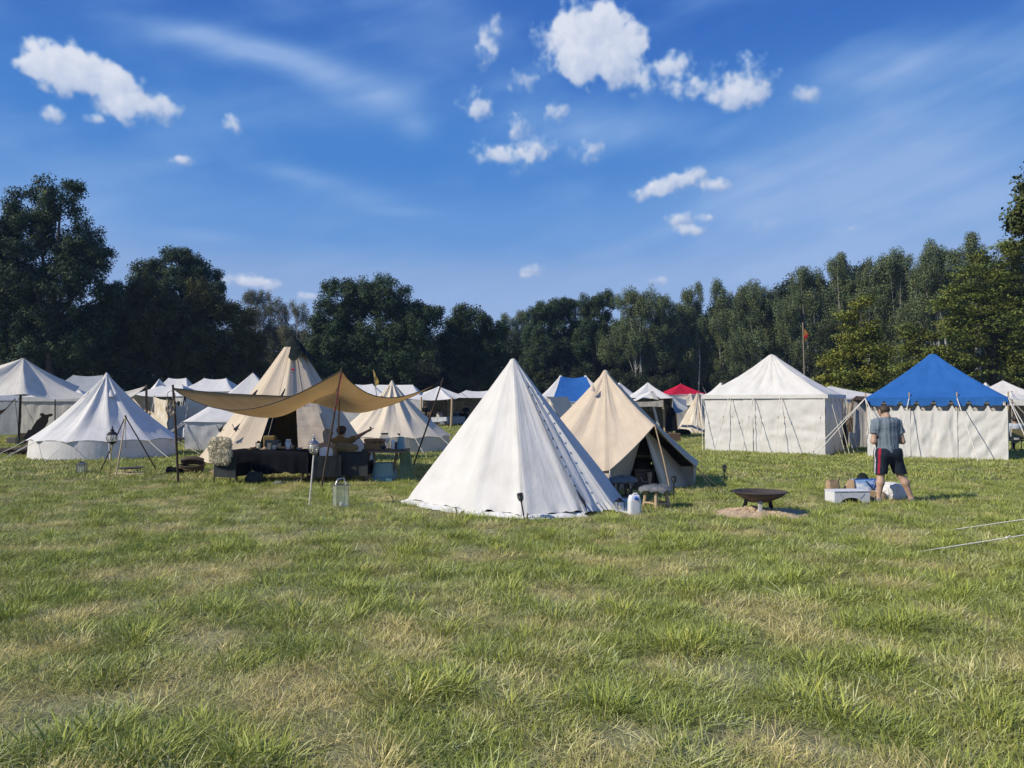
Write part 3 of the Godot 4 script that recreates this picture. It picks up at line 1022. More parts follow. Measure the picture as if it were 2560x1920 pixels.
# a hanging wall between a top line and a bottom line of points
func wall_between(mb: MB, top: Array, bottom: Array, rows: int, amp := 0.02, fx := 12.0, fy := 16.0, sd := 0.0, slant := 0.0) -> void:
	var pts := PackedVector3Array()
	var uvs := PackedVector2Array()
	var n := top.size()
	for j in rows + 1:
		var s := float(j) / rows
		var far := 0.0
		for i in n:
			var q: Vector3 = (top[i] as Vector3).lerp(bottom[i], s)
			var along: Vector3 = (top[mini(i + 1, n - 1)] - top[maxi(i - 1, 0)])
			if i > 0:
				far += (top[i] as Vector3).distance_to(top[i - 1])
			var out := (top[i] - bottom[i] as Vector3).cross(along).normalized() * -1.0
			var w := nz.get_noise_2d((far + slant * s) * fx * 3.0 + sd, s * fy * 2.0 + sd * 2.0) + 0.5 * nz.get_noise_2d((far + slant * s) * fx * 7.0 + sd, s * fy * 5.0)
			q += out * w * amp * (0.25 + 3.0 * s * (1.0 - s))
			pts.append(q)
			uvs.append(Vector2(far, s * (top[i] as Vector3).distance_to(bottom[i])))
	mb.sheet(pts, uvs, n)

func line_pts(a: Vector3, b: Vector3, n: int, sag := 0.0) -> Array:
	var r := []
	for k in n + 1:
		var t := float(k) / n
		r.append(a.lerp(b, t) - Vector3(0, sag * 4.0 * t * (1.0 - t), 0))
	return r

func rope(a: Vector3, b: Vector3, parent: Node, m: Material, r := 0.006, called := "guy_rope", sag := 0.02) -> MeshInstance3D:
	var mb := MB.new()
	mb.tube(line_pts(a, b, 6, sag), [r], 6)
	return put(called, mb, m, parent)

func peg(p: Vector3, lean: Vector3, parent: Node) -> void:
	var mb := MB.new()
	var up := (Vector3.UP + lean * 0.5).normalized()
	mb.tube([p - up * 0.05, p + up * 0.09, p + up * 0.10 + lean * 0.02], [0.010, 0.010, 0.013], 6)
	put("tent_peg", mb, M["grey_wood"], parent)

func post(a: Vector3, b: Vector3, r: float, parent: Node, m: Material, called := "pole") -> void:
	var mb := MB.new()
	var mid := a.lerp(b, 0.5) + Vector3(0.012, 0, 0.008)
	mb.tube([a, a.lerp(mid, 0.5), mid, mid.lerp(b, 0.5), b], [r, r * 0.97, r * 1.02, r * 0.95, r * 0.9], 8)
	put(called, mb, m, parent)

func circle(c: Vector3, r: float, n: int, y: float, a0 := 0.0) -> Array:
	var q := []
	for k in n:
		var a := a0 + TAU * k / n
		q.append(Vector3(c.x + sin(a) * r, y, c.z + cos(a) * r))
	return q

func hood(root: Node, where: Vector3, out: Vector3, size: float, m: Material) -> void:
	# a little half-round vent hood under the peak
	var mb := MB.new()
	var side := Vector3.UP.cross(out).normalized()
	var pts := PackedVector3Array()
	var uvs := PackedVector2Array()
	for j in 5:
		var s := j / 4.0
		for i in 9:
			var a := PI * i / 8.0
			pts.append(where - side * cos(a) * size * (0.15 + 0.55 * s) + Vector3(0, (0.9 - 1.5 * s) * size, 0) + out * (sin(a) * size * 0.75 * s + size * (0.62 * s - 0.1)))
			uvs.append(Vector2(i * 0.05, s * 0.2))
	mb.sheet(pts, uvs, 9)
	put("vent_hood", mb, m, root)

func bell_tent(label: String, c: Vector3, r: float, high: float, rim: float, n: int, a0: float, m: Material, o := {}) -> Node3D:
	var root := thing("bell_tent", label, "tent", c, 0.0, o.get("group", ""))
	holes.append(Vector4(c.x, c.z, r * 0.93, r * 0.93))
	var corners := circle(Vector3.ZERO, r, n, rim, a0)
	var g := roof_grid(Vector3(0, high, 0), Vector3(0, high, 0), corners, o.get("per", 12), o.get("rows", 34), {"pull": 0.05, "up": 0.05, "sag": o.get("sag", 0.26), "pan": o.get("pan", 0.13), "fold": 0.05, "folds": 16.0, "pinch": 0.05, "seed": c.x * 7.0})
	var mb := MB.new()
	spread(mb, g)
	var roof := put("roof", mb, m, root)
	var cap := MB.new()
	cap.lathe(Transform3D(Basis(), Vector3(0, high - 0.14, 0)), [Vector2(0.155, -0.03), Vector2(0.10, 0.06), Vector2(0.055, 0.15), Vector2(0.03, 0.19), Vector2(0.0, 0.20)], 14)
	put("top_cap", cap, m, roof)
	var wt := []
	var wb := []
	for q in circle(Vector3.ZERO, r - 0.10, n * 5, rim + 0.03, a0):
		wt.append(q)
		wb.append(Vector3(q.x * 1.02, 0.0, q.z * 1.02))
	wt.append(wt[0]); wb.append(wb[0])
	var wm := MB.new()
	wall_between(wm, wt, wb, 8, 0.03, 14.0, 5.0, c.x)
	put("wall", wm, o.get("wall_mat", m), root)
	post(Vector3.ZERO, Vector3(0, high, 0), 0.03, root, M["grey_wood"])
	for k in n:
		var q: Vector3 = corners[k]
		var out := Vector3(q.x, 0, q.z).normalized()
		if out.z > -0.35 and not k in o.get("no_rope", []):
			var foot: Vector3 = q + out * o.get("reach", 0.75) * rng.randf_range(0.9, 1.15)
			foot.y = 0.03
			rope(q, foot, root, M["white_rope"], 0.008)
			peg(foot, out, root)
	for v in o.get("vents", []):
		var q := Vector3(sin(v) * r, 0, cos(v) * r).normalized()
		hood(roof, Vector3(q.x * r * 0.22, high - (high - rim) * 0.30, q.z * r * 0.22), q, 0.16, m)
	return root

# a tent with upright walls: half width and depth, eave and peak heights, an optional ridge
func pavilion(called: String, label: String, c: Vector3, hw: float, hd: float, turn: float, eave: float, peak: float, roof_m: Material, wall_m: Material, o := {}) -> Node3D:
	var root := thing(called, label, "tent", c, turn, o.get("group", ""))
	if -c.z < 60.0:
		holes.append(Vector4(c.x, c.z, minf(hw, hd), minf(hw, hd)))
	var over: float = o.get("over", 0.06)
	var cs := [Vector3(-hw - over, eave, hd + over), Vector3(hw + over, eave, hd + over), Vector3(hw + over, eave, -hd - over), Vector3(-hw - over, eave, -hd - over)]
	var ridge: float = o.get("ridge", 0.0) * 0.5
	var per: int = o.get("per", 10)
	var g := roof_grid(Vector3(-ridge, peak, 0), Vector3(ridge, peak, 0), cs, per, o.get("rows", 16), {"sag": o.get("sag", 0.3), "pan": o.get("pan", 0.05), "pull": o.get("pull", 0.03), "up": o.get("up", -0.03), "fold": o.get("fold", 0.05), "folds": o.get("folds", 9.0), "pinch": 0.03, "droop": o.get("droop", 0.08), "seed": c.x * 3.0 + c.z, "top": 0.05})
	var mb := MB.new()
	if o.has("stripe"):
		var s0: float = o["stripe"][0]
		var s1: float = o["stripe"][1]
		var sm := MB.new()
		spread(sm, g, func(i, _j): return float(i) / per >= s0 and float(i) / per < s1)
		put("coloured_panel", sm, o["stripe"][2], root)
		spread(mb, g, func(i, _j): return not (float(i) / per >= s0 and float(i) / per < s1))
	else:
		spread(mb, g)
	put("roof", mb, roof_m, root)
	for k in (2 if ridge > 0.0 else 1):
		post(Vector3(-ridge + 2.0 * ridge * k, 0, 0), Vector3(-ridge + 2.0 * ridge * k, peak + 0.06, 0), 0.035, root, M["grey_wood"])
	var open: Array = o.get("open", [])
	for k in 4:
		if k in open:
			continue
		var a: Vector3 = cs[k] - Vector3(signf(cs[k].x) * over, -0.02, signf(cs[k].z) * over)
		var b: Vector3 = cs[(k + 1) % 4]
		b -= Vector3(signf(b.x) * over, -0.02, signf(b.z) * over)
		var wm := MB.new()
		var n := int(a.distance_to(b) * o.get("wall_grid", 4.0)) + 2
		wall_between(wm, line_pts(a, b, n), line_pts(Vector3(a.x, 0, a.z), Vector3(b.x, 0, b.z), n), o.get("wall_rows", 8), o.get("crease", 0.05), 10.0, 12.0, k * 31.0 + c.x, o.get("slant", 0.6))
		put("wall", wm, wall_m, root)
	if o.get("valance", 0.0) > 0.0:
		var vm := MB.new()
		var top := []
		var low := []
		for k in 4:
			var a: Vector3 = cs[k]
			var b: Vector3 = cs[(k + 1) % 4]
			for q in line_pts(a, b, 16).slice(0, 16):
				var out := Vector3(q.x, 0, q.z).normalized() * 0.01
				top.append(q + out)
				low.append(q + out * 2.0 - Vector3(0, o["valance"], 0))
		top.append(top[0]); low.append(low[0])
		wall_between(vm, top, low, 3, 0.02, 14.0, 6.0)
		put("valance", vm, roof_m, root)
	for k in 4:
		if k in o.get("posts", []):
			var q: Vector3 = cs[k]
			post(Vector3(q.x * 0.98, 0, q.z * 0.98), Vector3(q.x * 0.98, q.y + 0.12, q.z * 0.98), 0.04, root, M["pale_wood"], "corner_post")
		if o.get("ropes", true) and k < 2:
			var q: Vector3 = cs[k]
			var out := Vector3(q.x, 0, q.z).normalized()
			var foot := q + out * 1.3
			foot.y = 0.02
			rope(q, foot, root, M["rope"], 0.008)
	return root

# a sail held up by one pole, its corners wherever they are tied
func awning(label: String, peak: Vector3, corners: Array, m: Material, poles: Array, o := {}) -> Node3D:
	var base := Vector3(peak.x, 0, peak.z)
	var root := thing("awning", label, "awning", base)
	var cs := []
	for q in corners:
		cs.append(q - base)
	var g := roof_grid(Vector3(0, peak.y, 0), Vector3(0, peak.y, 0), cs, o.get("per", 14), o.get("rows", 18), {"sag": o.get("sag", 0.55), "pull": o.get("pull", 0.35), "up": o.get("up", -0.05), "fold": 0.06, "folds": 7.0, "pinch": 0.04, "top": 0.06, "seed": peak.x})
	var mb := MB.new()
	spread(mb, g)
	put("sail", mb, m, root)
	for q in poles:
		post(q[0] - base, q[1] - base, q[2], root, q[3])
	return root

# ---------------------------------------------------------------- the near tents
func white_tipi() -> void:
	var A := on_ground(1013, 1257)
	var c := Vector3(0.02, 0, -13.35)
	var root := thing("white_cone_tent", "white pyramid-shaped canvas tent with a toggled flap, nearest in the middle", "tent", c)
	holes.append(Vector4(c.x, c.z, 1.6, 1.6))
	var ground := [Vector3(.20, 0, -11.42), Vector3(1.10, 0, -11.68), Vector3(1.36, 0, -11.96), Vector3(1.66, 0, -12.02), Vector3(1.98, 0, -13.55), Vector3(1.45, 0, -14.95), Vector3(.1, 0, -15.4), Vector3(-1.3, 0, -14.85), A, Vector3(-.74, 0, -12.02)]
	var cs := []
	for q in ground:
		cs.append(q - c + Vector3(0, 0.035, 0))
	var apex := Vector3(0.0, 2.47, 0.03)
	var per := 16
	var g := roof_grid(apex, apex, cs, per, 60, {"sag": 0.03, "pan": 0.022, "pull": 0.03, "up": 0.03, "fold": 0.009, "folds": 22.0, "pinch": 0.05, "top": 0.05, "seed": 3.0})
	# wrinkles and an uneven hem
	var pts: PackedVector3Array = g[0]
	var n: int = g[2]
	for j in 61:
		var s := j / 60.0
		for i in n:
			var q := pts[j * n + i]
			var out := Vector3(q.x, 0, q.z).normalized()
			var w := nz.get_noise_3d(q.x * 16.0, q.y * 5.0, q.z * 16.0) * 0.010 + nz.get_noise_3d(q.x * 45.0, q.y * 26.0, q.z * 45.0) * 0.006 * smooth(0.35, 1.0, s)
			q += out * w
			if j >= 57:
				q += out * nz.get_noise_2d(i * 4.0, 7.0) * 0.07 * (j - 56.0) / 4.0 + Vector3(0, maxf(0.0, nz.get_noise_2d(i * 3.0, 60.0)) * 0.10 * (j - 56.0) / 4.0, 0)
			pts[j * n + i] = q
	g[0] = pts
	var mb := MB.new()
	spread(mb, g)
	put("canvas", mb, M["white_canvas"], root)
	# sewn cap at the tip
	var cap := MB.new()
	var cg := roof_grid(apex + Vector3(0, 0.012, 0), apex + Vector3(0, 0.012, 0), cs.map(func(q): return apex.lerp(q, 0.12) + Vector3(q.x, 0, q.z).normalized() * 0.012), 8, 6, {"fold": 0.004, "top": 0.05, "pinch": 0.0})
	spread(cap, cg)
	cap.lathe(Transform3D(Basis(), apex + Vector3(0, -0.02, 0)), [Vector2(0.064, 0.0), Vector2(0.05, 0.035), Vector2(0.02, 0.05), Vector2(0.0, 0.052)], 12)
	put("top_cap", cap, M["white_canvas"], root)
	# mud flap lying out at the foot
	for span in [[8, 9, 0.20], [9, 10, 0.13], [10, 11, 0.12], [3, 4, 0.22]]:
		var a: Vector3 = cs[span[0] % 10]
		var b: Vector3 = cs[span[1] % 10]
		var top := []
		var low := []
		for k in 21:
			var q := a.lerp(b, k / 20.0)
			var out := Vector3(q.x, 0, q.z).normalized()
			top.append(Vector3(q.x, 0.07, q.z) - out * 0.05)
			low.append(Vector3(q.x, 0.012 + 0.02 * absf(nz.get_noise_2d(k * 40.0, span[0])), q.z) + out * (span[2] * (0.75 + 0.6 * nz.get_noise_2d(k * 20.0, span[0] * 9.0))))
		var fm := MB.new()
		wall_between(fm, top, low, 6, 0.035, 30.0, 16.0, span[0])
		put("mud_flap", fm, M["white_cloth"], root)
	# the overlap of the door with its row of toggles
	var seam := MB.new()
	var st := []
	var sl := []
	var down: Vector3 = cs[1]
	for k in 41:
		var s := 0.16 + 0.83 * k / 40.0
		var q := apex.lerp(down, s) + Vector3(down.x, 0, down.z).normalized() * 0.03 + Vector3(0.012, 0.012, 0.02)
		var side := Vector3(down.z, 0, -down.x).normalized()
		st.append(q - side * 0.018)
		sl.append(q + side * (0.035 + 0.006 * sin(k * 1.7)) - Vector3(0, 0, 0.012))
	wall_between(seam, st, sl, 3, 0.006, 20.0, 8.0)
	var flap := put("door_overlap", seam, M["white_canvas"], root)
	for k in 12:
		var s := 0.20 + 0.058 * k
		var q := apex.lerp(down, s) + Vector3(down.x, 0, down.z).normalized() * 0.05 + Vector3(0.015, 0.02, 0.02)
		var tb := MB.new()
		tb.tube([q + Vector3(-0.006, 0.016, 0), q + Vector3(0.008, -0.016, 0.004)], [0.009, 0.009], 6)
		put("toggle", tb, M["toggle"], flap)
	var slit := MB.new()
	var s0 := apex.lerp(down, 0.84) + Vector3(0.035, 0.01, 0.03)
	var s1 := apex.lerp(down, 0.985) + Vector3(0.06, 0.0, 0.025)
	var sm := s0.lerp(s1, 0.55)
	slit.flat_tri(s0, sm + Vector3(0.055, 0, 0.01), sm + Vector3(-0.012, 0, 0.012))
	slit.flat_tri(sm + Vector3(-0.012, 0, 0.012), sm + Vector3(0.055, 0, 0.01), s1)
	put("door_slit", slit, M["black"], root)
	for k in [0, 8, 9]:
		var q: Vector3 = cs[k]
		var out := Vector3(q.x, 0, q.z).normalized()
		rope(q, q + out * 0.2 - Vector3(0, 0.03, 0), root, M["rope"], 0.007, "peg_loop", 0.0)
		peg(q + out * 0.2, out, root)
	post(Vector3(0, 0, 0.03), apex, 0.03, root, M["grey_wood"])

func beige_bell() -> void:
	var c := Vector3(2.05, 0, -16.85)
	var root := thing("bell_tent", "beige bell tent with its A-shaped door open, right behind the white pyramid tent", "tent", c)
	holes.append(Vector4(c.x, c.z, 1.85, 1.85))
	var C1 := Vector3(1.87, .44, -14.75) - c
	var C2 := Vector3(3.755, .43, -15.75) - c
	var D := at(1636, 1064, 15.2) - c
	var cs := [C1, D, C2]
	for k in 6:
		var a := 1.25 + 0.76 * (k + 0.6)
		cs.append(Vector3(sin(a) * 2.12, 0.44, cos(a) * 2.12))
	var apex := Vector3(0, 2.42, 0)
	var m: Material = M["beige_canvas"]
	var g := roof_grid(apex, apex, cs, 14, 44, {"sag": 0.16, "pan": 0.05, "pull": 0.0, "up": -0.03, "fold": 0.05, "folds": 15.0, "pinch": 0.05, "seed": 11.0})
	var mb := MB.new()
	spread(mb, g)
	var roof := put("roof", mb, m, root)
	var cap := MB.new()
	cap.lathe(Transform3D(Basis(), apex + Vector3(0, -0.20, 0)), [Vector2(0.20, -0.03), Vector2(0.13, 0.09), Vector2(0.07, 0.19), Vector2(0.04, 0.235), Vector2(0.0, 0.245)], 14)
	put("top_cap", cap, m, roof)
	# piped edges of the door bay
	for e in [[C1, D], [D, C2]]:
		var em := MB.new()
		var pts := []
		for q in line_pts(e[0], e[1], 10, 0.035):
			pts.append(q + Vector3(0, 0.012, 0.012))
		em.tube(pts, [0.014], 6)
		put("hem", em, m, roof)
	# the walls below, set back inside the door bay
	for k in range(2, cs.size()):
		var a: Vector3 = cs[k] * Vector3(0.965, 1, 0.965)
		var b: Vector3 = cs[(k + 1) % cs.size()] * Vector3(0.965, 1, 0.965)
		var wm := MB.new()
		wall_between(wm, line_pts(a + Vector3(0, 0.02, 0), b + Vector3(0, 0.02, 0), 12), line_pts(Vector3(a.x, 0, a.z), Vector3(b.x, 0, b.z), 12), 6, 0.06, 26.0, 12.0, k * 5.0)
		put("wall", wm, m, root)
	# left door leaf drawn aside, right door leaf with its pale lining
	var inn := Vector3(-0.26, 0, -0.46)
	var d0 := D + inn * 0.6 + Vector3(0, -0.04, 0)
	var lt := []
	var ll := []
	for k in 17:
		var s := k / 16.0
		lt.append((C1 + inn * 0.4).lerp(d0, s) + Vector3(0, -0.03, 0))
		var foot := C1.lerp(Vector3(0.42, 0, 1.36), pow(s, 0.8))
		ll.append(Vector3(foot.x, 0.0, foot.z) + inn * 0.5)
	var lm := MB.new()
	wall_between(lm, lt, ll, 20, 0.03, 14.0, 5.0, 3.0)
	put("door_leaf", lm, M["beige_canvas"], root)
	var rt := []
	var rl := []
	for k in 13:
		var s := k / 12.0
		rt.append(d0.lerp(C2 + inn * 0.9, s) + Vector3(0.02, -0.02, 0))
		var foot := Vector3(0.98, 0, 1.36).lerp(C2, s)
		rl.append(Vector3(foot.x, 0.0, foot.z) + inn * 0.35 * s)
	rt.append(C2 * Vector3(0.975, 1.0, 0.975) + Vector3(0, 0.01, 0))
	rl.append(Vector3(C2.x, 0.0, C2.z) * 0.97)
	var rm := MB.new()
	wall_between(rm, rt, rl, 18, 0.035, 12.0, 6.0, 8.0)
	put("door_leaf", rm, M["beige_canvas"], root)
	var lin_ := MB.new()
	var it := []
	var il := []
	for k in 7:
		var s := k / 6.0
		it.append(d0 + Vector3(-0.01 + 0.05 * s, -0.06, 0.03))
		il.append(Vector3(0.93 + 0.20 * s, 0.0, 1.46 + 0.05 * sin(s * 5.0)))
	wall_between(lin_, it, il, 22, 0.05, 40.0, 22.0, 2.0)
	put("door_lining", lin_, M["cream_canvas"], root)
	var sheet := MB.new()
	wall_between(sheet, [Vector3(0.95, 0.09, 1.42), Vector3(1.15, 0.06, 1.38), Vector3(1.40, 0.04, 1.28)], [Vector3(0.95, 0.02, 1.70), Vector3(1.2, 0.015, 1.70), Vector3(1.50, 0.02, 1.50)], 5, 0.02, 30.0, 10.0)
	put("groundsheet", sheet, M["mustard_cloth"], root)
	# door pole, corner lines
	var foot := on_ground(1677, 1232) - c
	post(Vector3(foot.x, 0, foot.z), D + Vector3(0, 0.02, 0.03), 0.014, root, M["pale_wood"], "door_pole")
	rope(C1 + Vector3(0, 0, 0.02), Vector3(C1.x, 0.0, C1.z + 0.08), root, M["white_rope"], 0.012, "corner_line", 0.0)
	rope(C1, C1 + Vector3(-0.12, -0.42, 0.7), root, M["white_rope"], 0.006)
	for q in [[1766, 1236], [1742, 1240]]:
		var p := on_ground(q[0] + 60, q[1] + 4) - c
		rope(C2, p, root, M["dark_rope"], 0.006)
		peg(p, Vector3(0.6, 0, 0.3), root)
	hood(roof, at(1482, 972, 16.42) - c, Vector3(-0.35, 0, 0.94).normalized(), 0.10, m)
	post(Vector3.ZERO, apex, 0.03, root, M["grey_wood"])

func beige_tipi() -> void:
	var c := Vector3(-6.78, 0, -23.4)
	var root := thing("beige_tipi", "tall beige tipi with a dark smoke cap and an open door behind the tan tarp", "tent", c)
	holes.append(Vector4(c.x, c.z, 2.5, 2.5))
	var apex := at(733, 842, 23.4) - c
	var cs := []
	for k in 9:
		var a := 0.18 + TAU * k / 9.0
		cs.append(Vector3(sin(a) * 2.64, 0.04, cos(a) * 2.64))
	var per := 16
	var m: Material = M["beige_canvas"]
	var g := roof_grid(apex, apex, cs, per, 60, {"sag": 0.10, "pan": 0.045, "pull": 0.06, "up": 0.02, "fold": 0.022, "folds": 13.0, "pinch": 0.03, "top": 0.05, "seed": 21.0})
	var n: int = g[2]
	var gap := func(i, j): return (i >= n - 8 or i < 3) and j > 33 and (j < 59 or false) and (float(j) / 60.0 > 0.55)
	var mb := MB.new()
	spread(mb, g, func(i, j): return not ((i >= n - 7 or i < 5) and j >= 33))
	var skin := put("canvas", mb, m, root)
	# door edges: the left edge turned in, the right leaf folded back over the outside
	var pts: PackedVector3Array = g[0]
	var lt := []
	var rt := []
	var li := []
	var ro := []
	for j in range(33, 61):
		var ql := pts[j * n + n - 7]
		var qr := pts[j * n + 5]
		lt.append(ql + Vector3(0, 0, 0.005))
		li.append(ql + Vector3(0.16, 0, -0.22) * smooth(33, 40, j))
		rt.append(qr + Vector3(0, 0, 0.005))
		var out := Vector3(qr.x, 0, qr.z).normalized()
		ro.append(pts[j * n + 14] + out * 0.06 + Vector3(0.05, 0, 0.04))
	var le := MB.new()
	wall_between(le, lt, li, 4, 0.01, 8.0, 5.0)
	put("door_edge", le, M["dark_green_cloth"], root)
	var re := MB.new()
	wall_between(re, rt, ro, 10, 0.035, 12.0, 12.0, 4.0)
	put("door_leaf", re, m, root)
	# smoke cap of dark cloth with a flap hanging on the right
	var cap := MB.new()
	var ca := apex + Vector3(0, 0.05, 0)
	var cg := roof_grid(ca, ca, cs.map(func(q): return apex.lerp(q, 0.085) + Vector3(q.x, 0, q.z).normalized() * 0.03), 6, 8, {"fold": 0.03, "top": 0.03, "folds": 20.0})
	spread(cap, cg)
	var sc := put("smoke_cap", cap, M["dark_green_cloth"], root)
	var ft := []
	var fl := []
	for k in 13:
		var a := 0.05 + 1.75 * k / 12.0
		var dir := Vector3(sin(a), 0, cos(a))
		ft.append(apex + dir * 0.10 + Vector3(0, -0.06, 0))
		var drop := 0.66 + 0.12 * sin(k * 0.9)
		fl.append(apex + Vector3(0, -drop, 0) + dir * (drop * 0.78 + 0.10))
	var fm := MB.new()
	wall_between(fm, ft, fl, 10, 0.07, 20.0, 12.0, 6.0)
	put("smoke_flap", fm, M["dark_green_cloth"], sc)
	# dark gaps where the rain fly is laced, and two ribbons of dark cloth low on the left
	for q in [[637, 985, 13, 20], [709, 984, 8, 24]]:
		var p := at(q[0], q[1], 21.6) - c
		var gm := MB.new()
		var w: float = q[2] * 21.6 / F
		var h: float = q[3] * 21.6 / F
		gm.flat_quad(p + Vector3(w * 0.5, h * 0.6, 0.0), p + Vector3(w * 0.62, h * 0.4, 0.02), p + Vector3(w * 0.5, -h * 0.4, 0.25), p + Vector3(-w * 0.5, -h * 0.4, 0.25))
		put("laced_gap", gm, M["black"], root)
	for q in [[551, 1071, 21.35], [590, 1069, 21.05]]:
		var p := at(q[0], q[1], q[2]) - c
		var bm := MB.new()
		bm.flat_tri(p + Vector3(0.10, 0.13, -0.05), p + Vector3(0.03, -0.12, 0.05), p + Vector3(-0.07, -0.05, 0.03))
		bm.flat_tri(p + Vector3(0.10, 0.13, -0.05), p + Vector3(0.08, 0.0, 0.03), p + Vector3(0.03, -0.12, 0.05))
		bm.tube([p + Vector3(-0.03, -0.02, 0.04), p + Vector3(-0.09, 0.10, 0.05)], [0.012, 0.008], 5)
		bm.tube([p + Vector3(0.03, -0.03, 0.04), p + Vector3(0.12, -0.05, 0.06)], [0.012, 0.008], 5)
		put("tie_ribbon", bm, M["black"], root)
	# seams down the panels
	for k in [9, 25, 45, 61, 77, 93, 109, 125, 139]:
		var sm := MB.new()
		var sp := []
		for j in range(9, 61, 3):
			var q := pts[j * n + k % n]
			sp.append(q + Vector3(q.x - apex.x, 0.3, q.z - apex.z).normalized() * 0.004)
		sm.tube(sp, [0.006], 5, false)
		put("seam", sm, M["seam"], skin)
	var red := at(733, 924, 22.4) - c
	var am := MB.new()
	am.bx(red + Vector3(0, 0.0, 0.02), Vector3(0.10, 0.05, 0.03), 0.0, 0.012)
	var orn := put("red_ornament", am, M["red_canvas"], root)
	var tm := MB.new()
	tm.bx(red + Vector3(0.012, -0.09, 0.05), Vector3(0.03, 0.04, 0.02), 0.0, 0.006)
	put("ornament_bell", tm, M["toggle"], orn)
	for k in 4:
		var a := 1.25 + k * 1.3
		post(Vector3(sin(a) * 2.2, 0, cos(a) * 2.2), apex + Vector3(-sin(a) * 0.03, -0.1, -cos(a) * 0.03), 0.03, root, M["grey_wood"], "lodge_pole")
	# the fleece-backed chest seen through the door
	var box := MB.new()
	box.bx(Vector3(0.05, 0.42, 2.0), Vector3(0.30, 0.84, 0.3), 0.1, 0.02)
	put("inner_curtain", box, M["mustard_cloth"], root)

func tan_tarp() -> void:
	var L := at(432, 971, 16.6)
	var Fp := at(854, 932, 15.6)
	var R := at(1097, 958, 20.4)
	var B := at(775, 991, 20.9)
	var c := Vector3(-4.2, 0, -17.6)
	var root := thing("tan_tarp", "tan tarp awning stretched from leaning poles over the dark table", "awning", c)
	var n := 44
	var pts := PackedVector3Array()
	var uvs := PackedVector2Array()
	for j in n + 1:
		var v := float(j) / n
		for i in n + 1:
			var u := float(i) / n
			# u runs along L-F and B-R, v along L-B and F-R
			var e0 := L.lerp(Fp, u) - Vector3(0, 0.58 * sin(PI * pow(u, 0.85)), 0)
			var e1 := B.lerp(R, u) - Vector3(0, 0.52 * sin(PI * pow(u, 0.9)), 0)
			var f0 := L.lerp(B, v) - Vector3(0, 0.05 * sin(PI * v), 0)
			var f1 := Fp.lerp(R, v) - Vector3(0, 0.46 * sin(PI * pow(v, 0.75)), 0)
			var q := e0.lerp(e1, v) + f0.lerp(f1, u) - L.lerp(Fp, u).lerp(B.lerp(R, u), v)
			q.y -= 0.05 * sin(PI * u) * sin(PI * v)
			var taut := exp(-pow((u + v - 1.0) / 0.22, 2.0))
			taut *= smooth(0.0, 0.34, minf(v, 1.0 - u)) * smooth(0.0, 0.34, minf(u, 1.0 - v))
			q.y = lerpf(q.y, lerpf(Fp.y, B.y, v) - 0.16 * sin(PI * v), taut * 0.85)
			var near := Vector2(u - 1.0, v).length()
			q.y += 0.05 * exp(-near * 3.0)
			q.y += nz.get_noise_2d(atan2(v, 1.001 - u) * 26.0, near * 6.0) * 0.045 * smooth(0.0, 0.3, near) * smooth(1.2, 0.5, near)
			q.y += nz.get_noise_2d(u * 26.0 + 9.0, v * 26.0) * 0.018
			pts.append(q - c)
			uvs.append(Vector2(u * 4.0, v * 4.0))
	var mb := MB.new()
	mb.sheet(pts, uvs, n + 1)
	var sheet := put("tarp", mb, M["tan_tarp"], root)
	# bound edges
	for e in 4:
		var em := MB.new()
		var ep := []
		for k in range(0, n + 1, 2):
			var i := k if e < 2 else (0 if e == 2 else n)
			var j := (0 if e == 0 else n) if e < 2 else k
			ep.append(pts[j * (n + 1) + i])
		em.tube(ep, [0.011], 6)
		put("bound_edge", em, M["toggle"], sheet)
	var seam := MB.new()
	var sp := []
	for k in range(0, n + 1, 2):
		sp.append(pts[k * (n + 1) + n - k] - Vector3(0, 0.006, 0))
	seam.tube(sp, [0.008], 5, false)
	put("middle_seam", seam, M["mustard_cloth"], sheet)
	for q in [[432, 971, 16.6, 446, 1209], [854, 931, 15.6, 801, 1226], [1108, 953, 20.5, 1031, 1166]]:
		var foot := on_ground(q[3], q[4]) - c
		var tip := at(q[0], q[1], q[2]) - c + Vector3(0, 0.08, 0)
		post(foot - Vector3(0, 0.05, 0), tip, 0.028 if q[0] == 432 else 0.022, root, M["dark_wood"])
	rope(at(1108, 953, 20.5) - c, at(1097, 958, 20.4) - c, root, M["dark_rope"], 0.008, "corner_line", 0.0)
	rope(at(1108, 950, 20.5) - c, Vector3(1.5, 0.0, -22.2) - c, root, M["dark_rope"], 0.005)
	rope(B - c, Vector3(-5.6, 2.1, -22.2) - c, root, M["rope"], 0.006)
	post(on_ground(839, 1208) - c, at(849, 1000, 16.9) - c, 0.018, root, M["mustard_wood"])
	# ribbon wound down the front pole
	var tip := at(854, 931, 15.6) - c
	var foot := on_ground(801, 1226) - c
	for k in 9:
		var s := 0.02 + k * 0.036
		var a := tip.lerp(foot, s) + Vector3(0.012, 0, 0.026)
		var rb := MB.new()
		rb.bar(a, tip.lerp(foot, s + 0.022) + Vector3(0.012, 0, 0.026), 0.012, 0.006, 0.001)
		put("red_ribbon", rb, M["red_canvas"], root)

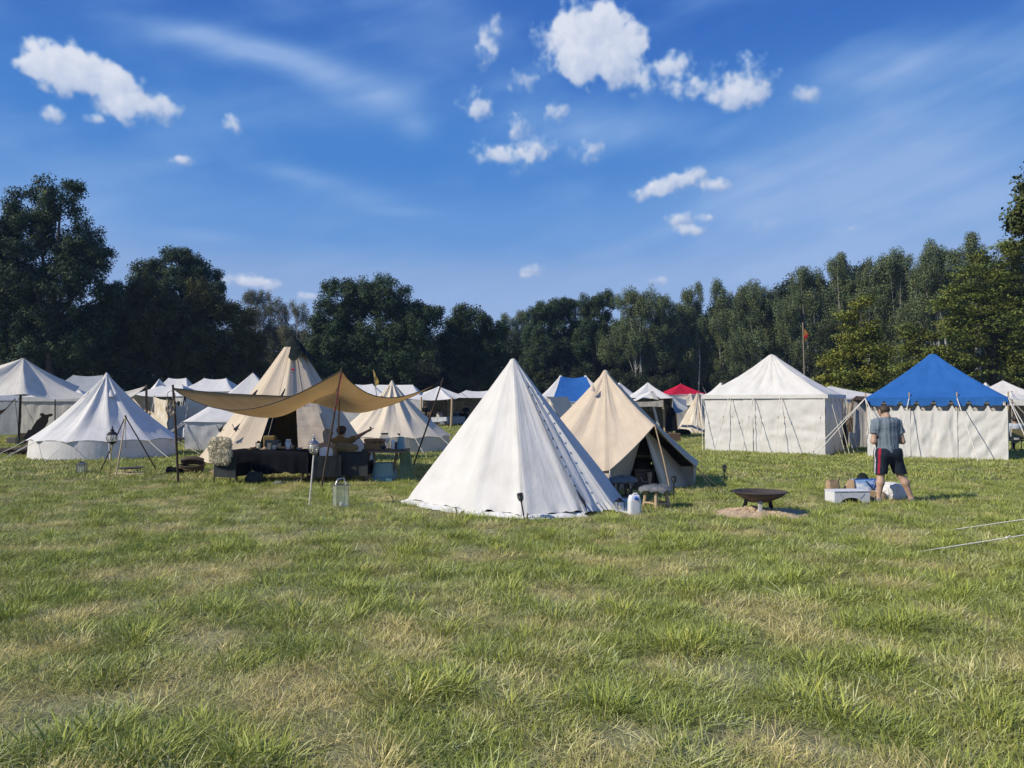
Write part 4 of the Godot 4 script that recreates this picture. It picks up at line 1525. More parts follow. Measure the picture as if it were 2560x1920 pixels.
func big_marquee() -> void:
	var FL := Vector3(7.18, 0, -28.6)
	var FR := Vector3(10.56, 0, -25.9)
	var t := (FR - FL).normalized()
	var nrm := Vector3(-t.z, 0, t.x)
	if nrm.z < 0: nrm = -nrm
	var w := FL.distance_to(FR)
	var dep := 1.95
	var c := (FL + FR) * 0.5 - nrm * dep * 0.5
	var turn := atan2(nrm.x, nrm.z)
	var root := thing("white_marquee", "white square marquee with a pleated pointed roof, left of the blue-roofed tent", "tent", c, turn)
	holes.append(Vector4(c.x, c.z, 1.0, 1.0))
	var hw := w * 0.5
	var hd := dep * 0.5
	var ev := 2.02
	var cs := [Vector3(-hw - 0.08, ev, hd + 0.08), Vector3(hw + 0.08, ev, hd + 0.08), Vector3(hw + 0.08, ev, -hd - 0.08), Vector3(-hw - 0.08, ev, -hd - 0.08)]
	var apex := Vector3(0, 3.52, 0)
	var g := roof_grid(apex, apex, cs, 26, 30, {"sag": 0.24, "pan": 0.05, "fold": 0.11, "folds": 22.0, "pinch": 0.03, "top": 0.08, "seed": 5.0, "up": -0.02})
	var mb := MB.new()
	spread(mb, g)
	put("roof", mb, M["white_canvas"], root)
	var cap := MB.new()
	cap.lathe(Transform3D(Basis(), apex + Vector3(0, -0.06, 0)), [Vector2(0.11, -0.02), Vector2(0.07, 0.06), Vector2(0.0, 0.09)], 12)
	put("top_cap", cap, M["white_canvas"], root)
	for k in 4:
		var a: Vector3 = cs[k]
		var b: Vector3 = cs[(k + 1) % 4]
		var hm := MB.new()
		var top := line_pts(a, b, 26)
		var low := []
		for q in top:
			low.append(q + Vector3(0, -0.10, 0))
		for i in top.size():
			var out := Vector3(top[i].x, 0, top[i].z).normalized() * 0.03
			top[i] += out + Vector3(0, 0.035, 0)
			low[i] += out
		wall_between(hm, top, low, 4, 0.012, 16.0, 6.0, k)
		put("eave_band", hm, M["white_canvas"], root)
	for k in 4:
		var a: Vector3 = cs[k] * Vector3(0.965, 0, 0.955)
		var b: Vector3 = cs[(k + 1) % 4] * Vector3(0.965, 0, 0.955)
		var cuts := [0.0, 0.345, 0.425, 0.50, 1.0] if k == 0 else [0.0, 0.5, 1.0]
		for s in cuts.size() - 1:
			var p := a.lerp(b, cuts[s])
			var q := a.lerp(b, cuts[s + 1])
			var n := int(p.distance_to(q) * 16.0) + 3
			var wm := MB.new()
			var off := Vector3(0, 0, 0.02 * (s % 2)) if k == 0 else Vector3.ZERO
			wall_between(wm, line_pts(p + Vector3(0, ev - 0.05, 0) + off, q + Vector3(0, ev - 0.05, 0) + off, n), line_pts(p + off, q + off, n), 26, 0.05, 7.0, 34.0 if k == 0 else 12.0, s * 17.0 + k * 5.0, 0.5)
			put("wall_panel", wm, M["white_canvas"], root)
	# guy ropes along the front, each with its slider
	for q in [[0.0, 0.06], [0.235, 0.155], [0.25, 0.34], [0.435, 0.385], [0.44, 0.54], [0.65, 0.65], [0.66, 0.78], [0.985, 0.93]]:
		var a: Vector3 = (cs[0] as Vector3).lerp(cs[1], q[0]) + Vector3(0, -0.06, 0.05)
		var f: Vector3 = (cs[0] as Vector3).lerp(cs[1], q[1])
		f = Vector3(f.x, 0.02, f.z + 0.55)
		var gr := rope(a, f, root, M["white_rope"], 0.012, "guy_rope", 0.0)
		var sl := MB.new()
		sl.bx(a.lerp(f, 0.36), Vector3(0.035, 0.07, 0.03), 0.3, 0.006)
		put("rope_slider", sl, M["pale_wood"], gr)
	for q in [0.12, 0.35, 0.6, 0.85]:
		var a: Vector3 = (cs[1] as Vector3).lerp(cs[2], q) + Vector3(0.03, -0.08, 0)
		rope(a, a + Vector3(0.55, -1.95, 0.25), root, M["rope"], 0.012, "guy_rope", 0.0)
	for k in 4:
		var q: Vector3 = cs[k]
		post(Vector3(q.x * 0.92, 0, q.z * 0.90), Vector3(q.x * 0.92, ev + 0.02, q.z * 0.90), 0.03, root, M["grey_wood"])
	post(Vector3.ZERO, apex, 0.04, root, M["grey_wood"])

func blue_tent() -> void:
	var FL := Vector3(11.72, 0, -25.35)
	var FR := Vector3(15.02, 0, -23.35)
	var t := (FR - FL).normalized()
	var nrm := Vector3(-t.z, 0, t.x)
	if nrm.z < 0: nrm = -nrm
	var w := FL.distance_to(FR)
	var dep := 3.6
	var c := (FL + FR) * 0.5 - nrm * dep * 0.5
	var root := thing("blue_roofed_tent", "white-walled square tent with a bright blue pointed roof behind the standing man", "tent", c, atan2(nrm.x, nrm.z))
	holes.append(Vector4(c.x, c.z, 1.7, 1.7))
	var hw := w * 0.5
	var hd := dep * 0.5
	var ev := 1.93
	var cs := [Vector3(-hw - 0.05, ev, hd + 0.08), Vector3(hw + 0.05, ev, hd + 0.08), Vector3(hw + 0.05, ev, -hd - 0.08), Vector3(-hw - 0.05, ev, -hd - 0.08)]
	var apex := Vector3(-0.1, 3.40, 0.1)
	var g := roof_grid(apex, apex, cs, 22, 28, {"sag": 0.16, "pan": 0.06, "fold": 0.03, "folds": 6.0, "pinch": 0.02, "top": 0.10, "seed": 15.0})
	var mb := MB.new()
	spread(mb, g)
	put("roof", mb, M["blue_canvas"], root)
	var cap := MB.new()
	cap.lathe(Transform3D(Basis(), apex + Vector3(0, -0.05, 0)), [Vector2(0.13, -0.02), Vector2(0.09, 0.05), Vector2(0.0, 0.07)], 12)
	put("top_cap", cap, M["blue_canvas"], root)
	# hanging edge with arched notches
	for k in 4:
		var a: Vector3 = cs[k]
		var b: Vector3 = cs[(k + 1) % 4]
		var len := a.distance_to(b)
		var n := int(len * 36.0)
		var top := []
		var low := []
		var out := (a + b) * 0.5
		out.y = 0
		out = out.normalized()
		for i in n + 1:
			var s := float(i) / n
			var u := fposmod(s * len / 0.475 + 0.35, 1.0) - 0.5
			var notch := sqrt(maxf(0.0, 1.0 - pow(u / 0.17, 2.0)))
			var q := a.lerp(b, s) + out * 0.015
			top.append(q)
			low.append(q + out * 0.03 * (0.5 + 0.5 * nz.get_noise_1d(i * 3.0)) - Vector3(0, 0.26 - 0.15 * notch - 0.015 * sin(i * 0.3), 0))
		var vm := MB.new()
		wall_between(vm, top, low, 4, 0.008, 10.0, 4.0, k)
		put("scalloped_edge", vm, M["blue_canvas"], root)
	for k in 4:
		var a: Vector3 = cs[k] * Vector3(0.985, 0, 0.965)
		var b: Vector3 = cs[(k + 1) % 4] * Vector3(0.985, 0, 0.965)
		var cuts := [0.0, 0.325, 0.66, 1.0] if k == 0 else [0.0, 0.5, 1.0]
		for s in cuts.size() - 1:
			var p := a.lerp(b, cuts[s])
			var q := a.lerp(b, cuts[s + 1])
			var len := a.distance_to(b)
			var n := int(p.distance_to(q) * 24.0)
			var top := []
			var low := []
			for i in n + 1:
				var f := float(i) / n
				var x := lerpf(cuts[s], cuts[s + 1], f) * len
				var u := fposmod(x / 0.475 + 0.35, 1.0) - 0.5
				var lift := exp(-pow(u / 0.13, 2.0)) * 0.20
				top.append(p.lerp(q, f) + Vector3(0, ev - 0.44 + lift + 0.04 * absf(u), 0))
				low.append(p.lerp(q, f) + Vector3(0, 0, 0.0))
			var wm := MB.new()
			wall_between(wm, top, low, 26, 0.06, 12.0, 10.0, s * 13.0 + k * 7.0, [-0.7, 0.2, 1.6][s] if k == 0 else 0.3)
			var wp := put("wall_panel", wm, M["white_canvas"], root)
			if k == 0:
				var sm := MB.new()
				sm.tube([q + Vector3(0, 0.01, 0.012), q + Vector3(0, ev - 0.36, 0.012)], [0.014], 6)
				put("panel_seam", sm, M["white_canvas"], wp)
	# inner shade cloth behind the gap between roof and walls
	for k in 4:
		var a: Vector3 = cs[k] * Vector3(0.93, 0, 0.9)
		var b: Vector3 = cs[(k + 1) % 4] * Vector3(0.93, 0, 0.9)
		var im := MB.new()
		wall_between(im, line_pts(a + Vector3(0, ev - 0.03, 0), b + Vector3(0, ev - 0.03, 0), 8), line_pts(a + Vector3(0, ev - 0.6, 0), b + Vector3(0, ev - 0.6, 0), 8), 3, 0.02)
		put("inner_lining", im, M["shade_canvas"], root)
	for s in [0.0, 0.325, 0.66, 1.0]:
		var q: Vector3 = (cs[0] as Vector3).lerp(cs[1], s)
		post(Vector3(q.x * 0.97, 0, q.z - 0.26), q + Vector3(0, 0.17, -0.03), 0.024, root, M["pale_wood"], "side_pole")
	for q in [[0.0, -0.42, 0.7], [0.0, -0.36, 0.95], [0.0, 0.10, 0.5], [0.0, 0.22, 0.7], [0.325, 0.24, 1.0], [0.66, 0.80, 1.5], [1.0, 1.16, 0.7], [1.0, 1.22, 0.3]]:
		var a: Vector3 = (cs[0] as Vector3).lerp(cs[1], q[0]) + Vector3(0, -0.02, 0.03)
		var f: Vector3 = (cs[0] as Vector3).lerp(cs[1], q[1])
		f = Vector3(f.x, 0.02, f.z + q[2])
		rope(a, f, root, M["white_rope"], 0.013, "guy_rope", 0.0)
		peg(f, Vector3(0, 0, 0.6), root)
	rope(cs[1], Vector3(hw + 1.4, 0.3, hd - 0.6), root, M["rope"], 0.013, "guy_rope", 0.0)
	post(Vector3.ZERO, apex, 0.04, root, M["grey_wood"])

# ---------------------------------------------------------------- the camp behind
func spot(px: float, d: float) -> Vector3:
	var p := at(px, 1012.0, d)
	p.y = 0.0
	return p

func tall(py: float, d: float) -> float:
	return at(1280.0, py, d).y

func camp() -> void:
	var W: Material = M["white_canvas"]
	var OC: Material = M["old_canvas"]
	# round bell tents
	bell_tent("large white bell tent at the left with a shaded right half", spot(266, 25.6), 2.28, tall(936, 25.6), 0.56, 12, 0.52, W, {"vents": [0.75, -1.1], "no_rope": [], "reach": 1.0})
	bell_tent("cream bell tent with grey-shaded folds half hidden behind the beige tipi", spot(980, 28.9), 2.25, tall(955, 28.9), 0.52, 12, 0.0, M["cream_canvas"], {"vents": [-0.9]})
	var s := pavilion("sugarloaf_tent", "small white wall tent squeezed between the beige tipi and the grey windbreak", spot(632, 30.5), 2.0, 1.9, 0.1, 1.08, tall(934, 30.5), W, W, {"sag": 0.2, "crease": 0.05, "wall_grid": 9.0, "wall_rows": 12, "folds": 40.0})
	for q in [[-2.05, 1.6], [-2.05, 1.95]]:
		rope(Vector3(q[0], 1.05, q[1]), Vector3(q[0] - 1.3, 0.0, q[1] + 0.9), s, M["white_rope"], 0.01)
	# left of the tipi
	awning("white sail awning with a sagging yellow-lit underside at the left edge", at(58, 896, 33.0), [at(-190, 972, 30.0), at(60, 985, 31.0), at(226, 992, 33.0), at(200, 965, 37.5), at(60, 960, 38.5), at(-190, 955, 38.0)], M["glow_canvas"], [[on_ground(46, 1113), at(52, 988, 32.5) + Vector3(0, 0.3, 0), 0.05, M["dark_wood"]], [spot(138, 37.0), at(138, 985, 37.0), 0.03, M["grey_wood"]]], {"up": -0.16, "sag": 0.5})
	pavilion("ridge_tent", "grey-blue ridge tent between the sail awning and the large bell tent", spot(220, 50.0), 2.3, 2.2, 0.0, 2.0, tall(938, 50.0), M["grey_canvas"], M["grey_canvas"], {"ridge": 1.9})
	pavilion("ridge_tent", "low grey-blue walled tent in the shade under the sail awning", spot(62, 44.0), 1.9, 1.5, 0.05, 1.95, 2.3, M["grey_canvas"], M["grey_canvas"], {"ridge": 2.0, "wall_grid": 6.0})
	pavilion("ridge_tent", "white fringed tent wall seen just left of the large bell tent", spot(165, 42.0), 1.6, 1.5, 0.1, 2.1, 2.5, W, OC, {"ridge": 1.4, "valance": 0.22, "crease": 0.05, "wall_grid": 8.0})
	pavilion("cone_tent", "small white pointed tent, leftmost of three in the row behind the wooden pole", spot(398, 56.0), 1.1, 1.1, 0.7, 2.1, tall(948, 56.0), W, W)
	pavilion("ridge_tent", "white ridge tent, middle one of three in the row behind the wooden pole", spot(443, 60.0), 1.6, 1.5, 0.0, 2.4, tall(945, 60.0), W, W, {"ridge": 1.35})
	pavilion("ridge_tent", "white pleated ridge tent, rightmost and largest of three in the row behind the wooden pole", spot(538, 50.0), 1.75, 1.7, 0.0, 2.55, tall(946, 50.0), W, W, {"ridge": 1.4, "folds": 40.0, "fold": 0.09})
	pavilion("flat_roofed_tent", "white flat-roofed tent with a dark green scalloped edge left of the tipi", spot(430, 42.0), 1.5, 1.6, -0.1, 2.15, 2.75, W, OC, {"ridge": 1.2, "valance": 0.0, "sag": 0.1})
	green_edge(spot(430, 42.0) + Vector3(0.0, 0, 1.72))
	windbreak("stained white canvas windbreak right of the large bell tent", at(330, 984, 38.0), at(386, 992, 37.0), at(420, 1000, 35.5), M["stained_canvas"])
	windbreak("grey-brown canvas windbreak behind the white jerrycan", at(418, 1011, 37.5), at(470, 1014, 38.0), at(512, 1017, 39.0), M["shade_canvas"])
	awning("small tan awning corner tied to the wooden pole right of the large bell tent", at(364, 966, 37.0), [at(296, 984, 37.0), at(330, 992, 36.5), at(366, 967, 37.0), at(330, 975, 39.0)], M["shade_canvas"], [[on_ground(366, 1100) * Vector3(1, 0, 1), at(366, 962, 37.0), 0.06, M["brown_wood"]]], {"sag": 0.2, "pull": 0.1})
	# behind and right of the tipi
	pavilion("ridge_tent", "pale grey ridge tent just right of the tan tarp's peak", spot(905, 62.0), 2.1, 2.0, 0.1, 2.3, tall(960, 62.0), W, W, {"ridge": 1.6})
	pavilion("ridge_tent", "long pale grey ridge tent behind the cream bell tent", spot(988, 66.0), 2.8, 2.4, -0.05, 2.2, tall(962, 66.0), W, W, {"ridge": 3.0, "droop": 0.02})
	awning("white sail awning with a pale front post sheltering people in the middle distance", at(1097, 966, 64.0), [at(1028, 998, 60.0), at(1130, 997, 58.5), at(1165, 990, 62.0), at(1120, 985, 68.0), at(1045, 985, 68.0)], M["white_canvas"], [[spot(1128, 58.6), at(1130, 994, 58.5), 0.09, M["pale_wood"]], [spot(1053, 60.0), at(1053, 993, 60.0), 0.08, M["pale_wood"]], [spot(1097, 64.0), at(1097, 966, 64.0), 0.06, M["grey_wood"]]], {"sag": 0.3, "pull": 0.5, "up": -0.1})
	pavilion("ridge_tent", "wide open-fronted white ridge tent behind the tip of the white pyramid tent", spot(1195, 66.0), 2.6, 2.4, 0.1, 2.3, tall(976, 66.0), W, M["old_canvas"], {"ridge": 2.0, "open": [0], "droop": 0.1, "posts": [0, 1]})
	windbreak("tan and dark striped back cloth under the white sail awning", at(1040, 998, 67.0), at(1100, 1002, 67.5), at(1170, 1000, 67.0), M["stained_canvas"])
	var b := pavilion("striped_tent", "white double-peaked tent with a bright blue middle panel", spot(1433, 42.0), 2.15, 2.0, 0.0, 1.85, tall(940, 42.0), W, W, {"ridge": 1.36, "stripe": [0.18, 0.78, M["blue_canvas"]], "droop": 0.12, "sag": 0.35, "per": 20})
	for k in 2:
		var cap := MB.new()
		cap.lathe(Transform3D(Basis(), Vector3(-0.68 + 1.36 * k, tall(940, 42.0) - 0.06, 0)), [Vector2(0.13, -0.04), Vector2(0.07, 0.07), Vector2(0.0, 0.11)], 10)
		put("peak_cap", cap, W, b)
	wedge_tent()
	pavilion("cone_tent", "narrow white tent peeking out at the right slope of the beige bell tent", spot(1549, 44.0), 1.0, 1.2, 0.5, 1.9, tall(957, 44.0), W, W)
	var p := pavilion("open_tent", "open-fronted white pointed tent with a beige hanging edge, behind the beige bell tent", spot(1620, 41.0), 1.05, 1.3, 0.0, 2.05, tall(957, 41.0), W, M["shade_canvas"], {"open": [0], "sag": 0.3, "ropes": false})
	open_tent_front(p)
	pavilion("red_roofed_tent", "tent with a crimson red pointed roof and white walls", spot(1702, 50.0), 1.25, 1.25, 0.15, 2.35, tall(960, 50.0), M["red_canvas"], W, {"sag": 0.2})
	awning("small tan awning in front of the red-roofed tent", at(1727, 984, 48.5), [at(1686, 1012, 47.6), at(1738, 1012, 47.8), at(1746, 1002, 49.5), at(1705, 1000, 49.5)], M["cream_canvas"], [[spot(1727, 48.5), at(1727, 984, 48.5), 0.03, M["grey_wood"]]], {"sag": 0.3, "pull": 0.15})
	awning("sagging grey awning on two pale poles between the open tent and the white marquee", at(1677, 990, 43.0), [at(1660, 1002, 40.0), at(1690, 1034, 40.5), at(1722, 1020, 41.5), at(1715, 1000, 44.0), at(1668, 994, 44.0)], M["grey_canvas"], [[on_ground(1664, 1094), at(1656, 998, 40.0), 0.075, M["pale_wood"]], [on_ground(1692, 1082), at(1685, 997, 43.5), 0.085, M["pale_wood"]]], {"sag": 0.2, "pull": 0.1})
	little_cone()
	pavilion("cone_tent", "white pointed tent with grey folds left of the white marquee's roof", spot(1803, 52.0), 1.15, 1.15, 0.7, 2.0, tall(957, 52.0), W, W, {"folds": 40.0, "fold": 0.1})
	pavilion("cone_tent", "white tent tip showing just right of another one beside the white marquee's roof", spot(1813, 57.0), 1.1, 1.1, 0.3, 2.0, tall(962, 57.0), W, W)
	# between the two big square tents
	pavilion("peaked_tent", "pale grey tent roof showing between the white marquee and the blue-roofed tent", spot(2078, 34.5), 2.0, 1.9, 0.2, 1.95, tall(966, 34.5), W, W, {"sag": 0.25, "posts": [0, 1]})
	gap_things()
	# far right
	pavilion("cone_tent", "small white tent tip right of the blue roof's lower slope", spot(2465, 48.0), 1.0, 1.0, 0.6, 1.9, tall(957, 48.0), W, W)
	pavilion("peaked_tent", "white pointed tent at the far right with an open shaded front", spot(2508, 38.0), 1.75, 1.6, -0.35, 1.95, tall(952, 38.0), W, W, {"sag": 0.3, "open": [0], "valance": 0.28})
	pavilion("cone_tent", "tiny white awning peak in front of the far right pointed tent", spot(2530, 35.0), 0.7, 0.7, 0.2, 1.95, tall(981, 35.0), W, W, {"open": [0, 1, 2, 3]})
	flags()
	hammock()

func windbreak(label: String, a: Vector3, b: Vector3, c: Vector3, m: Material) -> void:
	var base := Vector3(b.x, 0, b.z)
	var root := thing("windbreak", label, "windbreak", base)
	var top := line_pts(a - base, b - base, 14, 0.04) + line_pts(b - base, c - base, 14, 0.05).slice(1)
	var low := []
	for q in top:
		low.append(Vector3(q.x + 0.03, 0.0, q.z + 0.12))
	var mb := MB.new()
	wall_between(mb, top, low, 14, 0.09, 30.0, 14.0, a.x, 0.8)
	put("canvas", mb, m, root)
	for q in [a, b, c]:
		post(Vector3(q.x, 0, q.z) - base, q - base + Vector3(0, 0.06, 0), 0.025, root, M["grey_wood"])
	rope(a - base, Vector3(a.x - base.x - 0.4, 0, a.z - base.z + 1.3), root, M["rope"], 0.012)
	rope(b - base, Vector3(b.x - base.x + 0.3, 0, b.z - base.z + 1.5), root, M["rope"], 0.012)

func green_edge(at_: Vector3) -> void:
	# a row of dark green tongues hung along a line, with white gaps between
	var root := thing("bunting", "dark green scalloped cloth edge hanging from the flat-roofed tent", "bunting", at_)
	var band := MB.new()
	wall_between(band, line_pts(Vector3(-0.05, 2.12, 0), Vector3(1.45, 2.12, -0.1), 8), line_pts(Vector3(-0.05, 1.88, 0.02), Vector3(1.45, 1.88, -0.08), 8), 2, 0.02)
	put("band", band, M["dark_green_cloth"], root)
	for k in 7:
		var x := 0.02 + k * 0.205
		var mb := MB.new()
		var top := line_pts(Vector3(x, 1.885, 0.03), Vector3(x + 0.15, 1.885, 0.02), 4)
		var low := []
		for i in 5:
			low.append((top[i] as Vector3) - Vector3(0, 0.10 + 0.20 * sin(PI * i / 4.0), -0.01))
		wall_between(mb, top, low, 3, 0.01)
		put("tongue", mb, M["dark_green_cloth"], root)

func wedge_tent() -> void:
	var c := spot(1395, 31.5)
	var root := thing("wedge_tent", "small cream ridge tent with a round vent left of the beige bell tent", "tent", c)
	var p1 := at(1366, 991, 30.2) - c
	var p2 := at(1418, 991, 32.5) - c
	var fl := spot(1322, 29.6) - c
	var fr := spot(1448, 29.8) - c
	var bl := spot(1372, 33.4) - c
	var br := spot(1478, 33.2) - c
	var lit := MB.new()
	wall_between(lit, line_pts(p1, p1 + Vector3(0.02, 0, 0.0), 8), line_pts(fl, fr + Vector3(-0.1, 0, 0.1), 8), 16, 0.02, 60.0, 12.0)
	put("front", lit, M["cream_canvas"], root)
	var side := MB.new()
	wall_between(side, line_pts(p1, p2, 8, 0.02), line_pts(fr, br, 8), 14, 0.04, 40.0, 12.0)
	put("roof_side", side, M["cream_canvas"], root)
	var back := MB.new()
	wall_between(back, line_pts(p2, p1, 8, 0.02), line_pts(bl, fl, 8), 14, 0.03)
	put("roof_side", back, M["cream_canvas"], root)
	var rear := MB.new()
	wall_between(rear, line_pts(p2, p2 + Vector3(0.02, 0, 0), 8), line_pts(br, bl, 8), 10, 0.02)
	put("rear", rear, M["cream_canvas"], root)
	hood(root, p1 + Vector3(0.12, -0.24, 0.25), Vector3(0.6, 0, 0.8).normalized(), 0.17, M["cream_canvas"])

func open_tent_front(root: Node3D) -> void:
	var c := root.position
	var P := at(1630, 977, 39.0) - c
	var a := at(1584, 1004, 38.5) - c
	var b := at(1658, 1000, 38.8) - c
	var l := at(1575, 998, 40.6) - c
	for q in [[a.lerp(b, 0.0), P, l], [P, b, P + Vector3(0.2, -0.3, -1.5)]]:
		var mb := MB.new()
		wall_between(mb, line_pts(q[0], q[1], 8, 0.06), line_pts(q[0].lerp(q[2], 0.4), q[2], 8), 6, 0.03, 30.0, 10.0)
		put("front_canopy", mb, M["white_canvas"], root)
	var strip := MB.new()
	wall_between(strip, line_pts(P + Vector3(-0.1, -0.02, 0.02), P + Vector3(0.08, -0.02, 0.02), 3), line_pts(P + Vector3(0.08, -0.42, 0.05), P + Vector3(0.34, -0.46, 0.05), 3), 6, 0.02)
	put("front_canopy", strip, M["white_canvas"], root)
	var edge := MB.new()
	wall_between(edge, line_pts(a, b, 14, 0.04), line_pts(a + Vector3(0, -0.30, 0.02), b + Vector3(0, -0.36, 0.02), 14, -0.04), 6, 0.03, 30.0, 8.0)
	put("hanging_edge", edge, M["cream_canvas"], root)
	var curtain := MB.new()
	wall_between(curtain, line_pts(at(1631, 1016, 40.0) - c, at(1637, 1016, 40.0) - c, 3), line_pts(at(1645, 1073, 40.0) - c, at(1652, 1075, 40.0) - c, 3), 8, 0.02)
	put("rolled_curtain", curtain, M["white_canvas"], root)
	for q in [[1617, 1037, 5.0], [1625, 1038, 9.0]]:
		var where := at(q[0], q[1], 40.4)
		var mb := MB.new()
		var r: float = q[2] * 40.4 / F
		mb.lathe(Transform3D(Basis(Vector3.RIGHT, PI / 2), Vector3.ZERO), [Vector2(r, -0.02), Vector2(r, 0.015), Vector2(r * 0.9, 0.03), Vector2(r * 0.25, 0.05), Vector2(r * 0.22, 0.10), Vector2(0, 0.12)], 20)
		var sh := put("round_shield", mb, M["brown_wood"] if q[2] > 6.0 else M["dark_wood"])
		sh.position = where
		tag(sh, "round brown wooden shield hanging in the open tent" if q[2] > 6.0 else "smaller dark round shield half hidden beside the round brown shield", "shield")

func little_cone() -> void:
	var c := spot(1740, 46.0)
	var root := thing("cone_tent", "cream-stained white cone tent with tied flaps at the left side of the white marquee", "tent", c)
	var apex := at(1744, 982, 46.0) - c
	var cs := circle(Vector3.ZERO, 1.22, 8, 0.02, 0.3)
	var g := roof_grid(apex, apex, cs, 12, 26, {"sag": 0.05, "pan": 0.05, "fold": 0.14, "folds": 60.0, "pinch": 0.05})
	var mb := MB.new()
	spread(mb, g)
	put("canvas", mb, M["stained_canvas"], root)
	for k in 3:
		var q := Vector3(-0.7 + k * 0.55, 0.55, 0.75)
		rope(q, q + Vector3(-0.5, -0.55, 2.6), root, M["rope"], 0.016)
	var fl := MB.new()
	wall_between(fl, line_pts(apex, apex + Vector3(0.1, -0.1, 0), 4), line_pts(apex + Vector3(2.0, -0.35, -0.4), apex + Vector3(2.1, -0.7, 0.2), 4), 8, 0.05)
	put("ridge_cloth", fl, M["white_canvas"], root)

func gap_things() -> void:
	# drapes, panels and poles in the shaded gap between the two big tents
	var root := thing("stall_front", "white, tan and brown cloth panels in the gap left of the blue-roofed tent", "stall", spot(2122, 31.0))
	var c := root.position
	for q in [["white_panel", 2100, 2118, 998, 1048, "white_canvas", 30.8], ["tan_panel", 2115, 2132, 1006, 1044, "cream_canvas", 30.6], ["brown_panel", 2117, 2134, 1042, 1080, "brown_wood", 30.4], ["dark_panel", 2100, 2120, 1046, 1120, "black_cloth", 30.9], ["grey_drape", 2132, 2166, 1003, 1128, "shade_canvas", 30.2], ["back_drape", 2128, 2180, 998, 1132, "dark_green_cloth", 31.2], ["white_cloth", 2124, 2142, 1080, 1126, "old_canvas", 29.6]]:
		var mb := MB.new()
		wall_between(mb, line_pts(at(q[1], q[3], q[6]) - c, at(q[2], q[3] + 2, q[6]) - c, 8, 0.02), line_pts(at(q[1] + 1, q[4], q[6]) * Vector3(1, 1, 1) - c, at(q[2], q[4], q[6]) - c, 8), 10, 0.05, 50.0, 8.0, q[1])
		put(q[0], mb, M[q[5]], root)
	for q in [[2107, 990, 2103, 1120, 29.9], [2133, 996, 2121, 1060, 29.4], [2119, 1050, 2112, 1124, 29.5]]:
		post(at(q[2], q[3], q[4]) - c, at(q[0], q[1], q[4]) - c, 0.035, root, M["brown_wood"])
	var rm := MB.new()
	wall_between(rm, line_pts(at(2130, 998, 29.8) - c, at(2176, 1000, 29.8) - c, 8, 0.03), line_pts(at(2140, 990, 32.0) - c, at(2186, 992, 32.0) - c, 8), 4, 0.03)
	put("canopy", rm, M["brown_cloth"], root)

func flags() -> void:
	var base := on_ground(2014, 1075)
	var f := thing("flagpole", "tall wooden flagpole with a furled orange and red flag behind the white marquee", "flagpole", base)
	var d := -base.z
	var tip := at(2007, 806, d) - base
	post(Vector3.ZERO, tip, 0.055, f, M["grey_wood"])
	var mb := MB.new()
	var t0 := at(2008, 818, d) - base
	var t1 := at(2006, 858, d) - base
	var g0 := at(2022, 836, d) - base
	wall_between(mb, [t0, t0.lerp(g0, 0.5) + Vector3(0, -0.05, 0.08), g0], [t1, t1.lerp(g0, 0.5) + Vector3(0.05, -0.15, -0.05), g0 + Vector3(-0.1, -0.25, 0)], 8, 0.12, 60.0, 20.0)
	put("flag", mb, M["orange_flag"], f)
	var rd := MB.new()
	var r0 := at(2010, 840, d - 0.12) - base
	wall_between(rd, [r0, r0 + Vector3(0.24, 0.10, 0.02)], [r0 + Vector3(0.02, -0.16, 0), r0 + Vector3(0.26, -0.04, 0.02)], 3, 0.02)
	put("red_patch", rd, M["red_canvas"], f)
	var b2 := spot(940, 58.0)
	var f2 := thing("flagpole", "slanting pole with a hanging mustard-yellow pennant behind the cream bell tent", "flagpole", b2)
	var p0 := at(933, 924, 58.0) - b2
	var p1 := at(944, 968, 58.0) - b2
	post(Vector3(0.35, 0, 0), p0, 0.03, f2, M["grey_wood"])
	var fm := MB.new()
	wall_between(fm, line_pts(p0 + Vector3(0, 0, 0.04), p0 + Vector3(0.03, -0.03, 0.05), 3), line_pts(p1 + Vector3(-0.15, 0.1, 0.04), p1 + Vector3(0.12, 0.35, 0.04), 3), 8, 0.09, 40.0, 20.0)
	put("pennant", fm, M["yellow_flag"], f2)
	var b3 := on_ground(2140, 1070)
	var d3 := -b3.z
	var n := thing("net_pole", "tall thin pole with a blue-grey net in a wire frame at its top", "net", b3)
	post(Vector3.ZERO, at(2146, 895, d3) - b3, 0.035, n, M["yellow_pole"])
	var ring := MB.new()
	var rp := []
	for q in [[2132, 907], [2146, 894], [2156, 907], [2144, 932], [2133, 922], [2132, 907]]:
		rp.append(at(q[0], q[1], d3) - b3)
	ring.tube(rp, [0.016], 5)
	put("wire_frame", ring, M["grey_wood"], n)
	var net := MB.new()
	wall_between(net, line_pts(at(2133, 903, d3) - b3, at(2152, 904, d3) - b3, 6), line_pts(at(2140, 929, d3) - b3, at(2146, 931, d3) - b3, 6), 6, 0.12)
	put("net_cloth", net, M["net_blue"], n)

